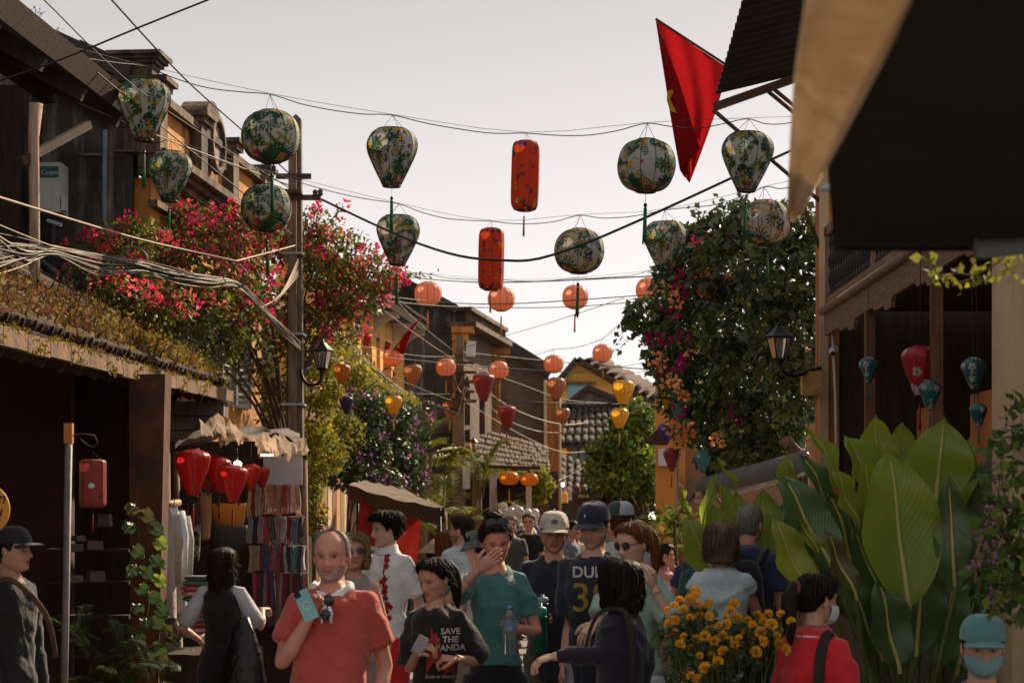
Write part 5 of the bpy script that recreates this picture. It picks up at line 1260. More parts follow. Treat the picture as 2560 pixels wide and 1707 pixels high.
gl = [(790, 880, 22.4, .26, .3, .3), (800, 960, 22.8, .28, .3, .3), (775, 1050, 22.8, .24, .3, .32), (800, 1130, 23, .3, .3, .3), (770, 1210, 23, .20, .25, .26), (860, 925, 25, .34, .35, .30), (880, 990, 25, .36, .3, .34), (925, 985, 27, .32, .3, .26), (960, 1020, 27.5, .34, .3, .26), (780, 1290, 23.2, .16, .2, .22), (1000, 1020, 29, .3, .3, .24), (850, 1090, 24, .3, .3, .3)]
shrub('golden_creeper', 'golden-lit creeper trailing over the plank front behind the near pole', 'creeper', (P(770, 0, 23.2).x, 23.2, 0), gl, 9500, .06, m_gold, ntw=70, hue=[(1, 1, 1), (1.25, 1.1, .6), (.7, .85, .8)], trunk_r=.03)
ul = [(905, 1040, 24.6, .34, .3, .3), (960, 1050, 25, .38, .3, .32), (900, 1120, 24.3, .36, .3, .28), (960, 1140, 24.8, .40, .3, .30), (1010, 1100, 25.4, .28, .3, .28), (870, 1180, 24, .32, .3, .2), (940, 1210, 24.2, .34, .3, .22), (1010, 1190, 25, .30, .28, .22), (990, 1240, 24.6, .2, .2, .14), (1040, 1060, 26, .22, .24, .22)]
pb_, B = shrub('purple_bougainvillea', 'dark bougainvillea with purple and pink blossoms above the brown stall awning', 'bougainvillea', (P(880, 0, 24.8).x, 24.8, 0), ul, 7500, .07, m_dark, ntw=60, hue=[(1, 1, 1), (1.5, 1.5, .8), (.8, .9, .9)], trunk_r=.03)
cen, dd = blob_points(B, 90, .95); cen = cen[(dd[:, 1] < .3)]
bracts('blossom', [V(c) for c in cen], 12, .085, .045, [(.38, .11, .45), (.32, .07, .40), (.52, .16, .48), (.58, .10, .36)], pb_)
tl_ = [(1510, 1180, 34, .34, .4, .34), (1560, 1130, 34, .42, .5, .4), (1610, 1080, 34.4, .32, .4, .4), (1600, 1180, 34, .36, .5, .36), (1545, 1205, 33.6, .34, .4, .22), (1590, 1030, 34.4, .26, .3, .24), (1625, 1220, 33.8, .22, .3, .2), (1500, 1120, 34, .2, .25, .16), (1560, 1060, 34.2, .26, .3, .2)]
shrub('street_tree', 'leafy green street tree with sunlit yellow top before the far roofs', 'tree', (P(1612, 0, 34.6).x, 34.6, 0), tl_, 5200, .11, mat('tree_leaf', (.19, .25, .04), (.09, .15, .025), 3, .45, transl=.4, attr=True, spec=.4), ntw=40, hue=[(1, 1, 1), (1.5, 1.3, .6), (.7, .85, .8)], trunk_r=.06)
rl = [(1688, 690, 21.5, .22, .3, .24), (1735, 630, 21.3, .28, .35, .24), (1800, 590, 21, .34, .4, .22), (1880, 570, 20.2, .40, .4, .24), (1985, 575, 19.2, .36, .4, .26), (1690, 760, 21.5, .25, .33, .28), (1740, 700, 21, .40, .4, .36), (1840, 670, 20, .44, .4, .40), (1960, 690, 18.9, .44, .4, .42), (1610, 790, 22, .2, .3, .2),
      (1670, 860, 21.5, .26, .35, .36), (1750, 820, 21, .42, .4, .40), (1850, 800, 20, .44, .4, .42), (1970, 830, 18.9, .38, .4, .42), (1700, 960, 21.5, .24, .35, .34), (1780, 940, 21, .40, .4, .38), (1880, 930, 20, .42, .4, .40), (1990, 970, 19.2, .26, .35, .34), (1740, 1060, 21.5, .26, .3, .24), (1830, 1050, 20.8, .38, .35, .34), (1930, 1050, 20, .38, .35, .30), (1810, 1140, 20.8, .24, .3, .2), (1880, 1130, 20.2, .26, .3, .16), (1950, 1110, 19.8, .2, .25, .14)]
cr, B = shrub('dark_creeper', 'massive dark-leaved creeper with orange and magenta blossoms beside the corner pillar', 'creeper', (2.95, 20.5, 0), rl, 12500, .098, m_dark, aspect=.72, ntw=110, hue=[(1, 1, 1), (1.3, 1.2, .8), (.75, .85, .95), (.9, .9, 1.0), (1.9, 1.6, .6)], trunk_r=.06)
ORG = [(.90, .40, .15), (.88, .32, .10), (.92, .48, .22)]
MAG = [(.42, .012, .12), (.34, .010, .15), (.52, .02, .10)]
bracts('orange_blossom', [P(x, y, 20.6 - (x - 1600) * .004) for x, y in ((1756, 680), (1752, 690), (1828, 692), (1822, 700), (1845, 680), (1770, 720), (1772, 735), (1692, 750), (1690, 762), (1655, 720), (1665, 730), (1648, 895), (1655, 905), (1640, 912), (1665, 955), (1680, 950), (1690, 958), (1700, 975), (1705, 990), (1672, 1070), (1685, 1062), (1690, 1075), (1700, 1090), (1710, 1105), (1720, 1072), (1716, 1090), (1694, 1110), (1706, 1118), (1788, 1102), (1795, 1106), (1730, 885))], 11, .065, .05, ORG, cr)
bracts('magenta_blossom', [P(x, y, 20.8 - (x - 1600) * .004) for x, y in ((1730, 700), (1728, 715), (1722, 690), (1698, 725), (1702, 740), (1668, 770), (1680, 780), (1618, 850), (1630, 855), (1640, 850), (1660, 845), (1700, 905), (1705, 915), (1660, 925), (1780, 600), (1800, 585), (1830, 600), (1712, 840), (1835, 1020), (1835, 1040), (1700, 1030), (1742, 612), (1690, 680))], 14, .075, .05, MAG, cr)
sp_s = [P(1610, 790, 22), P(1620, 800, 22), P(1790, 540, 21), P(1830, 545, 20.6), P(1760, 560, 21), P(1610, 760, 22), P(1700, 590, 21.4), P(1890, 540, 20)]
sp_e = [P(1545, 845, 22), P(1540, 880, 22), P(1800, 500, 21), P(1845, 495, 20.6), P(1735, 525, 21), P(1575, 770, 22), P(1680, 560, 21.4), P(1900, 510, 20)]
twigs('spray', sp_s, sp_e, .007, m_twig, cr)
lp = []
for a, b in zip(sp_s, sp_e):
 for t in np.linspace(.05, 1, 20): lp.append(tuple(a.lerp(b, t) + V(tuple(RS.normal(size=3) * .035))))
n = len(lp); o = leaves('spray_leaf', lp, rdir(n), rdir(n, .6), .085 * np.ones(n), m_dark, cr, .7); o['kind'] = 'stuff'
shrub('shop_shrub', 'bright yellow-green shrub beside the pumpkin lanterns', 'shrub', (P(1350, 0, 36.8).x, 36.8, 0), [(1345, 1190, 36.6, .2, .25, .16), (1355, 1215, 36.6, .22, .25, .16), (1340, 1235, 36.6, .16, .2, .16)], 900, .09, m_gold, ntw=12, trunk_r=.03)

# weeds on the left eave
wd = thing('roof_weeds', 'dry russet and yellow weeds sprouting all along the tiled eave', 'weeds', tuple(E0.lerp(E1, .6)))
n = 5200; t = RS.rand(n) ** .8; s = RS.rand(n) ** 1.3
e0, e1 = np.array(E0), np.array(E1); base = e0 + (e1 - e0) * t[:, None] + np.array(UPV) * (s * .62)[:, None] + np.array([0, 0, .02])
clump = np.sin(t * 61) * np.sin(t * 143 + 1) ; keep = RS.rand(n) < .55 + .45 * clump; base = base[keep]; t = t[keep]; s = s[keep]; n = len(base)
axw = rdir(n, 2.0); L = .05 + .15 * RS.rand(n) * (1.1 - .75 * (t > .86))
stem = leaves('stem', base, axw, rdir(n), L, m_dry, wd, .10, colvar=.35, hue=[(.17, .085, .04), (.24, .10, .05), (.13, .09, .04), (.20, .16, .05)]); stem['kind'] = 'stuff'
hp = base + axw * (L * .85)[:, None]; k = np.repeat(np.arange(n), 3); pp = hp[k] + RS.normal(size=(len(k), 3)) * .018 - axw[k] * (L[k] * RS.rand(len(k)) * .7)[:, None]
hl = leaves('weed_leaf', pp, rdir(len(k), -.2), rdir(len(k), .4), .030 + .022 * RS.rand(len(k)), m_dry, wd, .6, hue=[(.28, .10, .045), (.20, .07, .035), (.34, .20, .05), (.36, .28, .06), (.42, .30, .20)]); hl['kind'] = 'stuff'
g = RS.rand(1500); tt = .60 + .40 * g; bs_ = e0 + (e1 - e0) * tt[:, None] + np.array(UPV) * (.03 + .2 * RS.rand(1500))[:, None]
cl = np.sin(tt * 97) > -.25; bs_ = bs_[cl]; n = len(bs_)
k = np.repeat(np.arange(n), 4); pp = bs_[k] + np.abs(RS.normal(size=(len(k), 3))) * np.array([.035, .06, .085])
fl = leaves('fern_leaf', pp, rdir(len(k), .3), rdir(len(k)), .022 + .018 * RS.rand(len(k)), m_gold, wd, .45, hue=[(1.0, .92, .6), (.7, .7, .45), (1.2, .95, .5)]); fl['kind'] = 'stuff'
n = 1400; tt = .15 + .75 * RS.rand(n); bs_ = e0 + (e1 - e0) * tt[:, None] + np.array([.03, 0, -.02]) + np.array([.02, 0, -.10]) * RS.rand(n, 1) * (np.sin(tt * 83) > .35)[:, None]
fl = leaves('hanging_moss', bs_, rdir(n, -.6), rdir(n), .03 + .02 * RS.rand(n), m_gold, wd, .45, hue=[(.9, .7, .4), (.6, .45, .25)]); fl['kind'] = 'stuff'
# weeds on the verge coping against the sky
wv = thing('verge_weeds', 'spindly dry weeds standing against the sky on the blackened verge', 'weeds', P(140, 120, 18.2))
q = MB(); hp = []
for (x, y, x1, y1) in ((96, 130, 88, 22), (96, 130, 100, 30), (90, 60, 76, 24), (120, 120, 134, 75), (125, 120, 146, 72), (70, 90, 60, 78), (160, 140, 168, 105), (190, 150, 214, 110), (195, 160, 198, 118), (215, 165, 212, 130), (130, 150, 128, 112)):
 a, b = P(x, y, 18.2), P(x1, y1, 18.2); q.tube([a, a.lerp(b, .5) + V((.01, 0, 0)), b], [.005, .004, .0025], 4, cap=False)
 for _ in range(9): hp.append(tuple(b + V((random.uniform(-.035, .035), random.uniform(-.03, .03), random.uniform(-.035, .012)))))
q.build('stem', m_twig, wv)['kind'] = 'stuff'
n = len(hp); hd = leaves('seed_head', hp, rdir(n), rdir(n), .022 * np.ones(n), m_dry, wv, .7, hue=[(.10, .06, .03), (.16, .09, .05)]); hd['kind'] = 'stuff'

# palms
m_frond = mat('palm_leaflet', (.24, .26, .045), (.12, .15, .025), 4, .5, transl=.4, attr=True, spec=.4)
def frond_mesh(L, seed):
 rs = np.random.RandomState(seed); pts = []; ax = []; nm = []; sz = []
 N = 34
 for i in range(N):
  t = .18 + .82 * i / N; a = t * 1.25; p = np.array([L * math.sin(a) / 1.25, 0, L * (math.cos(a * .9) * 0 + t * .75 - .48 * t * t * 1.1)])
  d = np.array([math.cos(a), 0, .6 - 1.0 * t]); d /= np.linalg.norm(d)
  for s in (-1, 1):
   pts.append(p); v = np.array([.75 * d[0], s * .75, .75 * d[2] + .28 - .35 * rs.rand()]); ax.append(v); nm.append([0, -s * .4, 1]); sz.append(L * .34 * math.sin(math.pi * min(.97, .12 + t * .85)) * (.85 + .3 * rs.rand()))
 return np.array(pts), np.array(ax), np.array(nm), np.array(sz)
def palm(name, label, cen, L, nf, seed, zs):
 root = thing(name, label, 'palm', (cen.x, cen.y, 0)); protos = []
 for s in range(3):
  p, a, n_, z = frond_mesh(L, seed + s)
  ob = leaves('frond', p, a, n_, z, m_frond, None, .10, .02, .22, colvar=.3, hue=[(1, 1, 1), (1.4, 1.15, .5), (.8, .9, .8)])
  ob.parent = root; protos.append(ob)
  q = MB(); q.tube([(L * math.sin(t * 1.25) / 1.25, 0, L * (t * .75 - .528 * t * t)) for t in np.linspace(0, 1, 8)], [.016 * (1 - .8 * t) for t in np.linspace(0, 1, 8)], 5, cap=False)
  rb = q.build('midrib', mat('palm_midrib', (.22, .20, .05), None, 4, .5), None); rb.parent = ob
 rs = random.Random(seed)
 for i in range(nf):
  o = protos[i] if i < 3 else dup(protos[i % 3], root)
  o.location = (rs.uniform(-.12, .12), rs.uniform(-.12, .12), rs.uniform(*zs)); o.rotation_euler = (rs.uniform(-.2, .2), rs.uniform(-.75, .25), i * 2.4 + rs.random()); s = rs.uniform(.75, 1.15); o.scale = (s, s, s)
 q = MB()
 for i in range(4): q.tube([(cen.x + rs.uniform(-.1, .1), cen.y, 0), (cen.x + rs.uniform(-.2, .2), cen.y, zs[1])], [.05, .03], 7)
 q.build('stem', mat('palm_stem', (.25, .18, .09), None, 6, .7), root)['kind'] = 'stuff'
palm('areca_palm', 'clump of areca palm between the purple bougainvillea and the second pole', P(1050, 0, 31), 1.15, 22, 5, (1.5, 2.8))
palm('areca_palm', 'areca palm drooping behind the second pole by the dress shop', P(1195, 0, 36.6), 1.0, 13, 15, (1.8, 2.7))
palm('areca_palm', 'low areca palm beneath the brown stall awning', P(1110, 0, 28), .85, 10, 25, (1.2, 1.9))

# big-leaved plants, each leaf its own part
def leafmat(name, c1, c2, vein, t=.40, nv=19):
 m = mat(name, c1, c2, 2.5, .33, 0, transl=t, spec=.5, stain=(.20, .15, .04), stain_scale=4.5, stain_amt=.31)
 nt = m.node_tree; b = nt.nodes['Principled BSDF']
 uv = nd(nt, 'ShaderNodeUVMap'); sx = nd(nt, 'ShaderNodeSeparateXYZ'); nt.links.new(uv.outputs[0], sx.inputs[0])
 ab = nd(nt, 'ShaderNodeMath', operation='ABSOLUTE'); nt.links.new(sx.outputs[0], ab.inputs[0])
 k = nd(nt, 'ShaderNodeMath', operation='MULTIPLY'); k.inputs[1].default_value = -.38; nt.links.new(ab.outputs[0], k.inputs[0])
 ad = nd(nt, 'ShaderNodeMath', operation='ADD'); nt.links.new(k.outputs[0], ad.inputs[0]); nt.links.new(sx.outputs[1], ad.inputs[1])
 mu = nd(nt, 'ShaderNodeMath', operation='MULTIPLY'); mu.inputs[1].default_value = nv * 6.283; nt.links.new(ad.outputs[0], mu.inputs[0])
 si = nd(nt, 'ShaderNodeMath', operation='SINE'); nt.links.new(mu.outputs[0], si.inputs[0])
 bp = nd(nt, 'ShaderNodeBump'); bp.inputs['Strength'].default_value = .16; bp.inputs['Distance'].default_value = .01; nt.links.new(si.outputs[0], bp.inputs['Height']); nt.links.new(bp.outputs[0], b.inputs['Normal'])
 b.inputs['Coat Weight'].default_value = .3; b.inputs['Coat Roughness'].default_value = .3
 # pale vein lines
 gt = nd(nt, 'ShaderNodeMapRange'); gt.inputs[1].default_value = .86; gt.inputs[2].default_value = 1.0; nt.links.new(si.outputs[0], gt.inputs[0])
 old = [l for l in nt.links if l.to_socket == b.inputs['Base Color']][0].from_socket
 mx = nd(nt, 'ShaderNodeMix', data_type='RGBA'); mx.inputs[7].default_value = (*vein, 1); nt.links.new(old, mx.inputs[6])
 sc = nd(nt, 'ShaderNodeMath', operation='MULTIPLY'); sc.inputs[1].default_value = .28; nt.links.new(gt.outputs[0], sc.inputs[0]); nt.links.new(sc.outputs[0], mx.inputs[0]); nt.links.new(mx.outputs[2], b.inputs['Base Color'])
 for l in list(nt.links):
  if l.to_node.type == 'BSDF_TRANSLUCENT': nt.links.new(mx.outputs[2], l.to_socket)
 return m
m_big = [leafmat('canna_leaf', (.31, .40, .045), (.19, .30, .034), (.38, .43, .09), .5), leafmat('canna_leaf_light', (.34, .40, .035), (.22, .28, .028), (.40, .44, .08), .48), leafmat('canna_leaf_deep', (.080, .155, .040), (.050, .105, .032), (.08, .13, .05), .25), leafmat('canna_leaf_bronze', (.13, .10, .035), (.09, .08, .03), (.2, .15, .06), .35)]  # light tone stands in for sunlit leaves, deep tone for shaded ones
m_midrib = mat('leaf_midrib', (.46, .42, .13), (.34, .33, .09), 4, .5)
def bigleaf(parent, tip, base, w, mi, cup=.25, bend=.12, turn=0.0, name='leaf', stalk=None, curl=0.0):
 """broad blade from base to tip, width w, turned about its length by 'turn'"""
 tip, base = V(tip), V(base); ax = (tip - base); L = ax.length; ax.normalize()
 nrm = V((0, -1, .15)); sd = ax.cross(nrm).normalized(); nrm = sd.cross(ax).normalized()
 M_ = Matrix.Rotation(turn, 3, ax); sd = M_ @ sd; nrm = M_ @ nrm
 NV, NU = 18, 8; rows = []; ph = random.random() * 6
 for i in range(NV + 1):
  t = i / NV; wd_ = w / 2 * (math.sin(math.pi * t ** .98) ** .52 if 0 < t < 1 else 0.0) * (.78 + .55 * math.sin(math.pi * t ** 1.1) * .42 + .02)
  if i == NV: wd_ = 0.004
  if i == 0: wd_ = 0.006
  c = base + ax * L * t - nrm * bend * L * (t * t) + nrm * .015 * math.sin(t * 9 + ph)
  row = []
  for j in range(-NU // 2, NU // 2 + 1):
   u = j / (NU / 2); fo = cup * abs(u) ** 1.3 * wd_ * 1.2
   row.append(c + sd * wd_ * u * math.cos(.5 * cup) + nrm * (fo + .012 * math.sin(t * 15 + u * 3 + ph) * abs(u)) - ax * .10 * w * abs(u) * t)
  rows.append(row)
 q = MB(); q.grid(rows); ob = q.build(name, m_big[mi], parent)
 uvl = ob.data.uv_layers.new(name='UVMap'); nc = NU + 1
 for l in ob.data.loops:
  i, j = divmod(l.vertex_index, nc); uvl.data[l.index].uv = ((j - NU / 2) / (NU / 2), i / NV)
 q = MB(); q.tube([rows[i][NU // 2] + nrm * .005 for i in range(0, NV, 2)], [.017 * (1 - .8 * i / NV) * (w / .35) ** .5 for i in range(0, NV, 2)], 5, cap=False); q.build('midrib', m_midrib, ob)
 if stalk is not None:
  s = V(stalk); q = MB(); q.tube([s, s.lerp(base, .5) + V((.02, .02, .0)), base, rows[2][NU // 2]], [.017, .015, .012, .009], 6); q.build('stalk', mat('leaf_stalk', (.11, .14, .035), (.06, .08, .02), 5, .5), ob)
 return ob
can = thing('canna_plant', 'tall broad-leaved plant with huge ribbed green leaves before the timber shop', 'plant', (P(2250, 0, 10).x, 10.1, 0))
sb = lambda dx=0: (P(2250, 0, 10).x + dx, 10.1, .25)
for (tx, ty, bx, by, w, Y, mi, cup, turn, bend) in (
 (2232, 1112, 2268, 1520, 205, 9.7, 0, .25, .12, .10), (2362, 1040, 2338, 1262, 165, 10.1, 0, .2, -.15, .06), (2420, 1090, 2372, 1300, 110, 10.4, 0, .3, -.6, .1), (2192, 1036, 2190, 1200, 95, 10.5, 1, .2, .2, .05), (2262, 1056, 2236, 1190, 90, 10.6, 0, .3, .3, .15),
 (2135, 1082, 2192, 1245, 125, 10.2, 0, .4, .55, .22), (2026, 1062, 2118, 1262, 88, 10.0, 0, .3, .95, .04), (1962, 1178, 2085, 1440, 135, 9.6, 2, .25, .35, .08), (2088, 1166, 2146, 1320, 78, 9.9, 1, .3, .6, .06), (1936, 1290, 2020, 1490, 96, 9.5, 1, .25, .35, .06),
 (2004, 1292, 2066, 1440, 46, 9.6, 1, .3, .5, .06), (2066, 1320, 2140, 1500, 62, 9.4, 3, .3, .4, .06), (2168, 1132, 2208, 1420, 120, 10.0, 1, .25, .5, .08), (2372, 1188, 2388, 1480, 92, 9.7, 2, .2, -.25, .06), (2140, 1310, 2230, 1560, 120, 9.9, 2, .3, .3, .1),
 (2512, 1096, 2436, 1440, 150, 10.3, 2, .25, -.7, .06), (2420, 1230, 2385, 1520, 140, 10.5, 2, .25, -.4, .06), (2300, 1300, 2300, 1600, 150, 10.3, 2, .25, -.2, .06), (2010, 1130, 2090, 1300, 80, 10.6, 2, .25, .6, .06), (2080, 1220, 2140, 1440, 130, 10.5, 2, .25, .4, .06), (2480, 1330, 2420, 1600, 120, 10.4, 2, .25, -.4, .06), (2310, 1380, 2290, 1640, 130, 9.9, 2, .25, -.1, .06), (2200, 1440, 2245, 1680, 120, 9.7, 2, .25, .3, .06), (2390, 1420, 2345, 1670, 120, 9.9, 2, .25, -.3, .06), (2110, 1420, 2205, 1650, 110, 9.8, 2, .25, .4, .06), (2040, 1380, 2150, 1560, 90, 9.9, 2, .25, .4, .06), (2440, 1480, 2390, 1690, 100, 10.1, 2, .25, -.3, .06)):
 bigleaf(can, P(tx, ty, Y), P(bx, by, Y + .08), w * Y / F, mi, cup, bend, turn, stalk=sb(random.uniform(-.15, .15)))
m_terra = mat('terracotta_pot', (.33, .14, .07), (.22, .09, .05), 5, .85, .3)
q = MB(); q.lathe([(.20, 0), (.24, .12), (.28, .34), (.31, .36), (.31, .40), (.27, .40), (.26, .34), (.0, .33)], 20, (P(2250, 0, 10).x, 10.1, 0)); q.build('pot', m_terra, can)
ban = thing('broad_leaf_plant', 'paler broad-leaved plant beside the grey-blue awning behind the grey-haired man', 'plant', (P(1850, 0, 13.6).x, 13.8, 0))
for (tx, ty, bx, by, w, Y, mi, cup, turn, bend) in ((1848, 1226, 1850, 1440, 76, 13.4, 0, .25, .3, .05), (1784, 1258, 1812, 1420, 92, 13.3, 0, .25, .4, .1), (1716, 1290, 1790, 1450, 96, 13.0, 0, .25, .1, .12), (1806, 1205, 1822, 1330, 50, 13.8, 0, .3, .6, .05), (1908, 1232, 1916, 1420, 62, 13.5, 0, .3, .2, .06), (1902, 1220, 1935, 1400, 90, 14.0, 0, .25, -.4, .1), (1966, 1136, 1972, 1240, 56, 14.2, 1, .3, -.5, .05), (1880, 1262, 1890, 1460, 110, 13.9, 2, .25, .1, .06), (1960, 1250, 1950, 1470, 110, 14.0, 2, .25, -.2, .06), (1820, 1320, 1840, 1480, 70, 13.2, 2, .25, .3, .06), (1815, 1290, 1832, 1400, 40, 13.1, 1, .3, .3, .06), (1700, 1208, 1722, 1300, 28, 16, 0, .2, .8, .03), (1790, 1180, 1755, 1320, 34, 16, 0, .2, -.6, .03), (1805, 1140, 1850, 1260, 26, 13.6, 0, .5, 1.0, .1)):
 bigleaf(ban, P(tx, ty, Y), P(bx, by, Y + .08), w * Y / F, mi, cup, bend, turn, stalk=(P(1850, 0, 13.6).x + random.uniform(-.2, .2), 13.8, .2))
q = MB(); q.lathe([(.26, 0), (.30, .3), (.33, .34), (.0, .33)], 18, (P(1850, 0, 13.6).x, 13.8, 0)); q.build('pot', m_terra, ban)
# papaya-like plant by the orange pillar
pap = thing('papaya_plant', 'feathery green papaya leaves at the foot of the orange pillar', 'plant', (P(1690, 0, 21).x, 21, 0))
lp, la = [], []
for (x, y) in ((1660, 1290), (1690, 1275), (1640, 1300), (1665, 1340), (1680, 1370), (1700, 1330), (1720, 1300)):
 c = P(x, y, 20.6 + random.random() * .5)
 for k in range(26):
  a = random.uniform(0, 6.28); lp.append(tuple(c + V((math.cos(a), 0, math.sin(a) * .5)) * random.uniform(0, .10))); la.append((math.cos(a), random.uniform(-.5, .3), math.sin(a) * .55 - .3))
o = leaves('foliage', lp, la, rdir(len(lp), .8), .10 + .05 * RS.rand(len(lp)), m_leaf, pap, .28, hue=[(.7, 1.0, .9), (1, 1.1, .8)]); o['kind'] = 'stuff'
q = MB(); q.tube([(P(1690, 0, 21).x, 21, 0), P(1690, 1400, 21), P(1685, 1300, 20.8)], [.03, .025, .01], 6); q.build('stem', m_twig, pap)

# marigold-like flower bush, each blossom its own part
fb = thing('chrysanthemum_bush', 'potted bush of golden pompom chrysanthemums at the roadside', 'flower bush', (P(1830, 0, 8.4).x, 8.4, 0))
m_pet = mat('golden_petal', (.90, .55, .03), (.82, .40, .018), 40, .7, transl=.25, attr=True)
def blossom_mesh():
 pts, ax = [], []
 N = 90
 for i in range(N):
  z = 1 - 1.55 * (i + .5) / N; r = math.sqrt(max(0, 1 - z * z)); a = i * 2.39996
  pts.append((r * .012 * math.cos(a), r * .012 * math.sin(a), z * .010)); ax.append((r * math.cos(a), r * math.sin(a), z + .15))
 return leaves('blossom', np.array(pts), np.array(ax), rdir(N, .5), (.020 + .006 * RS.rand(N)), m_pet, None, .5, .15, -.15, colvar=.25)
bp_ = blossom_mesh(); bp_.parent = fb; first = True
FPX = [(1668, 1522), (1690, 1512), (1700, 1498), (1712, 1524), (1722, 1500), (1740, 1492), (1748, 1515), (1738, 1478), (1760, 1520), (1676, 1560), (1690, 1548), (1704, 1556), (1728, 1540), (1750, 1540), (1770, 1505), (1712, 1588), (1700, 1610), (1728, 1620), (1740, 1600), (1760, 1590), (1772, 1620), (1785, 1600), (1752, 1640), (1735, 1655), (1728, 1685), (1745, 1700), (1770, 1580), (1788, 1570), (1800, 1560), (1806, 1590),
       (1828, 1528), (1836, 1506), (1820, 1560), (1840, 1545), (1855, 1560), (1862, 1580), (1848, 1595), (1870, 1548), (1884, 1560), (1893, 1536), (1880, 1595), (1866, 1612), (1900, 1578), (1910, 1556), (1922, 1530), (1930, 1560), (1950, 1536), (1978, 1555), (1948, 1610), (1960, 1570), (1888, 1630), (1905, 1545), (1720, 1560), (1780, 1640), (1808, 1625), (1822, 1600), (1835, 1612), (1760, 1670), (1795, 1655), (1940, 1585), (1965, 1625), (1715, 1640), (1690, 1580), (1775, 1540), (1905, 1600), (1812, 1545)]
stp = []
for (x, y) in FPX:
 p = P(x + random.uniform(-3, 3), y + random.uniform(-3, 3), 8.2 + random.uniform(-.25, .3))
 o = bp_ if first else dup(bp_, fb)
 first = False
 o.location = p - V(fb['_o']); s = random.uniform(.48, .82) ; o.scale = (s, s, s); o.rotation_euler = (random.uniform(0.1, 1.2), random.uniform(-.5, .5), random.random() * 6); stp.append(p)
bl2 = [(P(x, y, Y), r_) for (x, y, Y, r_) in ((1700, 1600, 8.3, (.10, .12, .08)), (1760, 1600, 8.3, (.12, .14, .12)), (1830, 1610, 8.4, (.12, .14, .10)), (1900, 1620, 8.4, (.14, .14, .12)), (1960, 1620, 8.4, (.08, .12, .08)), (1740, 1690, 8.4, (.12, .14, .14)), (1850, 1700, 8.5, (.2, .16, .14)), (1940, 1700, 8.5, (.14, .14, .14)), (1840, 1800, 8.6, (.22, .2, .2)))]
pts, d = blob_points(bl2, 2600, .3)
o = leaves('foliage', pts, unit(d + RS.normal(size=d.shape)), rdir(2600, .7), .035 + .025 * RS.rand(2600), m_dark, fb, .55, hue=[(1, 1.1, .8), (.7, .8, .7), (1.3, 1.4, .9)]); o['kind'] = 'stuff'
twigs('stem', [(p.x * .4 + P(1830, 0, 8.4).x * .6, 8.45, .55) for p in stp], [p - V((0, 0, .01)) for p in stp], .004, mat('green_stem', (.10, .12, .04), None, 5, .6), fb, .05)
q = MB(); c = (P(1830, 0, 8.4).x, 8.45, .18); q.box(c, (.5, .36, .36)); q.build('planter', mat('maroon_planter', (.12, .03, .03), None, 4, .6), fb)

# near creeper at the right edge with pink flowers
nv = thing('pink_flower_vine', 'out-of-focus vine with small pink flowers hanging at the pale pillar', 'vine', P(2520, 1400, 7.0))
bl3 = [(P(x, y, Y), r_) for (x, y, Y, r_) in ((2530, 1150, 7, (.08, .1, .09)), (2540, 1250, 7, (.10, .1, .12)), (2520, 1340, 6.9, (.10, .1, .12)), (2500, 1440, 6.9, (.10, .1, .10)), (2560, 1380, 7, (.1, .1, .2)), (2550, 1050, 7, (.06, .1, .08)), (2545, 1480, 7, (.1, .1, .12)), (2460, 1460, 6.9, (.06, .08, .05)))]
pts, d = blob_points(bl3, 420, .2)
o = leaves('foliage', pts, unit(d + RS.normal(size=d.shape)), rdir(420, .7), .04 + .035 * RS.rand(420), m_leaf, nv, .7, hue=[(.6, .9, .8), (.9, 1.1, .8), (.4, .6, .6)]); o['kind'] = 'stuff'
pts, d = blob_points(bl3, 60, .9); bracts('flower', [V(p) for p in pts], 6, .018, .016, [(.42, .12, .30), (.50, .2, .38)], nv)
twigs('stem', [P(2560, 1500, 7)] * 9, [P(x, y, 6.9) for x, y in ((2470, 1190), (2440, 1250), (2420, 1330), (2490, 1080), (2540, 1000), (2400, 1320), (2450, 1450), (2380, 1310), (2500, 1380))], .004, m_twig, nv, .12)
tv = thing('hanging_vine', 'thin leafy vine creeping along the edge of the dark near awning', 'vine', P(2400, 690, 5.6))
lp = []; st = [P(2320, 625, 5.6), P(2345, 690, 5.6), P(2440, 690, 5.6), P(2500, 640, 5.6), P(2380, 715, 5.6)]; en = [P(2350, 720, 5.6), P(2450, 700, 5.6), P(2560, 625, 5.6), P(2555, 700, 5.6), P(2480, 690, 5.6)]
twigs('stem', st, en, .0035, m_twig, tv, .1)
for a, b in zip(st, en):
 for t in np.linspace(0, 1, 13): lp.append(tuple(a.lerp(b, t) + V(tuple(RS.normal(size=3) * .010))))
n = len(lp); o = leaves('foliage', lp, rdir(n), rdir(n, .5), .022 + .02 * RS.rand(n), m_gold, tv, .7); o['kind'] = 'stuff'

# fern and climber at the left shop
fr = thing('fern', 'dark fern spilling out at the foot of the shop pier', 'fern', (P(290, 0, 11.6).x, 11.7, 0))
pr_ = []
for s in range(2):
 p, a, n_, z = frond_mesh(.42, 40 + s); ob = leaves('frond', p, a, n_, z * .5, mat('fern_leaflet', (.08, .12, .025), (.035, .06, .015), 4, .5, transl=.35, attr=True), None, .2, .02, .2); ob.parent = fr; pr_.append(ob)
for i in range(44):
 o = pr_[i] if i < 2 else dup(pr_[i % 2], fr)
 o.location = (random.uniform(-.24, .24), random.uniform(-.15, .15), random.uniform(.55, 1.0)); o.rotation_euler = (random.uniform(-.3, .3), random.uniform(-.8, .3), random.random() * 6.28); k = random.uniform(.7, 1.2); o.scale = (k, k, k)
q = MB(); q.lathe([(.16, 0), (.20, .5), (.24, .58), (.0, .56)], 16, (P(290, 0, 11.6).x, 11.7, 0)); q.build('pot', m_terra, fr)
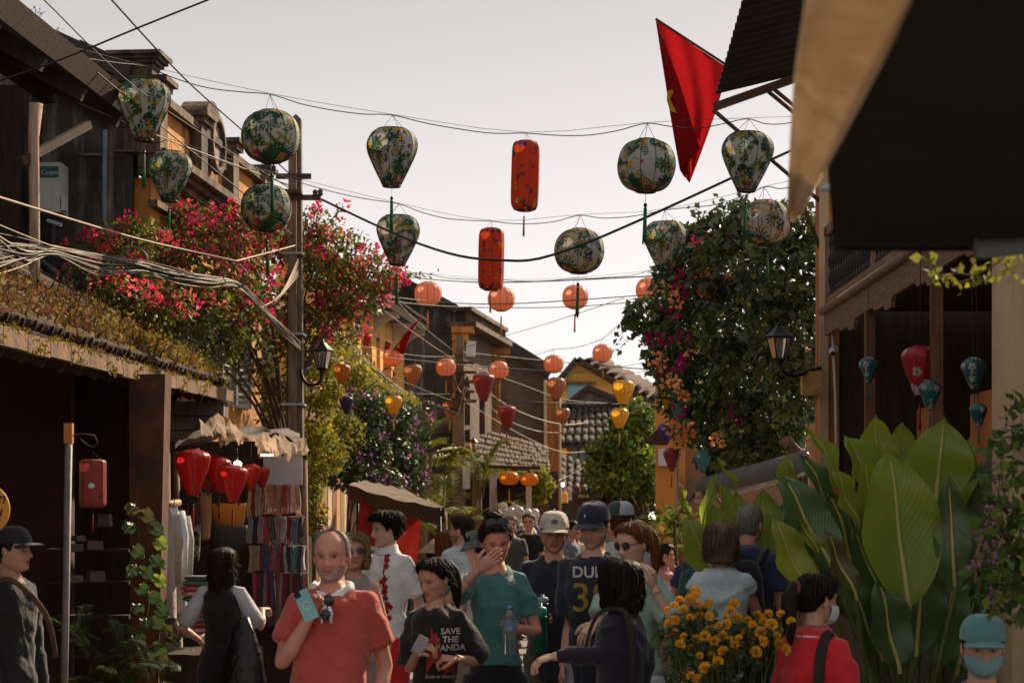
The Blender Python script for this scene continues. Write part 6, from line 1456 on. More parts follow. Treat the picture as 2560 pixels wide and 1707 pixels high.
cb = thing('climbing_vine', 'heart-leaved climber growing up the orange plaster pier', 'vine', (P(375, 0, 13.5).x, 13.6, 0))
q = MB(); q.tube(spl([P(370, 1700, 13.6), P(352, 1600, 13.6), P(372, 1500, 13.6), P(350, 1400, 13.6), P(345, 1300, 13.6), P(338, 1250, 13.6)], 4), .008, 5); q.build('stem', m_twig, cb)
for (x, y, a, mi) in ((330, 1265, -.5, 3), (362, 1278, 1.0, 3), (385, 1310, 1.0, 2), (325, 1310, -.6, 2), (398, 1350, .9, 0), (342, 1370, .8, 2), (390, 1395, 1.0, 2), (360, 1420, .9, 2), (392, 1440, .9, 0), (330, 1420, -.5, 2), (355, 1465, .3, 2), (385, 1485, 1.0, 2), (345, 1515, -.3, 2), (402, 1520, .9, 2), (390, 1545, 1.2, 2), (425, 1570, 1.0, 3), (428, 1590, 1.0, 3), (365, 1550, .2, 2), (350, 1590, -.4, 2), (395, 1610, .8, 2), (378, 1640, .4, 2), (412, 1640, 1.0, 3)):
 b0 = P(x - 14 * math.sin(a), y - 14 * math.cos(a) * .4, 13.45); t0 = P(x + 26 * math.sin(a) , y + 24, 13.35)
 bigleaf(cb, t0, b0, 34 * 13.4 / F, mi, .3, .1, random.uniform(-.5, .5))
# ------------------------------------------------------------------ people
def interp(tab, x):
 return np.interp(x, [t[0] for t in tab], [t[1] for t in tab])
HW = [(-1, .16), (-.96, .40), (-.88, .56), (-.75, .70), (-.55, .84), (-.3, .95), (-.05, 1.0), (.2, 1.02), (.45, .98), (.65, .87), (.8, .70), (.92, .46), (.985, .2), (1, .03)]
HF = [(-1, .50), (-.96, .74), (-.88, .87), (-.75, .90), (-.55, .92), (-.3, .95), (0, .95), (.2, .985), (.45, .94), (.65, .80), (.8, .62), (.92, .40), (.985, .18), (1, .03)]
HB = [(-1, .10), (-.88, .20), (-.7, .40), (-.5, .66), (-.3, .86), (0, 1.03), (.25, 1.08), (.45, 1.03), (.65, .88), (.8, .69), (.92, .44), (.985, .19), (1, .03)]
HX, HY, HZ = .0765, .097, .116
def head_surf(s, a, jaw=1.0):
 """s in -1..1 bottom to top, a = angle from the face, radians -> point on a plain head"""
 w = interp(HW, s) * HX * np.where(s < -.3, jaw, 1); ca, sa = np.cos(a), np.sin(a)
 x = w * np.sign(sa) * np.abs(sa) ** .86
 y = np.where(ca > 0, -interp(HF, s) * HY * ca, -interp(HB, s) * HY * ca)
 return np.stack([x, y, s * HZ], -1)
def g2(x, z, cx, cz, sx, sz): return np.exp(-((x - cx) / sx) ** 2 - ((z - cz) / sz) ** 2)
def head_geo(sex='m', beard=0.0, smile=0.0, brow=(.25, .2, .17), age=0.0, openm=0.0):
 NR, NA = 46, 56
 sv = np.sin(np.linspace(-1, 1, NR) * math.pi / 2); k = np.arange(NA) / NA * 2 * math.pi; av = k - .45 * np.sin(k)
 S, A = np.meshgrid(sv, av, indexing='ij'); jaw = 1.06 if sex == 'm' else .94
 p = head_surf(S.ravel(), A.ravel(), jaw); x, z = p[:, 0], p[:, 2]; A_ = A.ravel(); fr = np.clip((np.cos(A_) - .05) / .3, 0, 1)
 d = np.zeros(len(p))
 nz = 1.25 if sex == 'm' else 1.02
 bridge = np.interp(z, [-.05, -.043, -.036, -.022, .0, .014, .024], [0, .006, .021, .017, .009, .004, 0]) * nz
 nsx = np.interp(z, [-.05, -.036, -.02, .012], [.019, .0175, .011, .009])
 d += bridge * np.exp(-(x / nsx) ** 2)
 d += .007 * (g2(x, z, .0135, -.038, .0075, .008) + g2(x, z, -.0135, -.038, .0075, .008)) * nz
 for sg in (-1, 1):
  d -= .019 * g2(x, z, sg * .031, .003, .0165, .0100); d += (.0075 if sex == 'm' else .003) * g2(x, z, sg * .028, .022, .020, .008)
  d += .005 * g2(x, z, sg * .045, -.026, .018, .016); d -= .0035 * g2(x, z, sg * (.031 + .004 * smile), -.050, .006, .018)
  d += .0035 * g2(x, z, sg * .030, -.0105, .013, .005)
 mz = -.066 + 5 * smile * x ** 2
 d += .0055 * np.exp(-((z - mz - .006) / .0055) ** 2 - (x / .021) ** 2) + .0065 * np.exp(-((z - mz + .0065) / .006) ** 2 - (x / .018) ** 2) - .004 * np.exp(-((z - mz) / .0028) ** 2 - (x / .025) ** 2)
 d -= .010 * openm * g2(x, z, 0, -.068, .014, .006)
 d += .007 * g2(x, z, 0, -.101, .021, .012) - .004 * g2(x, z, 0, -.085, .02, .006)
 if beard: d += beard * .006 * np.clip((-z - .055) / .03, 0, 1) * fr
 p[:, 1] -= d * fr
 c = np.ones((len(p), 3))
 def tint(w, col): nonlocal c; w = np.clip(w, 0, 1)[:, None]; c = c * (1 - w) + c * np.array(col) * w
 tint(.55 * (g2(x, z, .042, -.03, .022, .02) + g2(x, z, -.042, -.03, .022, .02)) * fr, (1.06, .78, .74)); tint(.5 * g2(x, z, 0, -.04, .016, .014) * fr, (1.05, .76, .72))
 lip = np.exp(-((z - mz) / .0105) ** 4 - (x / .0245) ** 4) * fr; tint(lip * .8, (.86, .50, .48)); tint(1.2 * np.exp(-((z - mz) / .0026) ** 2 - (x / .024) ** 4) * fr, (.3, .18, .18))
 if openm: tint(1.2 * openm * g2(x, z, 0, -.068, .013, .0055) * fr, (.12, .07, .07))
 if smile > .5: tint(.9 * g2(x, z, 0, -.0645, .015, .003) * fr, (1.9, 2.6, 3.2))
 for sg in (-1, 1):
  bz = .0235 - .12 * (np.abs(x) - .030) ** 1; tint(.92 * np.exp(-((z - bz) / .0042) ** 2 - ((x - sg * .031) / .0175) ** 4) * fr, brow)
  tint(.9 * g2(x, z, sg * .031, .0070, .0155, .0042) * fr, (.22, .16, .14)); tint(.6 * g2(x, z, sg * .031, .0, .019, .012) * fr, (.66, .54, .52))  # lash line, then eye-socket shade painted into the skin
 if beard: tint(beard * np.clip((-z - .040) / .016, 0, 1) * np.clip((np.cos(A_) + .25) / .4, 0, 1) * (1 - lip), (.58, .86, 1.0) if age else (.40, .46, .52))
 if age: tint(.35 * np.exp(-((np.sin(z * 700)) / .35) ** 2) * (z > .035) * (z < .075) * fr, (.8, .7, .7))
 fs = []
 for i in range(NR - 1):
  for j in range(NA): fs.append((i * NA + j, (i + 1) * NA + j, (i + 1) * NA + (j + 1) % NA, i * NA + (j + 1) % NA))
 fs = [tuple(reversed(f)) for f in fs]
 fs.append(tuple(range(NA))); fs.append(tuple(reversed(range((NR - 1) * NA, NR * NA))))
 return p, fs, c
HEADS = {}
m_eye = mat('eye_white', (.42, .37, .34), None, 5, .25)
m_iris = mat('eye_iris', (.035, .022, .015), None, 5, .2)
def skin(nm, c): return mat('skin_' + nm, c, tuple(x * .88 for x in c), 14, .52, .12, 220, attr=True, spec=.38)
SK = {'fair': skin('fair', (.66, .37, .27)), 'ruddy': skin('ruddy', (.62, .29, .21)), 'tan': skin('tan', (.52, .29, .19)), 'pale': skin('pale', (.68, .42, .32))}
def hairmat(nm, c): return mat('hair_' + nm, c, tuple(x * .45 for x in c), 60, .58, .35, 90, stretch=(1, 1, .08), transl=.28, spec=.25)
HR = {'black': hairmat('black', (.020, .014, .011)), 'dark': hairmat('dark_brown', (.045, .024, .014)), 'brown': hairmat('brown', (.12, .060, .030)), 'red': hairmat('auburn', (.26, .095, .030)), 'blond': hairmat('blond', (.42, .27, .13)), 'grey': hairmat('grey', (.30, .28, .265)), 'greybrown': hairmat('ash', (.24, .15, .095)), 'salt': hairmat('salt', (.40, .36, .33))}
def fabric(nm, c, c2=None, rough=.85, bump=.25, **k):
 c = tuple(min(.84, x * 1.28) for x in c); c2 = tuple(min(.8, x * 1.28) for x in c2) if c2 else None
 return mat('cloth_' + nm, c, c2 or tuple(x * .82 for x in c), 9, rough, bump * 2.2, 24, sheen=.25, spec=.2, **k)

def hair_geo(style, rs):
 """hair shell in head coordinates"""
 NA, NZ = 72, 26; rows = []
 for j in range(NA):
  a = 2 * math.pi * j / NA; aa = min(a, 2 * math.pi - a)                                   # 0 front .. pi back
  if style in ('short', 'crew', 'under', 'fringe'):
   zend = np.interp(aa, [0, .5, .95, 1.15, 1.35, 1.55, 1.8, 2.2, math.pi], [.60, .57, .48, .22, -.12, .12, -.30, -.58, -.68])
   if style == 'fringe': zend = np.interp(aa, [0, .5, .95, 1.15, 1.35, 1.55, 1.8, 2.2, math.pi], [.42, .40, .33, .15, -.12, .08, -.36, -.64, -.72])
   th = {'short': .013, 'crew': .006, 'under': .006, 'fringe': .024}[style]
  elif style == 'bald':
   zend = np.interp(aa, [0, 1.05, 1.3, 1.5, 1.8, 2.2, math.pi], [.995, .99, -.05, .15, -.3, -.55, -.6]); th = .007
  elif style == 'tied':
   zend = np.interp(aa, [0, .5, .95, 1.2, 1.45, 1.6, 1.9, 2.3, math.pi], [.62, .58, .42, .15, -.05, .0, -.25, -.5, -.6]); th = .010
  elif style == 'bob':
   zend = np.interp(aa, [0, .35, .7, .95, 1.2, math.pi], [.40, .36, .10, -1.0, -1.22, -1.30]); th = .022
  elif style == 'bobback':
   zend = np.interp(aa, [0, .5, .95, 1.25, 1.5, math.pi], [.5, .45, .2, -.75, -.95, -1.02]); th = .024
  else:
   zend = np.interp(aa, [0, .45, .8, 1.1, 1.35, math.pi], [.55, .5, .25, -.9, -1.7, -2.3]); th = .018
  col = []; rmax = 0; top = 1.0
  for i in range(NZ):
   s = top + (zend - top) * (i / (NZ - 1)) ** .9
   if style == 'bald' and aa < 1.2: p = head_surf(np.array([min(.99, .5 * max(s, 0) + .5)]), np.array([a]))[0] * .97; col.append(p); continue
   sc_ = max(s, -1.0); p = head_surf(np.array([sc_]), np.array([a]))[0]; r = math.hypot(p[0], p[1]); rmax = max(rmax, r)
   if style in ('bob', 'bobback', 'long') and aa > .6 and s < .25: r = max(r, rmax * (1.03 - .10 * max(0, -s - .3)))
   t_ = th * (1 if style not in ('short', 'fringe') else .42 + .75 * min(1, max(0, (s + .1) / .55))) * (1 + .28 * math.sin(a * 9 + 1.3) * math.sin(s * 5 + a * 3) + .16 * math.sin(a * 31)) * min(1, (i + 1) / 3) ** .3
   if i == NZ - 1: t_ = -.006 if style not in ('bob', 'bobback', 'long') else t_ * .6
   z = s * HZ + (th * .95 if s > .6 else th * .95 * max(0, s) / .6)
   k = (r + t_) / max(math.hypot(p[0], p[1]), 1e-6) if math.hypot(p[0], p[1]) > .004 else 1
   col.append((p[0] * k, p[1] * k, z))
  if style in ('bob', 'bobback', 'long'): col.append((col[-1][0] * .78, col[-1][1] * .78, col[-1][2] + .01))
  rows.append(col)
 return rows
def flyaway(rows, n, L, rs):
 """loose strands leaving the hair surface"""
 q = []
 for _ in range(n):
  col = rows[rs.randrange(len(rows))]; i = rs.randrange(1, len(col) - 3)
  p = V(col[i]); t = (V(col[i + 2]) - V(col[i])).normalized(); out = V((p.x, p.y, p.z * .6)).normalized()
  l = L * rs.uniform(.4, 1.2); d = (t * rs.uniform(.3, 1) + out * rs.uniform(.25, .9) + V((rs.uniform(-.4, .4), rs.uniform(-.4, .4), rs.uniform(-.2, .3)))).normalized()
  q.append([p - out * .004, p + d * l * .5, p + d * l * .9 + V((0, 0, -l * .25))])
 return q
def hand_geo(mb, wrist, f, n, thumb, pose='relax', hs=1.0):
 """palm, four fingers of unequal length and a side thumb; n = side the fingers curl to"""
 w = V(wrist); f = V(f).normalized(); n = V(n); n = (n - f * n.dot(f)).normalized(); sd = f.cross(n).normalized() * thumb
 mb.tube([w - f * .02 * hs, w + f * .012 * hs, w + f * .045 * hs, w + f * .085 * hs, w + f * .096 * hs], [.025 * hs, .029 * hs, .038 * hs, .041 * hs, .036 * hs], 12, flat=.40, up=n)
 C = {'relax': (.45, .5, .35), 'grip': (1.0, 1.05, .6), 'flat': (.12, .12, .08), 'pinch': (.75, .85, .5), 'hold': (.7, .7, .4)}[pose]
 for i, (off, k) in enumerate(((.029, .93), (.010, 1.04), (-.010, .98), (-.028, .80))):
  b = w + f * (.086 - .004 * abs(i - 1)) * hs + sd * off * hs; an = 0; pts = [b]; rad = [.0098 * hs]
  sp_ = sd * (.06 * (1.5 - i))
  for L, c in ((.043, C[0] * (1 + .12 * i)), (.027, C[1]), (.021, C[2])):
   an += c; d = (f * math.cos(an) + n * math.sin(an) + sp_ * (.5 if pose in ('flat', 'relax') else .15)).normalized(); b = b + d * L * k * hs; pts.append(b); rad.append(rad[-1] * .88)
  full = spl(pts, 3); rr = list(np.interp(np.linspace(0, 3, len(full)), range(4), rad)); mb.tube(full + [full[-1] + d * .004 * hs], rr + [rr[-1] * .5], 7)
 tb = w + f * .022 * hs + sd * .026 * hs; cl = .9 if pose in ('grip', 'hold', 'pinch') else .35
 d1 = (f * .70 + sd * .75 + n * .35 * cl).normalized(); d2 = (f * .85 + sd * (.35 - .45 * cl) + n * .75 * cl).normalized(); p1 = tb + d1 * .042 * hs; p2 = p1 + d2 * .032 * hs; p3 = p2 + (d2 + n * .2 * cl).normalized() * .024 * hs
 mb.tube(spl([tb - d1 * .02 * hs, tb, p1, p2, p3], 3), list(np.interp(np.linspace(0, 4, 13), range(5), [.010, .0145, .0115, .010, .006])), 8)
 return w + f * .065 * hs + n * .028 * hs
def loft(mb, rings, n=28, M=None, dip=0.0):
 rows = []
 for (z, hw, hd, yo) in rings:
  rows.append([V((hw * math.copysign(abs(math.cos(2 * math.pi * k / n)) ** .82, math.cos(2 * math.pi * k / n)), yo + hd * math.copysign(abs(math.sin(2 * math.pi * k / n)) ** .9, math.sin(2 * math.pi * k / n)), z)) for k in range(n)])
 if dip:
  for i_, w_ in ((-1, 1.0), (-2, .75), (-3, .35)):
   for p in rows[i_]: p.z -= dip * w_ * max(0, -p.y) / max(rings[i_][2], .01)
 if M is not None: rows = [[M @ p for p in r] for r in rows]
 o = len(mb.v); mb.grid(rows, closed=True)
 mb.f.append(tuple(o + k for k in reversed(range(n)))); mb.f.append(tuple(o + (len(rings) - 1) * n + k for k in range(n))); mb.mi += [0, 0]; mb.sm += [True, True]
def folds(o, amp, seed, H):
 me = o.data; co = getco(me); no = getno(me); x, y, z = co[:, 0], co[:, 1], co[:, 2]; s = seed * 1.7
 a = np.arctan2(y, x)
 d = np.sin(a * 5 + z * 16 + s) * np.sin(z * 11 + s) + .7 * np.sin(x * 38 + z * 22 + 2 * s) * np.sin(z * 19 + y * 25 + s) + .6 * np.sin(z * 47 + x * 21 * np.sin(s) + 14 * y)
 for k_ in range(3):
  ridge = 1 - np.abs(np.sin(z * (6 + 4 * k_) + x * (9 + 7 * np.sin(s + k_)) * (1 if k_ != 1 else -1) + a * 1.2 + s + 2 * k_)); d += 1.5 * ridge ** 4
 setco(me, co + no * (amp * d)[:, None])
PN = {'n': 0}
def person(label, px, ptop, Y, yaw=0, hyaw=None, hp=0, hr=0, H=None, skn='fair', sex='m', face={}, hair=('short', 'dark'), top=None, bottom=None, arms={}, bw=1.0, belly=0.0, vox=.013,
           group='people in the street', fly=60, sit=None, lean=0.0, dress=None, headscale=1.0, name='person'):
 PN['n'] += 1; rs = random.Random(PN['n'] * 13)
 top_p = P(px, ptop, Y); H = H or top_p.z; base = V((top_p.x, Y, top_p.z - H))
 hyaw = yaw if hyaw is None else hyaw; yw = R(yaw); Rz = Matrix.Rotation(yw, 3, 'Z')
 root = thing(name, label, 'person', (base.x, base.y, max(base.z, 0) if sit is None else base.z), group)
 root['_o'] = tuple(base); root.location = base
 k = H; sh = .808 * H; bw = bw * .75
 def loc(v): return base + Rz @ V(v)
 lv = V((0, -lean, 0))
 L = Matrix.Identity(3)
 fem = sex == 'f'
 swd = (.104 if not fem else .090) * bw * H
 def torso(gr=1.0, z0=.47, z1=.87, add=0.0):
  t = [(.46, .090, .060), (.50, .099 if fem else .094, .066), (.54, .098 if fem else .092, .066), (.60, .076 if fem else .086, .055), (.66, .080 if fem else .090, .060), (.73, .090 if fem else .100, .070 if fem else .067), (.79, .088 if fem else .098, .060), (.82, .070 if fem else .080, .052), (.839, .053 if fem else .060, .045), (.854, .041, .039), (.866, .036, .036), (.882, .032, .033)]
  out = []
  for (z, w_, d_) in t:
   if z < z0 - 1e-6 or z > z1 + 1e-6: continue
   b_ = belly * math.exp(-((z - .60) / .085) ** 2)
   out.append((z * H, (w_ * bw + .012 * b_) * gr * H + add, (d_ * (.5 + .5 * bw) + .05 * b_) * gr * H + add, -.03 * b_ * H - lean * (z - .5) * H))
  return out
 # joints
 J = {}
 for s in (-1, 1):
  S = loc((s * swd, -lean * .3 * H + .005, sh)); spec = arms.get(s)
  ua, fa = .178 * H, .148 * H
  if spec:
   e = P(*spec[0][:2], Y + spec[0][2]); w = P(*spec[1][:2], Y + spec[1][2])
   E = S + (e - S).normalized() * ua; Wp = E + (w - E).normalized() * fa; pose, fd, pn = (list(spec[2:]) + [None] * 3)[:3]
  else:
   E = loc((s * (swd + .035 * H), .01, sh - .172 * H)); Wp = loc((s * (swd + .030 * H), -.035 * H, sh - .172 * H - .143 * H)); pose, fd, pn = 'relax', None, None
  fd = V(fd) if fd else (Wp - E).normalized(); pn = V(pn) if pn else (Rz @ V((-s, .25, 0)))
  J[s] = (S, E, Wp, pose or 'relax', fd, pn)
 legs = {}
 for s in (-1, 1):
  hipj = (s * .050 * H, -lean * 0, .50 * H)
  if sit is None: legs[s] = [loc(hipj), loc((s * .056 * H, -.012 * H, .28 * H)), loc((s * .055 * H, .012 * H, .045 * H)), loc((s * .062 * H, -.085 * H, .018 * H))]
  else: legs[s] = [loc(hipj), loc((s * .07 * H + sit[0] * H, -.23 * H, .47 * H)), loc((s * .07 * H + sit[0] * H, -.20 * H + sit[1] * H, .24 * H)), loc((s * .07 * H + sit[0] * H, -.29 * H + sit[1] * H, .22 * H))]
 # body: one continuous surface
 q = MB(); T = Matrix.Translation(base) @ Rz.to_4x4()
 loft(q, torso(.93, .46, .88), 24, T)
 nb = loc((0, -lean * .3 * H + .012 * H, .83 * H)); hc = loc((0, -lean * .42 * H - .004 * H, H - HZ * 1.0 * (H / 7.5 / .232) * headscale))
 hs = H / 7.5 / .232 * headscale
 q.tube([nb, nb.lerp(hc, .55) + Rz @ V((0, .012, 0)), hc + Rz @ V((0, .012, -.02))], [.036 * H * (.9 if fem else 1), .031 * H * (.88 if fem else 1), .031 * H], 14)
 for s in (-1, 1):
  S, E, Wp, pose, fd, pn = J[s]; f_ = (.86 if fem else 1.0) * (1 + .25 * (bw - 1)); m1 = S.lerp(E, .5); m2 = E.lerp(Wp, .3)
  q.tube([S + Rz @ V((-s * .05, 0, .012)), S, m1, E, m2, Wp, Wp + (Wp - E).normalized() * .012], [.022 * H * f_, .0255 * H * f_, .0265 * H * f_, .0225 * H * f_, .0240 * H * f_, .0150 * H, .0140 * H], 12)
  h, kn, an, to = legs[s]
  q.tube([h, h.lerp(kn, .4), kn, kn.lerp(an, .3), an], [.048 * H, .044 * H, .031 * H, .032 * H, .019 * H], 12); q.tube([an, an.lerp(to, .5) + V((0, 0, .01)), to], [.021 * H, .021 * H, .015 * H], 10)
 body = q.build('body', SK[skn], root); remesh(body, vox, 4)
 # head and hands join the same mesh
 fk = (sex, tuple(sorted(face.items())))
 if fk not in HEADS: HEADS[fk] = head_geo(sex, **face)
 hv, hf, hcol = HEADS[fk]
 Mh = Matrix.Translation(hc) @ Matrix.Rotation(R(hyaw), 4, 'Z') @ Matrix.Rotation(R(hr), 4, 'Y') @ Matrix.Rotation(R(hp), 4, 'X') @ Matrix.Scale(hs, 4)
 q = MB(); co = getco(body.data); nv = len(body.data.polygons); lvv = np.empty(len(body.data.loops), np.int32); body.data.loops.foreach_get('vertex_index', lvv); ls = np.empty(nv, np.int32); body.data.polygons.foreach_get('loop_start', ls); lt_ = np.empty(nv, np.int32); body.data.polygons.foreach_get('loop_total', lt_)
 q.add([V(c) + base for c in co], [tuple(lvv[a:a + b]) for a, b in zip(ls, lt_)], True)
 Mn = np.array(Mh); hw = hv @ Mn[:3, :3].T + Mn[:3, 3]
 q.add([V(c) for c in hw], hf, True, [tuple(c) for c in hcol])
 for s in (-1, 1): q.ell(Mh @ V((s * .0775, .010, -.008)), (.010 * hs, .019 * hs, .031 * hs), 10, 8, (Matrix.Rotation(R(hyaw), 3, 'Z') @ Matrix.Rotation(R(hr), 3, 'Y') @ Matrix.Rotation(R(hp) - .15, 3, 'X') @ Matrix.Rotation(s * .35, 3, 'Z')))
 PALM = {}
 for s in (-1, 1):
  S, E, Wp, pose, fd, pn = J[s]
  thumb = s * (-1)  # thumb side, flipped below if it points away from the body front
  sdv = fd.cross(pn).normalized()
  tdir = Rz @ V((0, -1, .35))
  thumb = 1 if sdv.dot(tdir) > 0 else -1
  PALM[s] = hand_geo(q, Wp, fd, pn, thumb, pose, .93 * H / 1.72)
 for s in (-1, 1):
  Mr = Matrix.Rotation(R(hyaw), 3, 'Z') @ Matrix.Rotation(R(hr), 3, 'Y') @ Matrix.Rotation(R(hp), 3, 'X')
  n0 = len(q.v); q.ell(Mh @ V((s * .0312, -.0668, .0074)), (.0155 * hs, .0122 * hs, .0068 * hs), 10, 7, Mr); q.ell(Mh @ V((s * .0312, -.0650, -.0066)), (.0150 * hs, .0118 * hs, .0062 * hs), 10, 7, Mr)
  for i_ in range(n0, len(q.v)): q.c[i_] = (.66, .52, .48)
 q.cur = 1
 for s in (-1, 1): q.ell(Mh @ V((s * .0310, -.0662, .0010)), tuple(.0120 * hs for _ in range(3)), 10, 8)
 q.cur = 2
 for s in (-1, 1): q.ell(Mh @ V((s * .0310, -.0752, .0008)), (.0062 * hs, .0042 * hs, .0056 * hs), 8, 6)
 bpy.data.objects.remove(body)
 body = q.build('body', [SK[skn], m_eye, m_iris], root)
 # clothes
 parts = {}
 if top:
  q = MB(); gr = top.get('loose', 1.06); hem = top.get('hem', .46)
  rg = torso(gr, max(hem, .46), .855, .006)
  if hem < .46: rg = [(hem * H, rg[0][1] * 1.02, rg[0][2] * 1.04, rg[0][3])] + rg
  loft(q, rg, 28, T, top.get('dip', .022) * H)
  sl = top.get('sleeve', 'short')
  for s in (-1, 1):
   S, E, Wp, *_ = J[s]; f_ = (.90 if fem else 1.0) * (1 + .25 * (bw - 1)); w_ = top.get('sw', 1.0)
   if sl == 'short': e = S.lerp(E, top.get('sl', .62)); q.tube([S + Rz @ V((-s * .055 * H, 0, .018 * H)), S + V((0, 0, .003)), S.lerp(e, .5), e], [.021 * H, .030 * H * f_ * (.6 + .4 * w_), .034 * H * f_ * w_, .037 * H * f_ * w_], 14)
   elif sl == 'long': q.tube([S + Rz @ V((-s * .055 * H, 0, .018 * H)), S, S.lerp(E, .5), E, E.lerp(Wp, .5), Wp.lerp(E, .06)], [.021 * H, .031 * H * f_, .034 * H * f_, .031 * H, .027 * H, .022 * H], 14)
   elif sl == 'cap': e = S.lerp(E, .28); q.tube([S + Rz @ V((-s * .055 * H, 0, .018 * H)), S, e], [.021 * H, .030 * H * f_, .036 * H * f_], 14)
  o = q.build(top.get('name', 'shirt'), top['mat'], root); remesh(o, vox, 3); folds(o, top.get('fold', .0040), PN['n'], H); parts['top'] = o
  if top.get('collar'):
   q = MB(); n_ = 20; rows = []
   for (zz, rr, dz) in ((.838, .050, 0), (.862, .042, .004), (.866, .040, .004), (.842, .054, 0), (.828, .058, -.012)):
    rows.append([loc((rr * H * math.cos(2 * math.pi * j / n_), rr * H * .92 * math.sin(2 * math.pi * j / n_) + .008 * H - lean * .33 * H, zz * H - (.016 * H if math.sin(2 * math.pi * j / n_) < -.5 else 0))) for j in range(n_)])
   q.grid(rows, closed=True); q.build('collar', top['collar'], root)
 if bottom:
  q = MB(); gr = 1.0
  loft(q, [(z, w_ * gr + .004, d_ * gr + .004, yo) for (z, w_, d_, yo) in torso(1.0, .46, .60)] if not bottom.get('low') else [(z, w_ * gr + .004, d_ * gr + .004, yo) for (z, w_, d_, yo) in torso(1.0, .46, .54)], 24, T)
  for s in (-1, 1):
   h, kn, an, to = legs[s]; ln = bottom.get('len', 'long'); wd = bottom.get('w', 1.0)
   if ln == 'long': q.tube([h + V((0, 0, .01)), h.lerp(kn, .5), kn, kn.lerp(an, .5), an + V((0, 0, .02))], [.056 * H, .053 * H * wd, .044 * H * wd, .040 * H * wd, .036 * H * wd], 14)
   elif ln == 'short': e = h.lerp(kn, .82); q.tube([h + V((0, 0, .01)), h.lerp(e, .5), e], [.056 * H, .056 * H * wd, .055 * H * wd], 14)
   else: e = h.lerp(kn, .45); q.tube([h + V((0, 0, .01)), e], [.056 * H, .057 * H * wd], 14)
  if bottom.get('skirt'): loft(q, [(.28 * H, .125 * H, .10 * H, 0), (.40 * H, .112 * H, .085 * H, 0), (.52 * H, .10 * H, .07 * H, 0)], 24, T)
  o = q.build(bottom.get('name', 'trousers'), bottom['mat'], root); remesh(o, vox * 1.2, 3); folds(o, .0035, PN['n'] + 5, H)
 q = MB()
 for s in (-1, 1):
  h, kn, an, to = legs[s]; d = (to - an); d.z = 0; d.normalize() if d.length > 0 else None
  c = an - V((0, 0, an.z - base.z - .035)) if sit is None else an + V((0, 0, -.02)); q.tube([c - d * .05, c - d * .02, c + d * .09, c + d * .17], [.030, .042, .045, .03], 10, flat=.8)
 q.build('shoes', mat('shoe_leather', (.10, .09, .085), None, 6, .6), root)['kind'] = 'stuff'
 # hair
 st, hcn = hair
 if st and st != 'none':
  rows = hair_geo({'ponytail': 'tied', 'bun': 'tied'}.get(st, st), rs); q = MB()
  q.grid([[Mh @ V(p) for p in c] for c in rows] + [[Mh @ V(p) for p in rows[0]]])
  if st == 'ponytail':
   q.tube([Mh @ V(p) for p in ((0, .085, .045), (0, .125, .05), (.005, .150, .0), (.01, .150, -.08), (.012, .135, -.16), (.012, .125, -.22))], [.022, .030, .036, .033, .024, .006], 12)
  if st == 'bun':
   for i in range(9): a = i * .7; q.ell(Mh @ V((.020 * math.cos(a), .045 + .018 * math.sin(a), .137 + .006 * math.sin(2 * a))), (.030 * hs, .028 * hs, .024 * hs), 10, 7)
  if Y < 17 and st not in ('crew', 'under', 'bald'):
   for _ in range(95):
    j0 = rs.randrange(len(rows)); dj = rs.choice((-1, 0, 0, 1)) * rs.random() * (6 if st not in ('bob', 'bobback', 'long') else 2); lf = rs.uniform(.001, .009); pts = []; i0 = rs.randrange(1, 7); i1 = rs.randrange(17, 26)
    for i in range(i0, i1, 2):
     cc_ = rows[int(j0 + dj * (i / 25)) % len(rows)]; p = V(cc_[min(i, len(cc_) - 2)]); o_ = V((p.x, p.y, max(0, p.z) * .7)).normalized(); pts.append(Mh @ (p + o_ * lf * math.sin(math.pi * (i - i0 + 1) / (i1 - i0 + 2))))
    e = (pts[-1] - pts[-2]); pts.append(pts[-1] + e * rs.uniform(.2, 1.0)); n_ = len(pts); w0 = (rs.uniform(.003, .0058) if st not in ('bob', 'bobback', 'long') else rs.uniform(.0018, .0034)) * hs
    q.tube(pts, [w0 * (.5 + math.sin(math.pi * (t + .3) / n_)) * (1 if t < n_ - 1 else .12) for t in range(n_)], 5, cap=False)
   for _ in range(230):
    j0 = rs.randrange(len(rows)); dj = rs.uniform(-3, 3); lf = rs.uniform(.001, .008); pts = []; i0 = rs.randrange(1, 12); i1 = i0 + rs.randrange(8, 14)
    for i in range(i0, min(i1, 26), 2):
     cc_ = rows[int(j0 + dj * (i / 25)) % len(rows)]; p = V(cc_[min(i, len(cc_) - 2)]); o_ = V((p.x, p.y, max(0, p.z) * .7)).normalized(); pts.append(Mh @ (p + o_ * lf))
    if len(pts) > 2: pts.append(pts[-1] + (pts[-1] - pts[-2]) * rs.uniform(.5, 1.6)); q.tube(pts, [.0011] * (len(pts) - 1) + [.0004], 3, cap=False)
  hair_o = q.build('hair', HR[hcn], root)
  if fly:
   fl = flyaway(rows, fly * 2, .05 if st not in ('crew', 'under') else .012, rs); q = MB()
   for p in fl: q.tube([Mh @ v for v in p], [.0009, .0008, .0004], 3, cap=False)
   q.build('loose_strand', HR[hcn], hair_o)['kind'] = 'stuff'
 ctx = dict(root=root, Mh=Mh, hs=hs, H=H, base=base, Rz=Rz, J=J, palm=PALM, loc=loc, parts=parts, Y=Y, torso=torso, lean=lean)
 return ctx
def on_head(c, mb_local, name, m, parent=None):
 q = MB(); q.v = [tuple(c['Mh'] @ V(p)) for p in mb_local.v]; q.f = mb_local.f; q.mi = mb_local.mi; q.sm = mb_local.sm
 o = q.build(name, m, c['root'])
 if parent: o.parent = parent
 return o
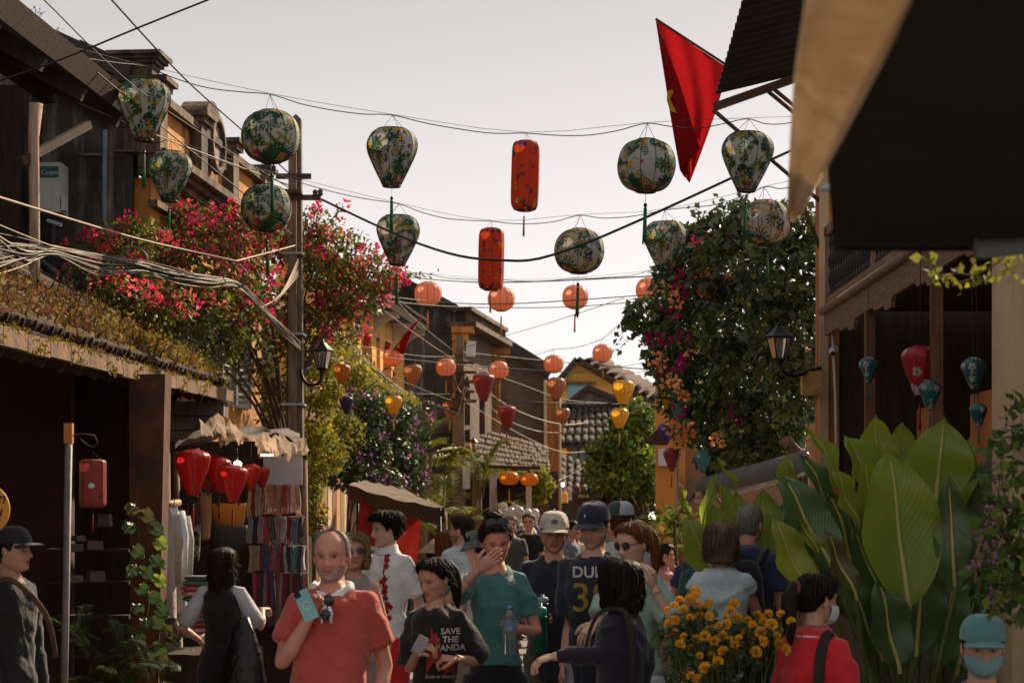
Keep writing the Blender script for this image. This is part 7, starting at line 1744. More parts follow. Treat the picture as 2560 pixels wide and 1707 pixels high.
def cap(c, m, mbrim=None, patch=None, back=False, patchpx=None):
 q = MB(); rows = []; n = 40
 for i in range(13):
  t = i / 12; s = .22 + .80 * math.sin(t * math.pi / 2); row = []
  for j in range(n):
   a = 2 * math.pi * j / n; p = head_surf(np.array([min(.995, s - .02)]), np.array([a]))[0]
   r = math.hypot(p[0], p[1]); kk = (r + .014 - .006 * abs(math.cos(3 * a)) ** 8 * .5) / max(r, 1e-5); row.append((p[0] * kk, p[1] * kk, s * HZ + .012 + .010 * math.sin(t * 3.1)))
  rows.append(row)
 q.grid(rows, closed=True); q.f.append(tuple(12 * n + j for j in range(n))); q.mi.append(0); q.sm.append(True); q.ell((0, 0, HZ * 1.02 + .026), (.008, .008, .005), 8, 5)
 root = on_head(c, q, 'cap', m)
 q = MB(); top = []; sg = 1 if back else -1
 for i in range(7):
  t = i / 6; row = []
  for j in range(15):
   u = j / 14 * 2 - 1; a = u * 1.15; p = head_surf(np.array([.24]), np.array([a]))[0]; bx, by = p[0] * 1.12, p[1] * 1.12
   y = by - t * .078 * math.cos(u * 1.25); row.append((bx * (1 + .03 * t), y if not back else -y, .22 * HZ + .012 - .012 * t - .020 * u * u * (1 - .2 * t) + .004))
  top.append(row)
 q.grid(top); q.grid([[(p[0], p[1], p[2] - .005) for p in r] for r in top])
 o = on_head(c, q, 'brim', mbrim or m); o.parent = root
 if patch:
  q = MB(); rows = []
  for i in range(4):
   s = .50 + .24 * i / 3; rows.append([(lambda p: (p[0] * 1.0, p[1] - .021 + .006 * i / 3, s * HZ + .016))(head_surf(np.array([s]), np.array([(u / 4) * .24]))[0]) for u in range(-4, 5)])
  q.grid(rows); o = on_head(c, q, 'patch', patch); o.parent = root
 return root
m_lens = mat('dark_lens', (.008, .009, .011), None, 4, .12, spec=.6)
m_frame = mat('glasses_frame', (.012, .011, .012), None, 4, .35)
def glasses(c, z=.004, lens=None, r=(.027, .020), push=0.0, name='sunglasses', y0=-.093, tilt=0.0, clear=False):
 def tr(p): p = Matrix.Rotation(tilt, 3, 'X') @ V((p[0], p[1], p[2])); return (p.x, p.y + push, p.z + z)
 q = MB(); n = 18
 for s in (-1, 1):
  ring = [[tr((s * .031 + r[0] * k * math.cos(2 * math.pi * j / n), y0 - .004 * dd + .5 * abs(s * .031 + r[0] * k * math.cos(2 * math.pi * j / n)) ** 1.5, r[1] * k * math.copysign(abs(math.sin(2 * math.pi * j / n)) ** .8, math.sin(2 * math.pi * j / n)))) for j in range(n)] for (k, dd) in ((1, 0), (1.12, 0), (1.12, 1), (1, 1), (1, 0))]
  q.grid(ring, closed=True)
  q.tube([tr((s * .062, y0 + .010, .006)), tr((s * .080, y0 + .045, .006)), tr((s * .080, .0, .004))], .0024, 5)
 q.tube([tr((-.006, y0, .004)), tr((0, y0 - .004, .007)), tr((.006, y0, .004))], .0024, 5)
 f = on_head(c, q, name, m_frame if not clear else m_steel)
 for s in (-1, 1):
  q = MB(); q.add([tr((s * .031 + r[0] * math.cos(2 * math.pi * j / n), y0 - .001 + .5 * abs(s * .031 + r[0] * math.cos(2 * math.pi * j / n)) ** 1.5, r[1] * math.copysign(abs(math.sin(2 * math.pi * j / n)) ** .8, math.sin(2 * math.pi * j / n)))) for j in range(n)], [tuple(range(n))])
  o = on_head(c, q, 'lens', lens or m_lens); o.parent = f
 return f
def facemask(c, m):
 q = MB(); rows = []
 for i in range(9):
  s = -.97 + .80 * i / 8; row = []
  for j in range(17):
   a = (j / 16 * 2 - 1) * 1.25; p = head_surf(np.array([s]), np.array([a]))[0]; b = .020 * math.cos(a * 1.1) * math.sin(math.pi * (i + .7) / 9.2)
   r = math.hypot(p[0], p[1]); kk = (r + .007 + max(0, b)) / r; row.append((p[0] * kk, p[1] * kk, p[2] + .003 * math.sin(i * 2.2)))
  rows.append(row)
 q.grid(rows); mk = on_head(c, q, 'face_mask', m)
 q = MB()
 for s in (-1, 1):
  for i in (1, 7):
   p = rows[i][0 if s < 0 else 16]; q.tube([p, (s * .083, -.012, p[2] * .6), (s * .082, .014, -.01)], .0016, 4, cap=False)
 o = on_head(c, q, 'ear_loop', m); o.parent = mk; o['kind'] = 'stuff'
 return mk
from mathutils.bvhtree import BVHTree
def decal(c, shapes, name, m, part='top', direction=None, lift=.004):
 """flat print: shapes = (verts3d, faces) in world coordinates, cast onto the garment along direction"""
 o = c['parts'][part]; me = o.data; off = V(c['root']['_o'])
 bvh = BVHTree.FromPolygons([v.co + off for v in me.vertices], [tuple(p.vertices) for p in me.polygons])
 d = (V(direction) if direction is not None else c['Rz'] @ V((0, 1, 0))).normalized()
 vs, fs = shapes; out = []; ok = []
 for p in vs:
  h = bvh.ray_cast(V(p) - d * .6, d, 2.0)
  if h[0] is None: ok.append(False); out.append(V(p))
  else: ok.append(True); out.append(h[0] - d * lift)
 fs = [f for f in fs if all(ok[i] for i in f)]
 if not fs: return None
 q = MB(); q.add(out, fs); return q.build(name, m, c['root'])
def sub_text(s, size, org, right, up, bold=0.0, maxlen=.02, align='CENTER', shear=0.0):
 """text as small faces, so that it can follow cloth"""
 vs, fs = text_mesh(s, size, 0, bold, align, shear)
 bm = bmesh.new(); bv = [bm.verts.new(v) for v in vs]
 for f in fs:
  try: bm.faces.new([bv[i] for i in f])
  except ValueError: pass
 bmesh.ops.triangulate(bm, faces=bm.faces[:])
 for _ in range(3):
  e = [e for e in bm.edges if e.calc_length() > maxlen]
  if not e: break
  bmesh.ops.subdivide_edges(bm, edges=e, cuts=1); bmesh.ops.triangulate(bm, faces=bm.faces[:])
 bm.verts.index_update(); r, u = V(right).normalized(), V(up).normalized()
 out = ([V(org) + r * v.co.x + u * v.co.y for v in bm.verts], [tuple(v.index for v in f.verts) for f in bm.faces]); bm.free(); return out
def sub_poly(pts, maxlen=.015):
 bm = bmesh.new(); bm.faces.new([bm.verts.new(p) for p in pts]); bmesh.ops.triangulate(bm, faces=bm.faces[:])
 for _ in range(4):
  e = [e for e in bm.edges if e.calc_length() > maxlen]
  if not e: break
  bmesh.ops.subdivide_edges(bm, edges=e, cuts=1); bmesh.ops.triangulate(bm, faces=bm.faces[:])
 bm.verts.index_update(); out = ([v.co.copy() for v in bm.verts], [tuple(v.index for v in f.verts) for f in bm.faces]); bm.free(); return out
C = {}
f_ = fabric
# the bald man in the red shirt
C['bald'] = c = person('balding grey-bearded man in a rust-red t-shirt holding up a pale blue phone', 830, 1325, 9.0, yaw=-4, hyaw=-8, hp=4, skn='ruddy', face=dict(beard=.9, age=1), hair=('bald', 'grey'),
 top=dict(mat=f_('rust_red', (.37, .062, .046)), loose=1.10, hem=.43, sw=1.15, sl=.66), bottom=dict(mat=f_('dark_shorts', (.05, .05, .055))), arms={-1: ((715, 1620, -.08), (772, 1545, -.16), 'hold', (.25, -.12, 1), (.55, -.75, .1)), 1: ((945, 1600, .03), (945, 1730, -.02), 'relax')}, bw=1.2, belly=.9, vox=.011)
ph = c['palm'][-1]
q = MB(); Mt = Matrix.Rotation(R(-24), 3, 'Y') @ Matrix.Rotation(R(14), 3, 'Z'); pc = P(765, 1512, 8.60)
q.box(pc, (.066, .009, .135), Mt); phone = thing('phone', 'pale blue phone with ring holder in the balding man\'s hand', 'phone', pc); q.build('case', mat('pale_blue_phone', (.25, .52, .56), None, 3, .35), phone)
q = MB(); q.tube([pc + Mt @ V((.019 * math.cos(t * .4189), -.007, -.005 + .019 * math.sin(t * .4189))) for t in range(16)], .0028, 5); q.build('ring', mat('ring_white', (.7, .75, .75), None, 3, .4), phone)
q = MB(); q.box(pc + Mt @ V((-.018, -.006, .055)), (.026, .004, .026), Mt); q.build('camera_bump', m_lens, phone)
# neckerchief and hanging sunglasses
q = MB(); n_ = 26; rows = []; H = c['H']
for (r0, z0, th) in ((.050, .846, 0), (.055, .850, 0), (.052, .860, 0), (.044, .865, 0), (.040, .856, 0)):
 rows.append([c['loc']((r0 * H * 1.10 * math.cos(2 * math.pi * j / n_), r0 * H * math.sin(2 * math.pi * j / n_) + .004, z0 * H - (.030 * H * max(0, -math.sin(2 * math.pi * j / n_)) ** 2) + .006 * math.sin(j * 2.1 + r0 * 300))) for j in range(n_)])
q.grid(rows, closed=True)
kn = c['loc']((.0, -.082 * H, .812 * H)); q.ell(kn, (.022, .018, .022), 10, 8)
for dx in (-.018, .016): q.tube([kn, kn + V((dx, -.012, -.04)), kn + V((dx * 1.3, -.012, -.09))], [.012, .017, .006], 8, flat=.5)
q.build('neckerchief', f_('white_scarf', (.62, .64, .64), fold=None) if False else f_('white_scarf', (.62, .64, .64)), c['root'])
def hung_glasses(c, px, py, Y, s=1.0, rot=.0):
 q = MB(); ce = P(px, py, Y); M_ = Matrix.Rotation(rot, 3, 'Y')
 for sg in (-1, 1): q.ell(ce + M_ @ V((.004 * sg, 0, sg * .032 * s)), (.023 * s, .006, .026 * s), 12, 8, M_)
 q.tube([ce + M_ @ V((0, 0, -.008)), ce + M_ @ V((0, 0, .008))], .003, 6); return q
q = hung_glasses(c, 818, 1518, 8.70, 1.0, .12); q.build('hung_sunglasses', m_lens, c['root'])
q = MB(); S, E, Wp = c['J'][1][:3]; q.tube([Wp.lerp(E, .05), Wp.lerp(E, .13)], .0345, 12); q.build('watch_strap', m_black, c['root'])
decal(c, sub_text('PTERO', .022, P(830, 1522, 8.6), (1, 0, 0), (0, 0, 1), .0004), 'shirt_print', mat('print_orange', (.65, .16, .08), None, 4, .8))

C['shades'] = c = person('blond woman in dark sunglasses and sleeveless top close behind the balding man', 884, 1336, 12.6, yaw=6, hyaw=10, hp=-3, skn='ruddy', sex='f', hair=('bobback', 'blond'), top=dict(mat=f_('taupe', (.24, .22, .21)), sleeve='none', loose=1.04), bottom=dict(mat=f_('grey_linen', (.25, .25, .26))), bw=1.1, arms={1: ((960, 1560, .0), (972, 1700, -.05))})
glasses(c, r=(.028, .021))
q = MB(); S, E, Wp = c['J'][1][:3]; q.tube([Wp.lerp(E, .06), Wp.lerp(E, .14)], .031, 12); q.build('bracelet', mat('pale_teal_band', (.35, .6, .58), None, 4, .5), c['root'])

C['white'] = c = person('young man in white shirt embroidered with red blossoms and red trousers, seen in profile', 968, 1282, 14.3, yaw=-34, hyaw=-68, hp=3, skn='pale', hair=('fringe', 'black'), top=dict(mat=f_('white_linen', (.66, .68, .69), (.58, .60, .62)), loose=1.14, hem=.41, sw=1.3, sl=.80), bottom=dict(mat=f_('red_trousers', (.48, .02, .02))), bw=1.02, face=dict(brow=(.12, .10, .09)), fly=110, arms={1: ((1062, 1540, .05), (1040, 1660, -.12))}, vox=.012)
q = MB(); rs = random.Random(4)
fdir = c['Rz'] @ V((0, 1, 0)); rdir_ = c['Rz'] @ V((1, 0, 0))
m_emb, m_stem = mat('red_embroidery', (.42, .012, .02), None, 40, .8), mat('dark_embroidery', (.05, .03, .025), None, 40, .8)
fls = [(968, 1388), (966, 1415), (962, 1448), (964, 1468), (956, 1455), (962, 1480), (964, 1496), (970, 1512), (976, 1518), (966, 1530), (974, 1545), (968, 1400)]
for (x, y) in fls:
 ce = P(x - 2, y, 14.1); pts = [ce + V((.020 * (1 + .3 * math.cos(5 * a)) * math.cos(a), 0, .020 * (1 + .3 * math.cos(5 * a)) * math.sin(a))) for a in np.linspace(0, 6.283, 16)[:-1]]
 decal(c, sub_poly(pts, .012), 'embroidered_flower', m_emb, direction=(0, 1, 0))
ln = [(966, 1372), (962, 1390), (966, 1410), (958, 1430), (964, 1450), (958, 1470), (962, 1490), (968, 1510), (964, 1530)]
for i in range(len(ln) - 1):
 a, b = P(ln[i][0] - 2, ln[i][1], 14.1), P(ln[i + 1][0] - 2, ln[i + 1][1], 14.1); w = V((.004, 0, 0)); decal(c, sub_poly([a - w, a + w, b + w, b - w], .02), 'embroidered_stem', m_stem, direction=(0, 1, 0))
 e = a + V((.03 * rs.choice((-1, 1)), 0, .022)); decal(c, sub_poly([a - w * .6, a + w * .6, e + w * .5, e - w * .5], .02), 'embroidered_stem', m_stem, direction=(0, 1, 0))
q = MB(); n_ = 22; H = c['H']
q.grid([[c['loc']((.040 * H * math.cos(2 * math.pi * j / n_) * k, .040 * H * math.sin(2 * math.pi * j / n_) * k + .006, z * H - .012 * H * max(0, -math.sin(2 * math.pi * j / n_)))) for j in range(n_)] for (z, k) in ((.848, 1.16), (.876, .98), (.876, .91), (.852, .95))], closed=True); q.build('collar', f_('white_linen', (1, 1, 1)), c['root'])

C['save'] = c = person('young woman with ponytail in a black slogan t-shirt looking down at a card', 1088, 1396, 10.2, yaw=-24, hyaw=-42, hp=16, skn='tan', sex='f', hair=('ponytail', 'black'), face=dict(smile=.9, brow=(.14, .1, .09)), top=dict(mat=f_('black_tee', (.014, .013, .014)), loose=1.14, hem=.42, sw=1.5, sl=.92), bottom=dict(mat=f_('black_trousers', (.02, .02, .02))), arms={-1: ((1026, 1650, .02), (1052, 1612, -.25), 'pinch', (.5, -.3, .25), (.6, -.2, -.3)), 1: ((1200, 1650, .02), (1110, 1640, -.27), 'pinch', (-1, -.1, .05), (0, .4, -1))}, fly=90, vox=.011, bw=1.05)
rt = c['Rz'] @ V((1, 0, 0)); mw = mat('white_slogan', (.60, .58, .56), None, 30, .8); mrd = mat('red_slogan', (.33, .035, .03), None, 25, .8)
for (s, y) in (('SAVE', 1588), ('THE', 1609), ('PANDA', 1630)): decal(c, sub_text(s, .044, P(1124, y, 9.95), (1, 0, 0), (0, 0, 1), .001), 'slogan', mw, direction=(0, 1, 0))
fl_p = [(1075, 1572), (1082, 1590), (1090, 1582), (1092, 1605), (1098, 1600), (1094, 1640), (1100, 1668), (1080, 1660), (1062, 1690), (1066, 1650), (1070, 1625), (1064, 1600), (1072, 1605)]
decal(c, sub_poly([P(x, y, 9.95) for x, y in fl_p], .02), 'red_motif', mrd, direction=(0, 1, 0))
decal(c, sub_poly([P(x, y, 9.95) for x, y in ((1100, 1650), (1125, 1655), (1140, 1680), (1132, 1692), (1122, 1678), (1112, 1695), (1104, 1675))], .02), 'red_motif', mrd, direction=(0, 1, 0))
decal(c, sub_text('Saola in Vietnam', .025, P(1100, 1700, 9.95), (1, 0, 0), (0, 0, 1), 0, shear=.3), 'slogan', mw, direction=(0, 1, 0))
q = MB(); q.box(P(1050, 1612, 9.88), (.064, .006, .096), Matrix.Rotation(R(28), 3, 'Y') @ Matrix.Rotation(R(-30), 3, 'Z')); single('card', q, mat('grey_card', (.42, .44, .46), (.18, .18, .2), 12, .5), 'small grey photo card held by the ponytailed woman', 'card')

C['laugh'] = c = person('tall woman in teal sports t-shirt laughing behind her hand, hair in a top bun', 1240, 1300, 11.2, yaw=4, hyaw=8, hp=18, hr=-4, skn='ruddy', sex='f', hair=('bun', 'dark'), face=dict(smile=.8), top=dict(mat=f_('teal_jersey', (.055, .17, .165)), loose=1.05, hem=.54, sw=1.15, sl=.66), bottom=dict(mat=f_('black_shorts', (.012, .012, .013)), len='short'), arms={-1: ((1140, 1488, -.16), (1225, 1392, -.30), 'flat', (.78, -.02, .62), (.1, .9, .1)), 1: ((1322, 1520, .02), (1290, 1570, -.22), 'grip', (-.35, -.7, .1), (-.6, .2, .0))}, fly=120, bw=1.08, vox=.011)
glasses(c, z=.085, r=(.029, .021), push=.030, y0=-.090, tilt=-.5)
for i in range(3): decal(c, sub_poly([P(1272 + i * 6 - 2, 1455, 10.95), P(1277 + i * 6, 1455, 10.95), P(1273 + i * 4.2, 1441 + 0 * i - i * 1.2, 10.95), P(1269.5 + i * 4.2, 1443 - i * 1.2, 10.95)], .02), 'stripe_logo', mw, direction=(0, 1, 0))
decal(c, sub_text('adidas', .02, P(1278, 1462, 10.95), (1, 0, 0), (0, 0, 1)), 'logo_lettering', mw, direction=(0, 1, 0))
q = MB(); S, E, Wp = c['J'][-1][:3]; q.tube([Wp.lerp(E, .14), Wp.lerp(E, .17)], .030, 14, flat=1); q.tube([Wp.lerp(E, .28), Wp.lerp(E, .30)], .034, 14); q.build('bangle', m_steel, c['root'])['kind'] = 'stuff'
def bottle(name, label, px, py, Y, h, r, body, capm, kind):
 ce = P(px, py, Y); t = thing(name, label, 'bottle', ce - V((0, 0, h / 2))); z = lambda k: -h / 2 + k * h
 q = MB(); q.lathe([(r * .9, z(0)), (r, z(.03)), (r * .96, z(.25)), (r, z(.28)), (r * .96, z(.40)), (r, z(.44)), (r, z(.68)), (r * .8, z(.80)), (r * .45, z(.9)), (r * .38, z(.93))] if kind == 'pet' else [(r * .92, z(0)), (r, z(.04)), (r, z(.5)), (r * .9, z(.62)), (r, z(.72)), (r, z(.78))], 20, ce); q.build('body', body, t)
 q = MB(); q.lathe([(r * .42, z(.93)), (r * .42, z(1.0))] if kind == 'pet' else [(r * .95, z(.78)), (r * .95, z(.93)), (r * .8, z(.96)), (r * .3, z(.98)), (r * .3, z(1.05))], 16, ce); q.build('lid', capm, t)
 if kind == 'pet':
  q = MB(); q.lathe([(r * 1.02, z(.50)), (r * 1.02, z(.72))], 20, ce, capb=False, capt=False); q.build('label', mat('blue_bottle_label', (.05, .14, .25), (.3, .4, .5), 20, .4), t)
 return t
bottle('water_bottle', 'clear plastic water bottle with blue cap in the laughing woman\'s hand', 1273, 1575, 10.86, .265, .036, mat('clear_plastic', (.75, .82, .84), None, 3, .08, trans=.85), mat('blue_lid', (.10, .38, .55), None, 3, .4), 'pet')

C['beige'] = c = person('man in beige cap and plain navy t-shirt carrying a green bottle', 1385, 1284, 12.6, yaw=2, hyaw=0, hp=8, skn='ruddy', hair=('under', 'grey'), face=dict(openm=.8, beard=.25), top=dict(mat=f_('navy_tee', (.022, .024, .036)), loose=1.10, hem=.42, sw=1.2, sl=.75), bottom=dict(mat=f_('olive_trousers', (.075, .062, .045))), arms={-1: ((1316, 1500, .03), (1340, 1540, -.25), 'grip', (.5, -.5, -.35), (.5, .3, .0))}, bw=1.15, belly=.5, vox=.012)
cap(c, f_('beige_cap', (.46, .41, .34)), patch=f_('brown_patch', (.12, .09, .08)))
bottle('drinking_bottle', 'green translucent drinking bottle with teal lid hanging by the beige-capped man', 1350, 1572, 12.15, .29, .044, mat('green_plastic', (.012, .16, .10), None, 3, .25, trans=.35), mat('teal_lid', (.10, .45, .38), None, 3, .4), 'flask')
bottle('drinking_bottle', 'dark bottle with pale grey-blue lid gripped above the green one', 1356, 1530, 12.25, .2, .038, mat('dark_bottle', (.02, .03, .04), None, 3, .3), mat('grey_blue_lid', (.30, .38, .44), None, 3, .4), 'flask')

C['dubai'] = c = person('tall stubbled man in navy cap and navy t-shirt with yellow numerals', 1486, 1262, 11.6, yaw=-14, hyaw=-22, hp=14, skn='fair', hair=('under', 'dark'), face=dict(beard=.6, smile=.9), top=dict(mat=f_('indigo_tee', (.022, .025, .042)), loose=1.12, hem=.42, sw=1.35, sl=.86), bottom=dict(mat=f_('grey_shorts', (.27, .31, .34)), len='short', low=True), arms={-1: ((1430, 1590, .06), (1405, 1680, -.05), 'relax'), 1: ((1575, 1560, .05), (1540, 1600, -.2))}, bw=1.1, vox=.012)
cap(c, f_('navy_cap', (.020, .024, .042)))
q = MB(); q.ell(c['Mh'] @ V((-.01, -.104, .082)), (.006, .003, .012), 8, 6); q.build('cap_emblem', mw, c['root'])
mg = mat('gold_numerals', (.42, .27, .04), (.26, .16, .03), 25, .8)
decal(c, sub_text('DUBAI', .088, P(1489, 1444, 11.35), (1, 0, 0), (0, 0, 1), .002), 'lettering', mw, direction=(0, 1, 0))
decal(c, sub_text('38', .235, P(1480, 1530, 11.35), (1, 0, 0), (0, 0, 1), .001), 'numerals', mg, direction=(0, 1, 0))
q = MB(); S, E, Wp = c['J'][-1][:3]; q.tube([Wp.lerp(E, .06), Wp.lerp(E, .15)], .033, 12); q.build('watch', m_black, c['root'])

C['ginger'] = c = person('auburn-haired woman in mint t-shirt raising a hand to her glasses', 1584, 1306, 11.2, yaw=-34, hyaw=-50, hp=12, skn='pale', sex='f', hair=('ponytail', 'red'), top=dict(mat=f_('mint_tee', (.25, .40, .345)), loose=1.16, hem=.42, sw=1.35, sl=.80), bottom=dict(mat=f_('pale_jeans', (.40, .45, .48)), low=True), arms={1: ((1655, 1500, -.12), (1606, 1412, -.22), 'relax', (-.15, -.1, 1), (-.6, .5, .2)), -1: ((1500, 1540, -.05), (1486, 1560, -.24), 'relax', (-.4, -.4, -.5), (.2, .5, -.3))}, fly=80, bw=1.08, vox=.012)
glasses(c, r=(.025, .021), lens=mat('smoky_lens', (.10, .08, .08), None, 4, .1, trans=.3))
q = MB(); S, E, Wp = c['J'][1][:3]; q.tube([Wp.lerp(E, .08), Wp.lerp(E, .13)], .028, 12); q.build('watch', mat('tan_watch', (.45, .36, .27), None, 4, .5), c['root'])

C['bob'] = c = person('woman with straight dark bob in navy jacket seen from behind, pointing to the side', 1552, 1404, 9.5, yaw=-128, hyaw=-118, hp=0, skn='pale', sex='f', hair=('bob', 'black'), top=dict(mat=f_('navy_jacket', (.017, .016, .028)), sleeve='long', loose=1.16, hem=.43), bottom=dict(mat=f_('dark_trousers', (.02, .02, .025))), arms={1: ((1640, 1640, .1), (1600, 1760, .0)), -1: ((1520, 1625, -.05), (1420, 1640, -.05), 'relax', (-.85, -.1, -.25), (.1, .2, -1))}, fly=40, bw=1.08, vox=.011)
q = MB(); H = c['H']; n_ = 20; q.tube(spl([c['loc']((.075 * H, .088 * H, .50 * H)), c['loc']((.070 * H, .095 * H, .70 * H)), c['loc']((.055 * H, .055 * H, .848 * H)), c['loc']((.060 * H, -.045 * H, .838 * H)), c['loc']((.07 * H, -.090 * H, .70 * H)), c['loc']((.08 * H, -.085 * H, .55 * H))], 5), .016, 8, flat=.35); q.build('bag_strap', m_black, c['root'])
glasses(c, r=(.022, .019), clear=True, lens=mat('clear_lens', (.5, .5, .5), None, 4, .05, trans=.8), name='glasses')

C['cap2'] = person('man in grey and dark green trucker cap standing behind the numerals man', 1552, 1258, 14.6, yaw=170, hyaw=150, skn='fair', hair=('under', 'brown'), top=dict(mat=f_('pale_grey_tee', (.42, .44, .45)), loose=1.08), bottom=dict(mat=f_('khaki', (.22, .18, .13))), vox=.016)
cp_ = cap(C['cap2'], f_('grey_mesh_cap', (.36, .42, .44)), f_('green_cap_brim', (.03, .06, .05)))
q = MB(); rows = []
for i in range(9):
 t = i / 8; s = .23 + .80 * math.sin(t * math.pi / 2); rows.append([(lambda p: ((p[0]) * (1 + .0165 / max(math.hypot(p[0], p[1]), .004)), p[1] * (1 + .0165 / max(math.hypot(p[0], p[1]), .004)), s * HZ + .013 + .010 * math.sin(t * 3.1)))(head_surf(np.array([min(.99, s - .02)]), np.array([2.0 + 1.6 * j / 12]))[0]) for j in range(13)])
q.grid(rows[:-1]); o = on_head(C['cap2'], q, 'dark_panel', f_('green_cap_brim', (.03, .06, .05))); o.parent = cp_

C['blouse'] = c = person('woman with ash-blond bob in a pale blue pleated blouse seen from behind', 1802, 1314, 12.3, yaw=172, hyaw=178, skn='ruddy', sex='f', hair=('bobback', 'greybrown'), top=dict(mat=f_('pale_blue_blouse', (.47, .555, .575), (.42, .50, .525)), sleeve='cap', loose=1.22, hem=.42, fold=.007), bottom=dict(mat=f_('pale_blue_trousers', (.30, .38, .42))), arms={-1: ((1905, 1560, .1), (1890, 1660, -.06)), 1: ((1702, 1560, .02), (1740, 1640, -.05))}, fly=90, bw=1.2)
C['navyman'] = c = person('grey-cropped man in navy polo with a dark backpack, seen from behind', 1872, 1265, 12.9, yaw=158, hyaw=148, skn='ruddy', hair=('crew', 'grey'), top=dict(mat=f_('navy_polo', (.022, .032, .075)), loose=1.1, hem=.44, sw=1.2, collar=f_('navy_polo', (.022, .032, .075))), bottom=dict(mat=f_('navy_shorts', (.03, .035, .05))), bw=1.12, fly=30)
def pack(c, m, m2, s=1.0, label='backpack'):
 H = c['H']; q = MB(); T_ = Matrix.Translation(c['base']) @ c['Rz'].to_4x4()
 loft(q, [(z * H, .085 * H * k * s, .045 * H * k * s, .115 * H) for (z, k) in ((.545, .75), (.56, 1.0), (.66, 1.02), (.75, .95), (.80, .75), (.815, .45))], 20, T_)
 b = q.build('backpack', m, c['root'])
 q = MB(); loft(q, [(z * H, .06 * H * k * s, .028 * H * k * s, .155 * H) for (z, k) in ((.56, .8), (.57, 1), (.64, 1), (.655, .8))], 16, T_); o = q.build('pocket', m2, b); 
 q = MB(); loft(q, [(z * H, .05 * H * k * s, .02 * H * k * s, .155 * H) for (z, k) in ((.68, .8), (.69, 1), (.745, 1), (.755, .8))], 16, T_); q.build('pocket', m2, b)
 for sg in (-1, 1):
  q = MB(); q.tube(spl([c['loc']((sg * .055 * H, .085 * H, .795 * H)), c['loc']((sg * .065 * H, .02 * H, .850 * H)), c['loc']((sg * .07 * H, -.055 * H, .80 * H)), c['loc']((sg * .085 * H, -.075 * H, .68 * H)), c['loc']((sg * .10 * H, .04 * H, .60 * H))], 4), .017, 6, flat=.4); q.build('strap', m2, b)
 return b
pack(c, f_('black_pack', (.018, .02, .028)), f_('black_pack2', (.03, .03, .035)))

C['redpolo'] = c = person('masked woman with low ponytail in a bright red polo shirt turning away', 2040, 1436, 8.2, yaw=140, hyaw=118, hp=4, skn='tan', sex='f', hair=('ponytail', 'black'), top=dict(mat=f_('scarlet_polo', (.50, .018, .028)), loose=1.14, sw=1.25, collar=f_('scarlet_polo', (.5, .018, .028))), bottom=dict(mat=f_('dark_trousers', (.02, .02, .025))), bw=1.12, fly=70, vox=.011)
facemask(c, mat('pale_mask', (.58, .66, .68), (.5, .58, .6), 6, .8, .15))
q = MB(); H = c['H']; q.tube(spl([c['loc']((-.06 * H, .085 * H, .62 * H)), c['loc']((-.055 * H, .07 * H, .78 * H)), c['loc']((-.050 * H, .01 * H, .848 * H)), c['loc']((-.02 * H, -.07 * H, .79 * H))], 5), .022, 8, flat=.3); q.build('bag_strap', m_black, c['root'])
q = MB(); q.tube([c['Mh'] @ V((.0 + .030 * math.cos(t * .5236), .128, .045 + .030 * math.sin(t * .5236))) for t in range(13)], .010, 7); q.build('hair_tie', mat('brown_scrunchie', (.16, .055, .03), None, 9, .8), c['root'])
q = MB(); n_ = 20; q.grid([[c['loc'](((.052 + .004 * i) * H * math.cos(2 * math.pi * j / n_), (.049 + .004 * i) * H * math.sin(2 * math.pi * j / n_) + .008 * H, (.842 - .007 * i) * H)) for j in range(n_)] for i in range(2)], closed=True); q.build('collar_stripe', mw, c['root'])

C['tealcap'] = c = person('masked man in faded teal cap and dark jacket at the flower vine', 2456, 1545, 7.3, yaw=-6, hyaw=-6, hp=6, H=1.58, skn='tan', hair=('under', 'black'), top=dict(mat=f_('slate_jacket', (.05, .055, .075)), sleeve='long', loose=1.14), bottom=dict(mat=f_('dark_trousers', (.02, .02, .025))), bw=1.0, fly=20, sit=None)
cap(c, f_('teal_cap', (.085, .21, .215))); facemask(c, mat('teal_mask', (.19, .33, .345), (.15, .27, .285), 6, .8, .2))

C['stall'] = c = person('woman with long loose hair in grey-sleeved black top browsing the clothes stall', 556, 1372, 13.4, yaw=170, hyaw=165, skn='fair', sex='f', hair=('long', 'dark'), top=dict(mat=f_('black_top', (.016, .015, .016)), loose=1.10, hem=.40, sleeve='none'), bottom=dict(mat=f_('black_skirt', (.014, .013, .013)), len='mini', skirt=True, name='skirt'), arms={-1: ((628, 1530, .0), (655, 1515, .25), 'relax', (.3, 1, 0), (0, 0, -1)), 1: ((470, 1545, .0), (500, 1600, .2))}, fly=110, bw=1.12)
q = MB(); S_ = c['J']
for s in (-1, 1):
 S, E, Wp, *_ = S_[s]; q.tube([S + c['Rz'] @ V((-s * .045 * c['H'], 0, .012)), S + V((0, 0, .004)), S.lerp(E, .5), S.lerp(E, .9)], [.034 * c['H'], .038 * c['H'], .038 * c['H'], .040 * c['H']], 14)
o = q.build('sleeve', f_('heather_grey', (.44, .44, .46)), c['root']); o['kind'] = 'stuff'; folds(o, .003, 3, 1.7)

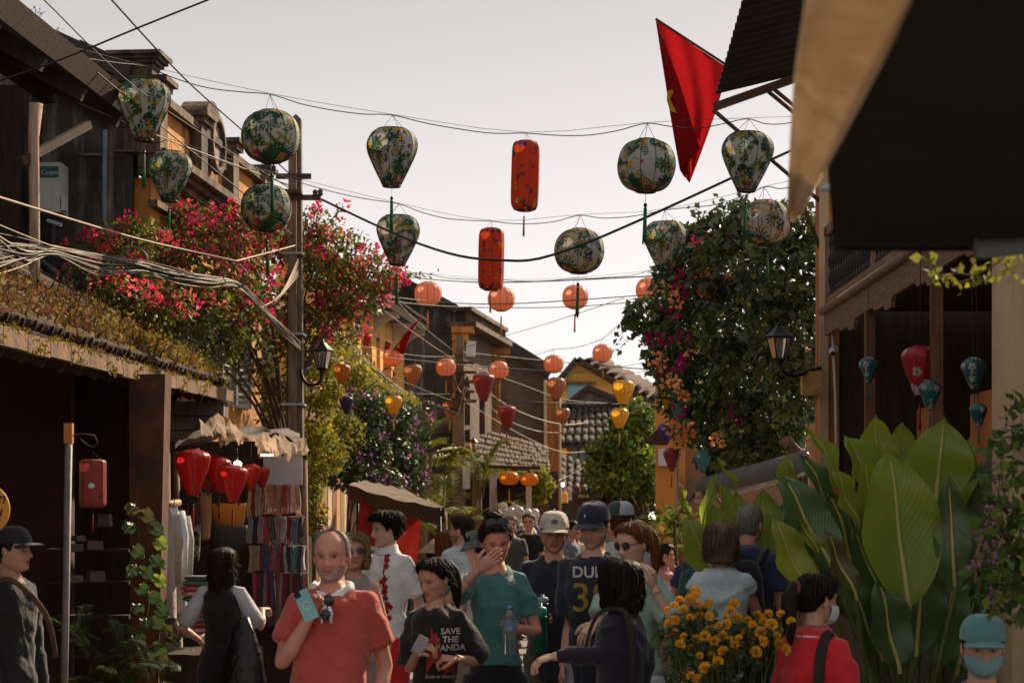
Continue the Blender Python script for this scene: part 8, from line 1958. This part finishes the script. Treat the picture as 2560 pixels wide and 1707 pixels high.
C['left'] = c = person('man in black cap and black shirt at the shop entrance, mouth open in profile', 28, 1322, 10.6, yaw=62, hyaw=80, hp=-2, skn='tan', hair=('under', 'black'), face=dict(openm=.9), top=dict(mat=f_('black_shirt', (.016, .016, .018)), sleeve='long', loose=1.12), bottom=dict(mat=f_('black_trousers', (.02, .02, .02))), fly=10)
cap(c, f_('black_cap', (.018, .018, .022)))
q = MB(); H = c['H']; q.tube(spl([c['loc']((.09 * H, -.10 * H, .60 * H)), c['loc']((.04 * H, -.10 * H, .74 * H)), c['loc']((-.05 * H, -.04 * H, .845 * H)), c['loc']((-.06 * H, .06 * H, .80 * H))], 5), .016, 8, flat=.4); q.build('bag_strap', m_rust, c['root'])

# people further back
C['blueback'] = c = person('bearded dark-haired man in pale blue t-shirt looking away behind the ponytailed woman', 1155, 1290, 17.6, yaw=-150, hyaw=-112, skn='fair', hair=('short', 'dark'), face=dict(beard=.9), top=dict(mat=f_('ice_blue_tee', (.50, .60, .63)), loose=1.1), bottom=dict(mat=f_('khaki', (.22, .18, .13))), bw=1.1, vox=.016)
C['bucket'] = c = person('person in a grey washed bucket hat behind the laughing woman', 1196, 1332, 14.6, yaw=-140, hyaw=-120, hp=8, skn='fair', hair=('short', 'dark'), top=dict(mat=f_('white_tee', (.55, .55, .55)), loose=1.1), bottom=dict(mat=f_('khaki', (.22, .18, .13))), vox=.016)
q = MB(); q.lathe([(.150, -.005), (.135, .012), (.104, .055), (.098, .075), (.085, .128), (.05, .138), (.001, .140)], 28, (0, .008, 0)); q.lathe([(.149, -.008), (.133, .009), (.102, .052)], 28, (0, .008, 0), capb=False, capt=False); on_head(c, q, 'bucket_hat', f_('washed_grey_hat', (.10, .125, .13), (.05, .065, .07)))
C['cone'] = c = person('vendor in pale conical palm-leaf hat and navy jacket', 1084, 1362, 19.5, yaw=160, skn='tan', hair=('short', 'black'), top=dict(mat=f_('navy_jacket', (.02, .02, .03)), sleeve='long', loose=1.12), bottom=dict(mat=f_('dark_trousers', (.02, .02, .025))), vox=.018)
q = MB(); q.lathe([(.19, .028), (.185, .034), (.09, .115), (.004, .185)], 28); on_head(c, q, 'conical_hat', mat('palm_leaf_hat', (.50, .37, .25), (.38, .27, .17), 20, .8, .3))
C['curly'] = c = person('woman with long curly auburn hair and sunglasses beside the pale blue t-shirt man', 1120, 1328, 18.6, yaw=-60, hyaw=78, skn='fair', sex='f', hair=('long', 'red'), top=dict(mat=f_('black_tee', (.014, .013, .014)), loose=1.1), bottom=dict(mat=f_('dark_trousers', (.02, .02, .025))), vox=.018, fly=200)
C['farwoman'] = c = person('small smiling woman in dark t-shirt with shoulder bag walking down mid street', 1305, 1325, 31.5, yaw=4, hyaw=14, skn='fair', sex='f', hair=('tied', 'brown'), face=dict(smile=.9), top=dict(mat=f_('midnight_tee', (.018, .017, .026)), loose=1.08), bottom=dict(mat=f_('dark_shorts', (.05, .05, .055)), len='short'), vox=.022, fly=40)
q = MB(); H = c['H']; q.tube(spl([c['loc']((.10 * H, -.06 * H, .50 * H)), c['loc']((.05 * H, -.085 * H, .72 * H)), c['loc']((-.05 * H, -.03 * H, .85 * H))], 4), .02, 6, flat=.4); q.build('bag_strap', m_wire, c['root'])
C['farman'] = c = person('bespectacled man in black t-shirt standing by the mannequins', 1322, 1284, 29.5, yaw=2, hyaw=-8, skn='fair', hair=('short', 'brown'), top=dict(mat=f_('black_tee', (.014, .013, .014)), loose=1.08), bottom=dict(mat=f_('dark_shorts', (.05, .05, .055))), vox=.022, fly=30); glasses(c, r=(.024, .016), clear=True, lens=mat('clear_lens', (.5, .5, .5), None, 4, .05, trans=.8), name='glasses')
C['faroliv'] = c = person('man in olive shirt and white visor partly behind the laughing woman\'s bun', 1276, 1290, 27.5, yaw=6, hyaw=10, skn='ruddy', hair=('short', 'grey'), top=dict(mat=f_('olive_tee', (.055, .06, .05)), loose=1.1), bottom=dict(mat=f_('dark_shorts', (.05, .05, .055))), vox=.022, bw=1.15, fly=0)
C['fardark'] = person('man in grey-blue shirt with bag crossing behind the beige cap', 1428, 1302, 27, yaw=70, skn='tan', hair=('short', 'black'), top=dict(mat=f_('grey_blue_tee', (.12, .15, .18)), loose=1.08), bottom=dict(mat=f_('dark_trousers', (.02, .02, .025))), vox=.024, fly=0)
C['laughing2'] = c = person('laughing dark-haired woman in pale tank top and denim shorts perched on a ledge', 1660, 1362, 20.5, yaw=62, hyaw=72, hp=-4, H=1.60, skn='ruddy', sex='f', hair=('bobback', 'dark'), face=dict(smile=.9), top=dict(mat=f_('lilac_tank', (.44, .37, .40)), sleeve='none', loose=1.03, hem=.5), bottom=dict(mat=f_('denim_shorts', (.14, .22, .28)), len='mini', name='shorts'), arms={-1: ((1665, 1440, -.1), (1690, 1422, -.2), 'relax'), 1: ((1680, 1450, .1), (1700, 1430, 0))}, vox=.018, sit=(0, .06), fly=60)
glasses(c, z=.075, push=.03, tilt=-.5)
C['seated'] = c = person('woman with round glasses and black dress sitting beside the laughing woman', 1676, 1400, 21.5, yaw=10, hyaw=4, H=1.55, skn='fair', sex='f', hair=('long', 'dark'), top=dict(mat=f_('black_tee', (.014, .013, .014)), loose=1.08), bottom=dict(mat=f_('dark_trousers', (.02, .02, .025))), vox=.02, sit=(0, 0), fly=30); glasses(c, r=(.024, .020), clear=True, lens=mat('clear_lens', (.5, .5, .5), None, 4, .05, trans=.8), name='glasses')
C['pack'] = c = person('man with green hiking backpack and stone shorts stooping beside the broad leaves', 1738, 1338, 18.2, yaw=172, hyaw=190, skn='ruddy', hair=('short', 'brown'), top=dict(mat=f_('royal_navy_tee', (.035, .045, .10)), loose=1.12), bottom=dict(mat=f_('stone_shorts', (.30, .265, .23)), len='short', name='shorts'), bw=1.15, vox=.018, fly=20)
pack(c, f_('green_pack', (.016, .09, .075)), f_('green_pack_dark', (.010, .05, .045)), 1.05)
C['whitebk'] = c = person('dark-haired man in white shirt with dark strap near the orange pillar', 1612, 1312, 23.5, yaw=150, hyaw=120, skn='tan', hair=('short', 'black'), top=dict(mat=f_('white_tee', (.55, .55, .55)), loose=1.08), bottom=dict(mat=f_('dark_trousers', (.02, .02, .025))), vox=.02, fly=10)
pack(c, f_('black_pack', (.018, .02, .028)), f_('black_pack2', (.03, .03, .035)), .8)
for i, (x, y, Y, lb, hc_, cl) in enumerate(((1590, 1300, 26, 'dark-haired walker half hidden behind the auburn-haired woman', 'black', (.05, .05, .06)), (1632, 1298, 27, 'walker with brown hair next to the glowing shop bulb', 'brown', (.30, .12, .10)), (1505, 1318, 29, 'distant walker in pale top behind the navy cap', 'dark', (.45, .45, .44)), (930, 1400, 16.5, 'person in dark jacket glimpsed between sunglasses woman and white shirt', 'black', (.025, .028, .04)), (1240, 1318, 30, 'distant walker in dark clothes behind the bun', 'dark', (.04, .04, .05)), (1348, 1306, 38, 'far walker in rust top beside the timber pier', 'dark', (.30, .09, .05)), (1370, 1310, 42, 'far walker in white top by the orange pier', 'black', (.5, .5, .48)), (1530, 1308, 36, 'far walker in teal top under the street tree', 'brown', (.08, .22, .24)), (1570, 1312, 33, 'walker with red bag near the tree trunk', 'dark', (.35, .05, .06)), (1460, 1312, 40, 'far walker in grey shirt before the blackboard', 'black', (.2, .2, .21)), (1440, 1316, 31, 'walker in cream shirt between the beige and navy caps', 'brown', (.5, .44, .34)), (1295, 1308, 41, 'far walker in blue shirt in front of the mannequins', 'black', (.1, .16, .28)), (1336, 1312, 44, 'far walker in pink top past the bespectacled man', 'dark', (.5, .22, .24)), (1645, 1318, 29, 'walker in black shirt against the orange pillar', 'black', (.03, .03, .035)), (1603, 1324, 32, 'walker in yellow top behind the white-shirted man', 'dark', (.5, .34, .08)))):
 C['x%d' % i] = person(lb, x, y, Y, yaw=(150, 20, 170, 165, 0, 10, 170, 20, 160, 0, 5, 170, 10, -20, 15)[i], skn='tan', hair=('short', hc_), top=dict(mat=f_('walker_%d' % i, cl), loose=1.1), bottom=dict(mat=f_('dark_trousers', (.02, .02, .025))), vox=.024, fly=0)
# ------------------------------------------------------------------ clothes stall on the left
stall = thing('clothes_stall', 'crowded clothes stall under a ragged tarpaulin with poles and rails', 'stall', P(600, 1700, 17))
m_pole = mat('stall_pole', (.30, .19, .12), (.15, .09, .06), 8, .8, .4, stretch=(5, 5, .6))
for (x, y0, Y) in ((415, 1120, 14.8), (760, 1150, 17.2), (440, 1130, 16.8)):
 q = MB(); p = P(x, y0, Y); q.tube([(p.x, Y, 0), (p.x + .01, Y, p.z / 2), p], [.035, .032, .03], 8); q.build('post', m_pole, stall)
q = MB(); q.box(P(590, 1420, 17.35), (1.22, .03, 2.2)); q.build('added_dark_sheet', m_dkwood, stall)  # dark sheet added where the space behind the stall is only shade
q = MB(); q.tube([P(395, 1262, 14.7), P(448, 1256, 14.9)], .026, 10); q.build('hanging_rail', mat('bamboo', (.42, .26, .13), (.26, .14, .07), 8, .6), stall)
q = MB(); rows = []
for i in range(15):
 t = i / 14; row = []
 for j in range(11):
  u = j / 10; p = P(440 + 310 * u, 1118 - 62 * math.sin(u * 1.9) * (1 - .35 * u) + 26 * u * u, 14.9 + 2.6 * u) + V((-.1, .9, .10)) * (t - .15); p.z += .03 * math.sin(u * 17 + t * 5) + .02 * math.sin(t * 13 + u * 9); row.append(p)
 rows.append(row)
q.grid(rows); q.build('tarpaulin', mat('brown_tarpaulin', (.11, .07, .05), (.05, .034, .026), 5, .7, .3, transl=.25), stall)
m_plas = mat('torn_pale_plastic', (.62, .52, .42), (.42, .32, .24), 8, .45, .4, transl=.35)
for k, (x0, x1, y) in enumerate(((500, 560, 1072), (545, 605, 1088), (640, 700, 1118), (675, 745, 1125), (700, 768, 1120))):
 q = MB(); rows = []
 for i in range(9):
  u = i / 8; p = P(x0 + (x1 - x0) * u, y + 8 * math.sin(u * 7 + k), 15.6 + k * .3); rows.append([p + V((random.uniform(-.01, .01), .06 * j * random.uniform(.4, 1.2), .05 - .035 * j + random.uniform(-.03, .02))) for j in range(-1, 4)])
 q.grid(rows, smooth=False); q.build('torn_plastic', m_plas, stall)
bd = single('blank_board', MB().box(P(707, 1176, 16.7), (97 * 16.7 / F, .02, 70 * 16.7 / F)), mat('grey_white_board', (.50, .49, .50), (.44, .43, .45), 2, .6), 'blank grey-white board hung at the corner of the clothes stall', 'board')
lb_ = thing('stall_bulb', 'lit warm bulb glowing among the scarlet lanterns of the stall', 'light bulb', P(594, 1160, 15.9))
q = MB(); q.ell(P(594, 1160, 15.9), (.033, .033, .028), 12, 8); q.build('bulb', mat('lit_bulb', (1, .85, .6), None, 3, .3, emit=(1, .72, .38), estr=14), lb_)
q = MB(); q.tube([P(594, 1152, 15.9), P(592, 1120, 15.9)], .006, 5); q.build('cord', m_wire, lb_)
for (nm_, x, y, Y, e_, lab, sz) in (('strip_light', 668, 1137, 16.2, (1, .5, .22), 'small orange strip light under the stall tarpaulin edge', (.10, .03, .018)), ('shop_light', 1405, 1211, 49.5, (1, .97, .9), 'bright white strip light in the dim far shop', (.1, .08, .09))):
 single(nm_, MB().box(P(x, y, Y), sz), mat('lit_' + nm_, (1, .9, .8), None, 3, .3, emit=e_, estr=3.5), lab, 'light')
ps = thing('pendant_bulb', 'cold white bulb on a cord beside the orange corner pillar', 'light bulb', P(1634, 1290, 30))
q = MB(); q.ell(P(1634, 1292, 30), (.075, .075, .085), 14, 10); q.build('bulb', mat('lit_cold', (1, 1, 1), None, 3, .3, emit=(.95, 1, 1), estr=2.5), ps)
q = MB(); q.lathe([(.02, .2), (.05, .12), (.07, .075)], 10, P(1634, 1292, 30)); q.tube([P(1634, 1270, 30), P(1634, 1215, 30)], .01, 5); q.build('socket', m_iron, ps)
# light coats on the rail
def garment(name, label, x, ytop, ybot, w, Y, m, turn=.5, cat='coat', group=None, sl=True):
 t = thing(name, label, cat, P(x, ybot, Y), group); W = w * Y / F; c = P(x, ytop, Y); L = (ybot - ytop) * Y / F; n = 18; rows = []
 for i in range(15):
  k = i / 14; hw = W * (.16 + .34 * min(1, k * 6)) * (1 + .10 * k); hd = .05 + .02 * k; z = c.z - L * k; fold = .10 * min(1, k * 2)
  rows.append([V((c.x + hw * math.cos(a) * math.cos(turn) - hd * math.sin(a) * math.sin(turn), Y + hw * math.cos(a) * math.sin(turn) + hd * math.sin(a) * (1 + fold * 2 * math.sin(a * 7 + x)), z + .01 * math.sin(a * 3))) * 1 for a in [2 * math.pi * j / n for j in range(n)]])
 q = MB(); q.grid(rows, closed=True); q.build('cloth', m, t)
 if sl:
  for s in (-1, 1):
   a = V((c.x + s * W * .42 * math.cos(turn), Y + s * W * .42 * math.sin(turn), c.z - L * .06)); q = MB(); q.tube([a, a + V((s * .03, -.03, -.18)), a + V((s * .025, -.05, -.50))], [.05, .052, .045], 10, flat=.6); q.build('sleeve', m, t)
 q = MB(); q.tube([c + V((0, 0, .07)), c + V((.012, 0, .05)), c + V((0, 0, 0))], .004, 5); q.build('hanger', m_iron, t)
garment('coat', 'long oatmeal coat hanging first on the bamboo rail', 416, 1272, 1545, 52, 14.6, f_('oatmeal', (.36, .32, .29)), .9)
garment('coat', 'pale blue-white shirt hanging second on the bamboo rail', 432, 1268, 1450, 44, 14.75, f_('ice_white', (.50, .54, .58)), .9, 'shirt')
garment('coat', 'grey-beige coat hanging third on the bamboo rail', 446, 1276, 1530, 44, 14.9, f_('grey_beige', (.32, .29, .27)), .9)
garment('coat', 'dusty pink tunic hanging below the oatmeal coat', 430, 1545, 1700, 56, 14.7, f_('dusty_rose', (.26, .20, .19)), .7, 'tunic', None, False)
# bags
def bag(name, label, x, y, wpx, hpx, Y, m, handle=True):
 t = thing(name, label, 'bag', P(x, y + hpx / 2, Y), 'bags on the stall'); c = P(x, y, Y); W, Hh = wpx * Y / F, hpx * Y / F; q = MB()
 loft(q, [(z, W / 2 * k, .06 * k2, 0) for z, k, k2 in ((-Hh / 2, .62, .8), (-Hh * .42, .8, 1), (-Hh * .1, .95, 1), (Hh * .3, 1.0, .8), (Hh / 2, 1.02, .35))], 24, Matrix.Translation(c)); q.build('body', m, t)
 if handle: q = MB(); q.tube(spl([c + V((-W * .3, -.03, Hh * .45)), c + V((-W * .2, -.04, Hh * .85)), c + V((W * .2, -.04, Hh * .85)), c + V((W * .3, -.03, Hh * .45))], 5), .008, 6); q.build('handle', m_rust, t)
m_weave = mat('orange_weave', (.60, .24, .03), (.42, .14, .02), 70, .7, .6, 150)
bag('woven_bag', 'orange woven handbag behind the lowest scarlet lantern', 572, 1290, 88, 66, 16.2, m_weave)
bag('shoulder_bag', 'dark round shoulder bag below the orange handbag', 570, 1345, 96, 66, 16.0, mat('dark_bag', (.030, .032, .026), (.018, .018, .016), 20, .6, .4), False)
bag('tote_bag', 'black and cream animal-print tote beside the coats', 482, 1350, 40, 110, 15.6, mat('animal_print', (.42, .36, .30), (.02, .018, .016), 14, .8, speck=(16, (.02, .018, .016), .52)))
bag('tan_bag', 'tan pointed leather bag hanging beside the orange handbag', 512, 1290, 34, 118, 15.8, mat('tan_leather', (.42, .22, .12), (.28, .13, .07), 6, .6))
# rows of scarves, each its own thing
SCOL = [(.50, .30, .18), (.46, .07, .05), (.55, .48, .40), (.40, .22, .14), (.52, .25, .20), (.10, .16, .24), (.30, .05, .08), (.05, .06, .11), (.48, .30, .32), (.06, .10, .05), (.36, .34, .34), (.34, .02, .05), (.04, .04, .05), (.55, .38, .30), (.16, .10, .20), (.07, .22, .20), (.58, .56, .54), (.28, .12, .05), (.12, .03, .05), (.20, .22, .26)]
CN = ['tan', 'red', 'cream', 'brown', 'coral', 'steel blue', 'wine red', 'navy', 'dusty pink', 'forest green', 'grey', 'crimson', 'black', 'peach', 'plum', 'teal', 'off-white', 'rust', 'maroon', 'slate']
sm = [mat('scarf_%d' % i, c, tuple(min(1, x * (.45 if i % 3 else 1.5)) for x in c), 26 if i % 3 == 0 else 10, .85, .3, 120, sheen=.3) for i, c in enumerate([tuple(min(.8, x * 1.4) for x in k) for k in SCOL])]
Ws = {0: 'top', 1: 'second', 2: 'third', 3: 'lowest'}
for r, (yt, yb, x0, x1, fr_, cols) in enumerate(((1212, 1268, 618, 750, 22, (0, 1, 2, 13, 0, 3, 4, 13, 1, 8, 0, 13)), (1296, 1348, 618, 758, 16, (10, 7, 8, 6, 9, 8, 2, 11, 19, 12)), (1368, 1428, 622, 762, 4, (3, 2, 13, 17, 14, 5, 6, 15, 1, 18, 16, 12, 15, 10, 12, 16)), (1436, 1560, 630, 764, 3, (6, 11, 12, 8, 18, 14, 17, 10, 11, 12, 17, 18, 7, 4)))):
 n = len(cols); step = (x1 - x0) / n
 q = MB(); a, b = P(x0 - 6, yt - 3, 17.0), P(x1 + 4, yt - 3, 17.0); q.tube([a, b], .012, 6); q.build('scarf_rail', m_pole, stall)
 for i in range(n):
  x = x0 + (i + .5) * step; w = step * random.uniform(.92, 1.12) * 17 / F; Yc = 16.93 + .02 * (i % 2); yb_ = yb + random.uniform(-7, 7); m = sm[cols[i]]
  t = thing('scarf', '%s scarf in %s row of the rack%s' % (CN[cols[i]], Ws[r], ' at the post end' if i == 0 else ' at the creeper end' if i == n - 1 else ' between %s and %s' % (CN[cols[i - 1]].split()[-1], CN[cols[i + 1]].split()[-1])), 'scarf', P(x, yb_, Yc), 'scarves on the rack'); rows = []
  for j in range(7):
   k = j / 6; c = P(x + 2 * math.sin(k * 4 + i), yt - 4 + (yb_ - yt) * k, Yc); rows.append([c + V((w * (u / 8 - .5) * (1 + .08 * k), .018 * math.sin(u * 1.9 + i * 2 + k) - .012, 0)) for u in range(9)])
  q = MB(); q.grid(rows); q.grid([[p + V((0, .02, 0)) for p in rr] for rr in rows]); q.build('cloth', m, t)
  q = MB()
  for u in range(9): p = rows[-1][u]; q.tube([p, p + V((random.uniform(-.006, .006), 0, -fr_ * .6 * 17 / F)), p + V((random.uniform(-.01, .01), 0, -fr_ * 17 / F))], .0035, 3, cap=False)
  q.build('fringe', m, t)['kind'] = 'stuff'
# folded cloth heap and carrier bag by the browsing woman
q = MB(); c = P(612, 1650, 13.1); loft(q, [(-.42, .10, .08, 0), (-.25, .15, .11, 0), (0, .12, .09, 0), (.18, .07, .05, 0), (.28, .02, .02, 0)], 22, Matrix.Translation(c)); o = single('carrier_bag', q, mat('black_plastic_bag', (.012, .012, .013), None, 8, .3, .8, 14), 'black plastic carrier bag hanging from the browsing woman\'s hand', 'bag'); folds(o, .008, 4, 1)
for i, (x, y, lab, cc) in enumerate(((500, 1470, 'teal and mustard folded cloths on the stall table', (.06, .26, .25)), (490, 1560, 'pastel folded cloths stacked at the stall foot', (.30, .26, .32)))):
 t = thing('cloth_stack', lab, 'cloth', P(x, y + 30, 14.2))
 for k in range(5):
  q = MB(); c = P(x + random.uniform(-6, 6), y + 26 - k * 13, 14.2); loft(q, [(-.016, .10, .12, 0), (-.008, .12, .14, 0), (.008, .12, .14, 0), (.016, .11, .13, 0)], 16, Matrix.Translation(c)); q.build('folded_cloth', sm[(i * 5 + k * 3) % 20] if k else mat('stack_%d' % i, cc, None, 9, .85), t)
tb = single('stall_table', MB().box((P(520, 0, 14.4).x, 14.6, .40), (.62, 1.0, .8)), m_dkwood, 'dark stall table under the folded cloths', 'table')
# ------------------------------------------------------------------ brown awning with red side cloths
aw2 = thing('brown_awning', 'brown canvas stall awning with red hanging cloths below the purple bougainvillea', 'awning', P(990, 1700, 21))
A_, B_, Cc, D_ = P(872, 1212, 21.5), P(1112, 1270, 20.0), P(1010, 1222, 23.2), P(905, 1200, 23.5)
q = MB(); rows = [[A_.lerp(B_, u / 10).lerp(D_.lerp(Cc, u / 10), v / 6) + V((0, 0, -.03 * math.sin(math.pi * u / 10) * (1 - v / 6) + .012 * math.sin(u * 2 + v))) for u in range(11)] for v in range(7)]; q.grid(rows)
q.build('canvas', mat('brown_canvas', (.26, .20, .15), (.15, .11, .08), 4, .8, .2, transl=.3), aw2)
q = MB(); q.grid([[rows[0][u] + V((0, -.01, 0)) for u in range(11)], [rows[0][u] + V((0, -.03, -.09 - .01 * math.sin(u * 2.3))) for u in range(11)], [rows[0][u] + V((0, -.02, -.16 - .012 * math.sin(u * 1.7))) for u in range(11)]]); q.build('valance', mat('dark_brown_canvas', (.065, .045, .035), None, 5, .8), aw2)
q = MB(); q.grid([[rows[v][10] for v in range(7)], [rows[v][10] + V((.03, 0, -.10)) for v in range(7)]]); q.build('side_valance', mat('pale_canvas_edge', (.5, .38, .25), None, 5, .8, transl=.3), aw2)
for (x0, x1, y0, y1) in ((900, 950, 1242, 1400), (1000, 1056, 1274, 1410)):
 q = MB(); q.grid([[P(x0 + (x1 - x0) * u / 6 - 14 * v / 4, y0 + (y1 - y0) * v / 4, 21.2) + V((0, .03 * math.sin(u * 1.6 + v), 0)) for u in range(7)] for v in range(5)]); q.build('red_cloth', mat('red_awning_cloth', (.36, .03, .02), (.25, .02, .015), 6, .8, transl=.3), aw2)
for p in (B_, Cc, D_): q = MB(); q.tube([(p.x - .05, p.y, 0), p - V((.05, 0, 0))], .018, 7); q.build('pole', m_iron, aw2)
sg = thing('drink_sign', 'small white sign board under the brown awning', 'sign', P(912, 1382, 20.8)); q = MB(); q.box(P(916, 1378, 20.8), (.22, .02, .11)); q.build('board', m_plasticw, sg); letters('lettering', 'FRIDA', .062, P(917, 1383, 20.785), (1, 0, 0), (0, 0, 1), m_black, sg)
# ------------------------------------------------------------------ grey-blue awning on the right with its hanging sign
aw3 = thing('grey_blue_awning', 'folded grey-blue awning on a white arm before the orange wall', 'awning', P(1850, 1200, 18))
a, b = P(1742, 1212, 20.5), P(2020, 1142, 16.8); q = MB(); rows = []
for i in range(13):
 p = a.lerp(b, i / 12); s_ = .02 * math.sin(i * 1.7); rows.append([p + V((0, .25, .06)), p + V((0, .05, .055 + s_ * .4)), p + V((-.02, -.05, -.02 + s_)), p + V((0, -.02, -.12 + s_ * .5)), p + V((0, .1, -.13))])
q.grid(rows); q.build('canvas', mat('grey_blue_canvas', (.11, .135, .16), (.06, .075, .09), 5, .6, .2), aw3)
q = MB(); q.tube([a + V((.35, -.06, -.10)), b + V((0, -.06, -.13))], .018, 8); q.build('front_bar', m_plasticw, aw3)
for (p0, p1) in ((P(1745, 1225, 20.4), P(1708, 1272, 23)), (P(1782, 1232, 20), P(1806, 1262, 21.5)), (P(2000, 1160, 17), P(2060, 1180, 17.4))): q = MB(); q.tube([p0, p1], .015, 6); q.build('arm', m_iron, aw3)
sg = thing('exchange_sign', 'small cream sign with red lettering hanging from the grey-blue awning', 'sign', P(1748, 1268, 20.3)); q = MB(); q.box(P(1748, 1247, 20.3), (20 * 20.3 / F, .012, 38 * 20.3 / F)); q.build('board', m_cream, sg)
mred = mat('red_sign_paint', (.42, .02, .06), None, 6, .7)
for s, y in (('CHANGE', 1245), ('MONEY', 1262)): letters('lettering', s, .021 if s == 'CHANGE' else .024, P(1748, y, 20.285), (1, 0, 0), (0, 0, 1), mred, sg, .0012)
dr = single('statue_ornament', MB().tube(spl([P(1955, 1112, 18.9), P(1972, 1100, 18.9), P(1990, 1128, 18.9), P(2010, 1135, 18.9)], 4), [.05, .05, .05, .045, .04, .04, .04, .05, .055, .05, .045, .03, .02], 8), m_conc, 'weathered stone ornament above the rose lantern on the awning', 'ornament')
# ------------------------------------------------------------------ round yellow sign at the left edge
rs_ = thing('round_sign', 'round yellow shop sign with dark handwriting at the shop entrance', 'sign', P(-40, 1330, 8.8)); c = P(-42, 1273, 8.8); r_ = 66 * 8.8 / F
q = MB(); q.add([c + V((r_ * math.cos(t), y, r_ * math.sin(t))) for y in (0, .012) for t in np.linspace(0, 6.2832, 33)[:-1]], [tuple(range(32)), tuple(range(63, 31, -1))] + [(i, 32 + i, 32 + (i + 1) % 32, (i + 1) % 32) for i in range(32)]); q.build('disc', mat('yellow_sign_face', (.62, .32, .03), (.50, .20, .02), 3, .6), rs_)
for s, y in (('Xin on', 1258), ('Look!', 1301)): letters('handwriting', s, .075, c + V((-.005, -.003, (1273 - y) * 8.8 / F)), (1, 0, 0), (0, 0, 1), m_black, rs_, shear=.2)
# shelf goods in the dim shop
sh_ = thing('shop_shelf', 'dim shelves with pale goods at the back of the left shop', 'shelf', P(225, 1560, 15.0))
for y in (1375, 1455, 1540): q = MB(); q.box(P(225, y, 14.9), (.62, .22, .025)); q.build('shelf_board', m_dkwood, sh_)
for (x, y, w, h) in ((190, 1368, 40, 18), (238, 1362, 44, 22), (190, 1446, 34, 18), (240, 1440, 46, 26), (262, 1300, 12, 30), (195, 1345, 26, 14)): q = MB(); q.box(P(x, y, 14.8), (w * 14.8 / F, .12, h * 14.8 / F), Matrix.Rotation(x * .1, 3, 'Z'), .9); q.build('goods', mat('pale_goods', (.22, .17, .14), None, 9, .7), sh_)
# ------------------------------------------------------------------ mannequins of the dress shop
m_man = mat('mannequin_white', (.58, .57, .55), (.5, .49, .47), 3, .4)
hp_, hf_, _ = head_geo('f')
for i, (x, y, cl, lab) in enumerate(((1257, 1247, (.55, .55, .53), 'white mannequin head nearest the white post in pale dress'), (1275, 1258, (.30, .06, .03), 'white mannequin in rust dress beside the post'), (1288, 1250, (.10, .09, .08), 'white mannequin in dark dress, head turned back'), (1297, 1257, (.40, .40, .38), 'white mannequin in black and white patterned dress'), (1318, 1262, (.62, .61, .59), 'bare white mannequin between patterned dress and timber pier'), (1336, 1262, (.06, .07, .12), 'white mannequin in navy top next to the timber pier'))):
 Y = 35.0 + .4 * (i % 3); c = P(x, y + 24, Y); t = thing('mannequin', lab, 'mannequin', (c.x, Y, 0), 'mannequins in the dress shop'); a = R((30, 50, 40, 55, 35, 45)[i]); q = MB()
 Mx = Matrix.Translation(c) @ Matrix.Rotation(a, 4, 'Z') @ Matrix.Scale(.98, 4); q.add([Mx @ V(p) for p in hp_], hf_, True); q.tube([c + V((0, 0, -.06)), c + V((0, 0, -.26))], [.05, .055], 10); q.build('head', m_man, t)
 q = MB(); loft(q, [(z, w_, d_, 0) for z, w_, d_ in ((-1.25, .2, .16), (-.9, .18, .14), (-.62, .12, .10), (-.45, .16, .12), (-.30, .19, .10), (-.22, .12, .08), (-.18, .05, .05))], 18, Matrix.Translation(c) @ Matrix.Rotation(a, 4, 'Z'))
 q.build('dress', mat('mannequin_dress_%d' % i, cl, tuple(x * .8 for x in cl), 9, .8, speck=(14, (.02, .02, .02), .5) if i == 3 else None), t); q = MB(); q.tube([(c.x, Y, 0), (c.x, Y, c.z - 1.2)], .03, 8); q.build('stand', m_steel, t)
garment('apron_display', 'beige apron over white shirt displayed at the far shop', 1386, 1198, 1262, 26, 48.5, f_('beige_apron', (.34, .28, .20)), .2, 'apron'); garment('yellow_shirt', 'yellow shirt hanging under the white strip light', 1409, 1228, 1256, 20, 49, f_('marigold_shirt', (.70, .34, .02)), .2, 'shirt', None, False); garment('print_tee', 'patterned grey-pink tee hanging at the far shop', 1418, 1216, 1250, 22, 49.3, mat('pattern_tee', (.45, .35, .36), (.3, .22, .24), 12, .8), .2, 'shirt', None, False)
bb_ = thing('blackboard', 'tall blackboard menu with yellow letters at the far shop', 'sign', P(1464, 1345, 48)); q = MB(); q.box(P(1464, 1290, 48), (31 * 48 / F, .04, 125 * 48 / F)); q.build('board', m_black, bb_); letters('lettering', 'AU A', .11, P(1459, 1243, 47.97), (1, 0, 0), (0, 0, 1), mat('yellow_chalk', (.6, .42, .06), None, 9, .8), bb_, .004)
for k in range(7): q = MB(); q.box(P(1463, 1256 + k * 9, 47.97), (.15 + .05 * (k % 3), .006, .018)); q.build('chalk_line', mat('grey_chalk', (.25, .22, .2), None, 9, .8), bb_)
# ledge the laughing woman perches on
single('street_ledge', MB().box((P(1672, 0, 21).x + .1, 21.3, .36), (.75, .7, .72)), m_conc, 'low concrete ledge by the orange pillar with two women sitting on it', 'ledge')
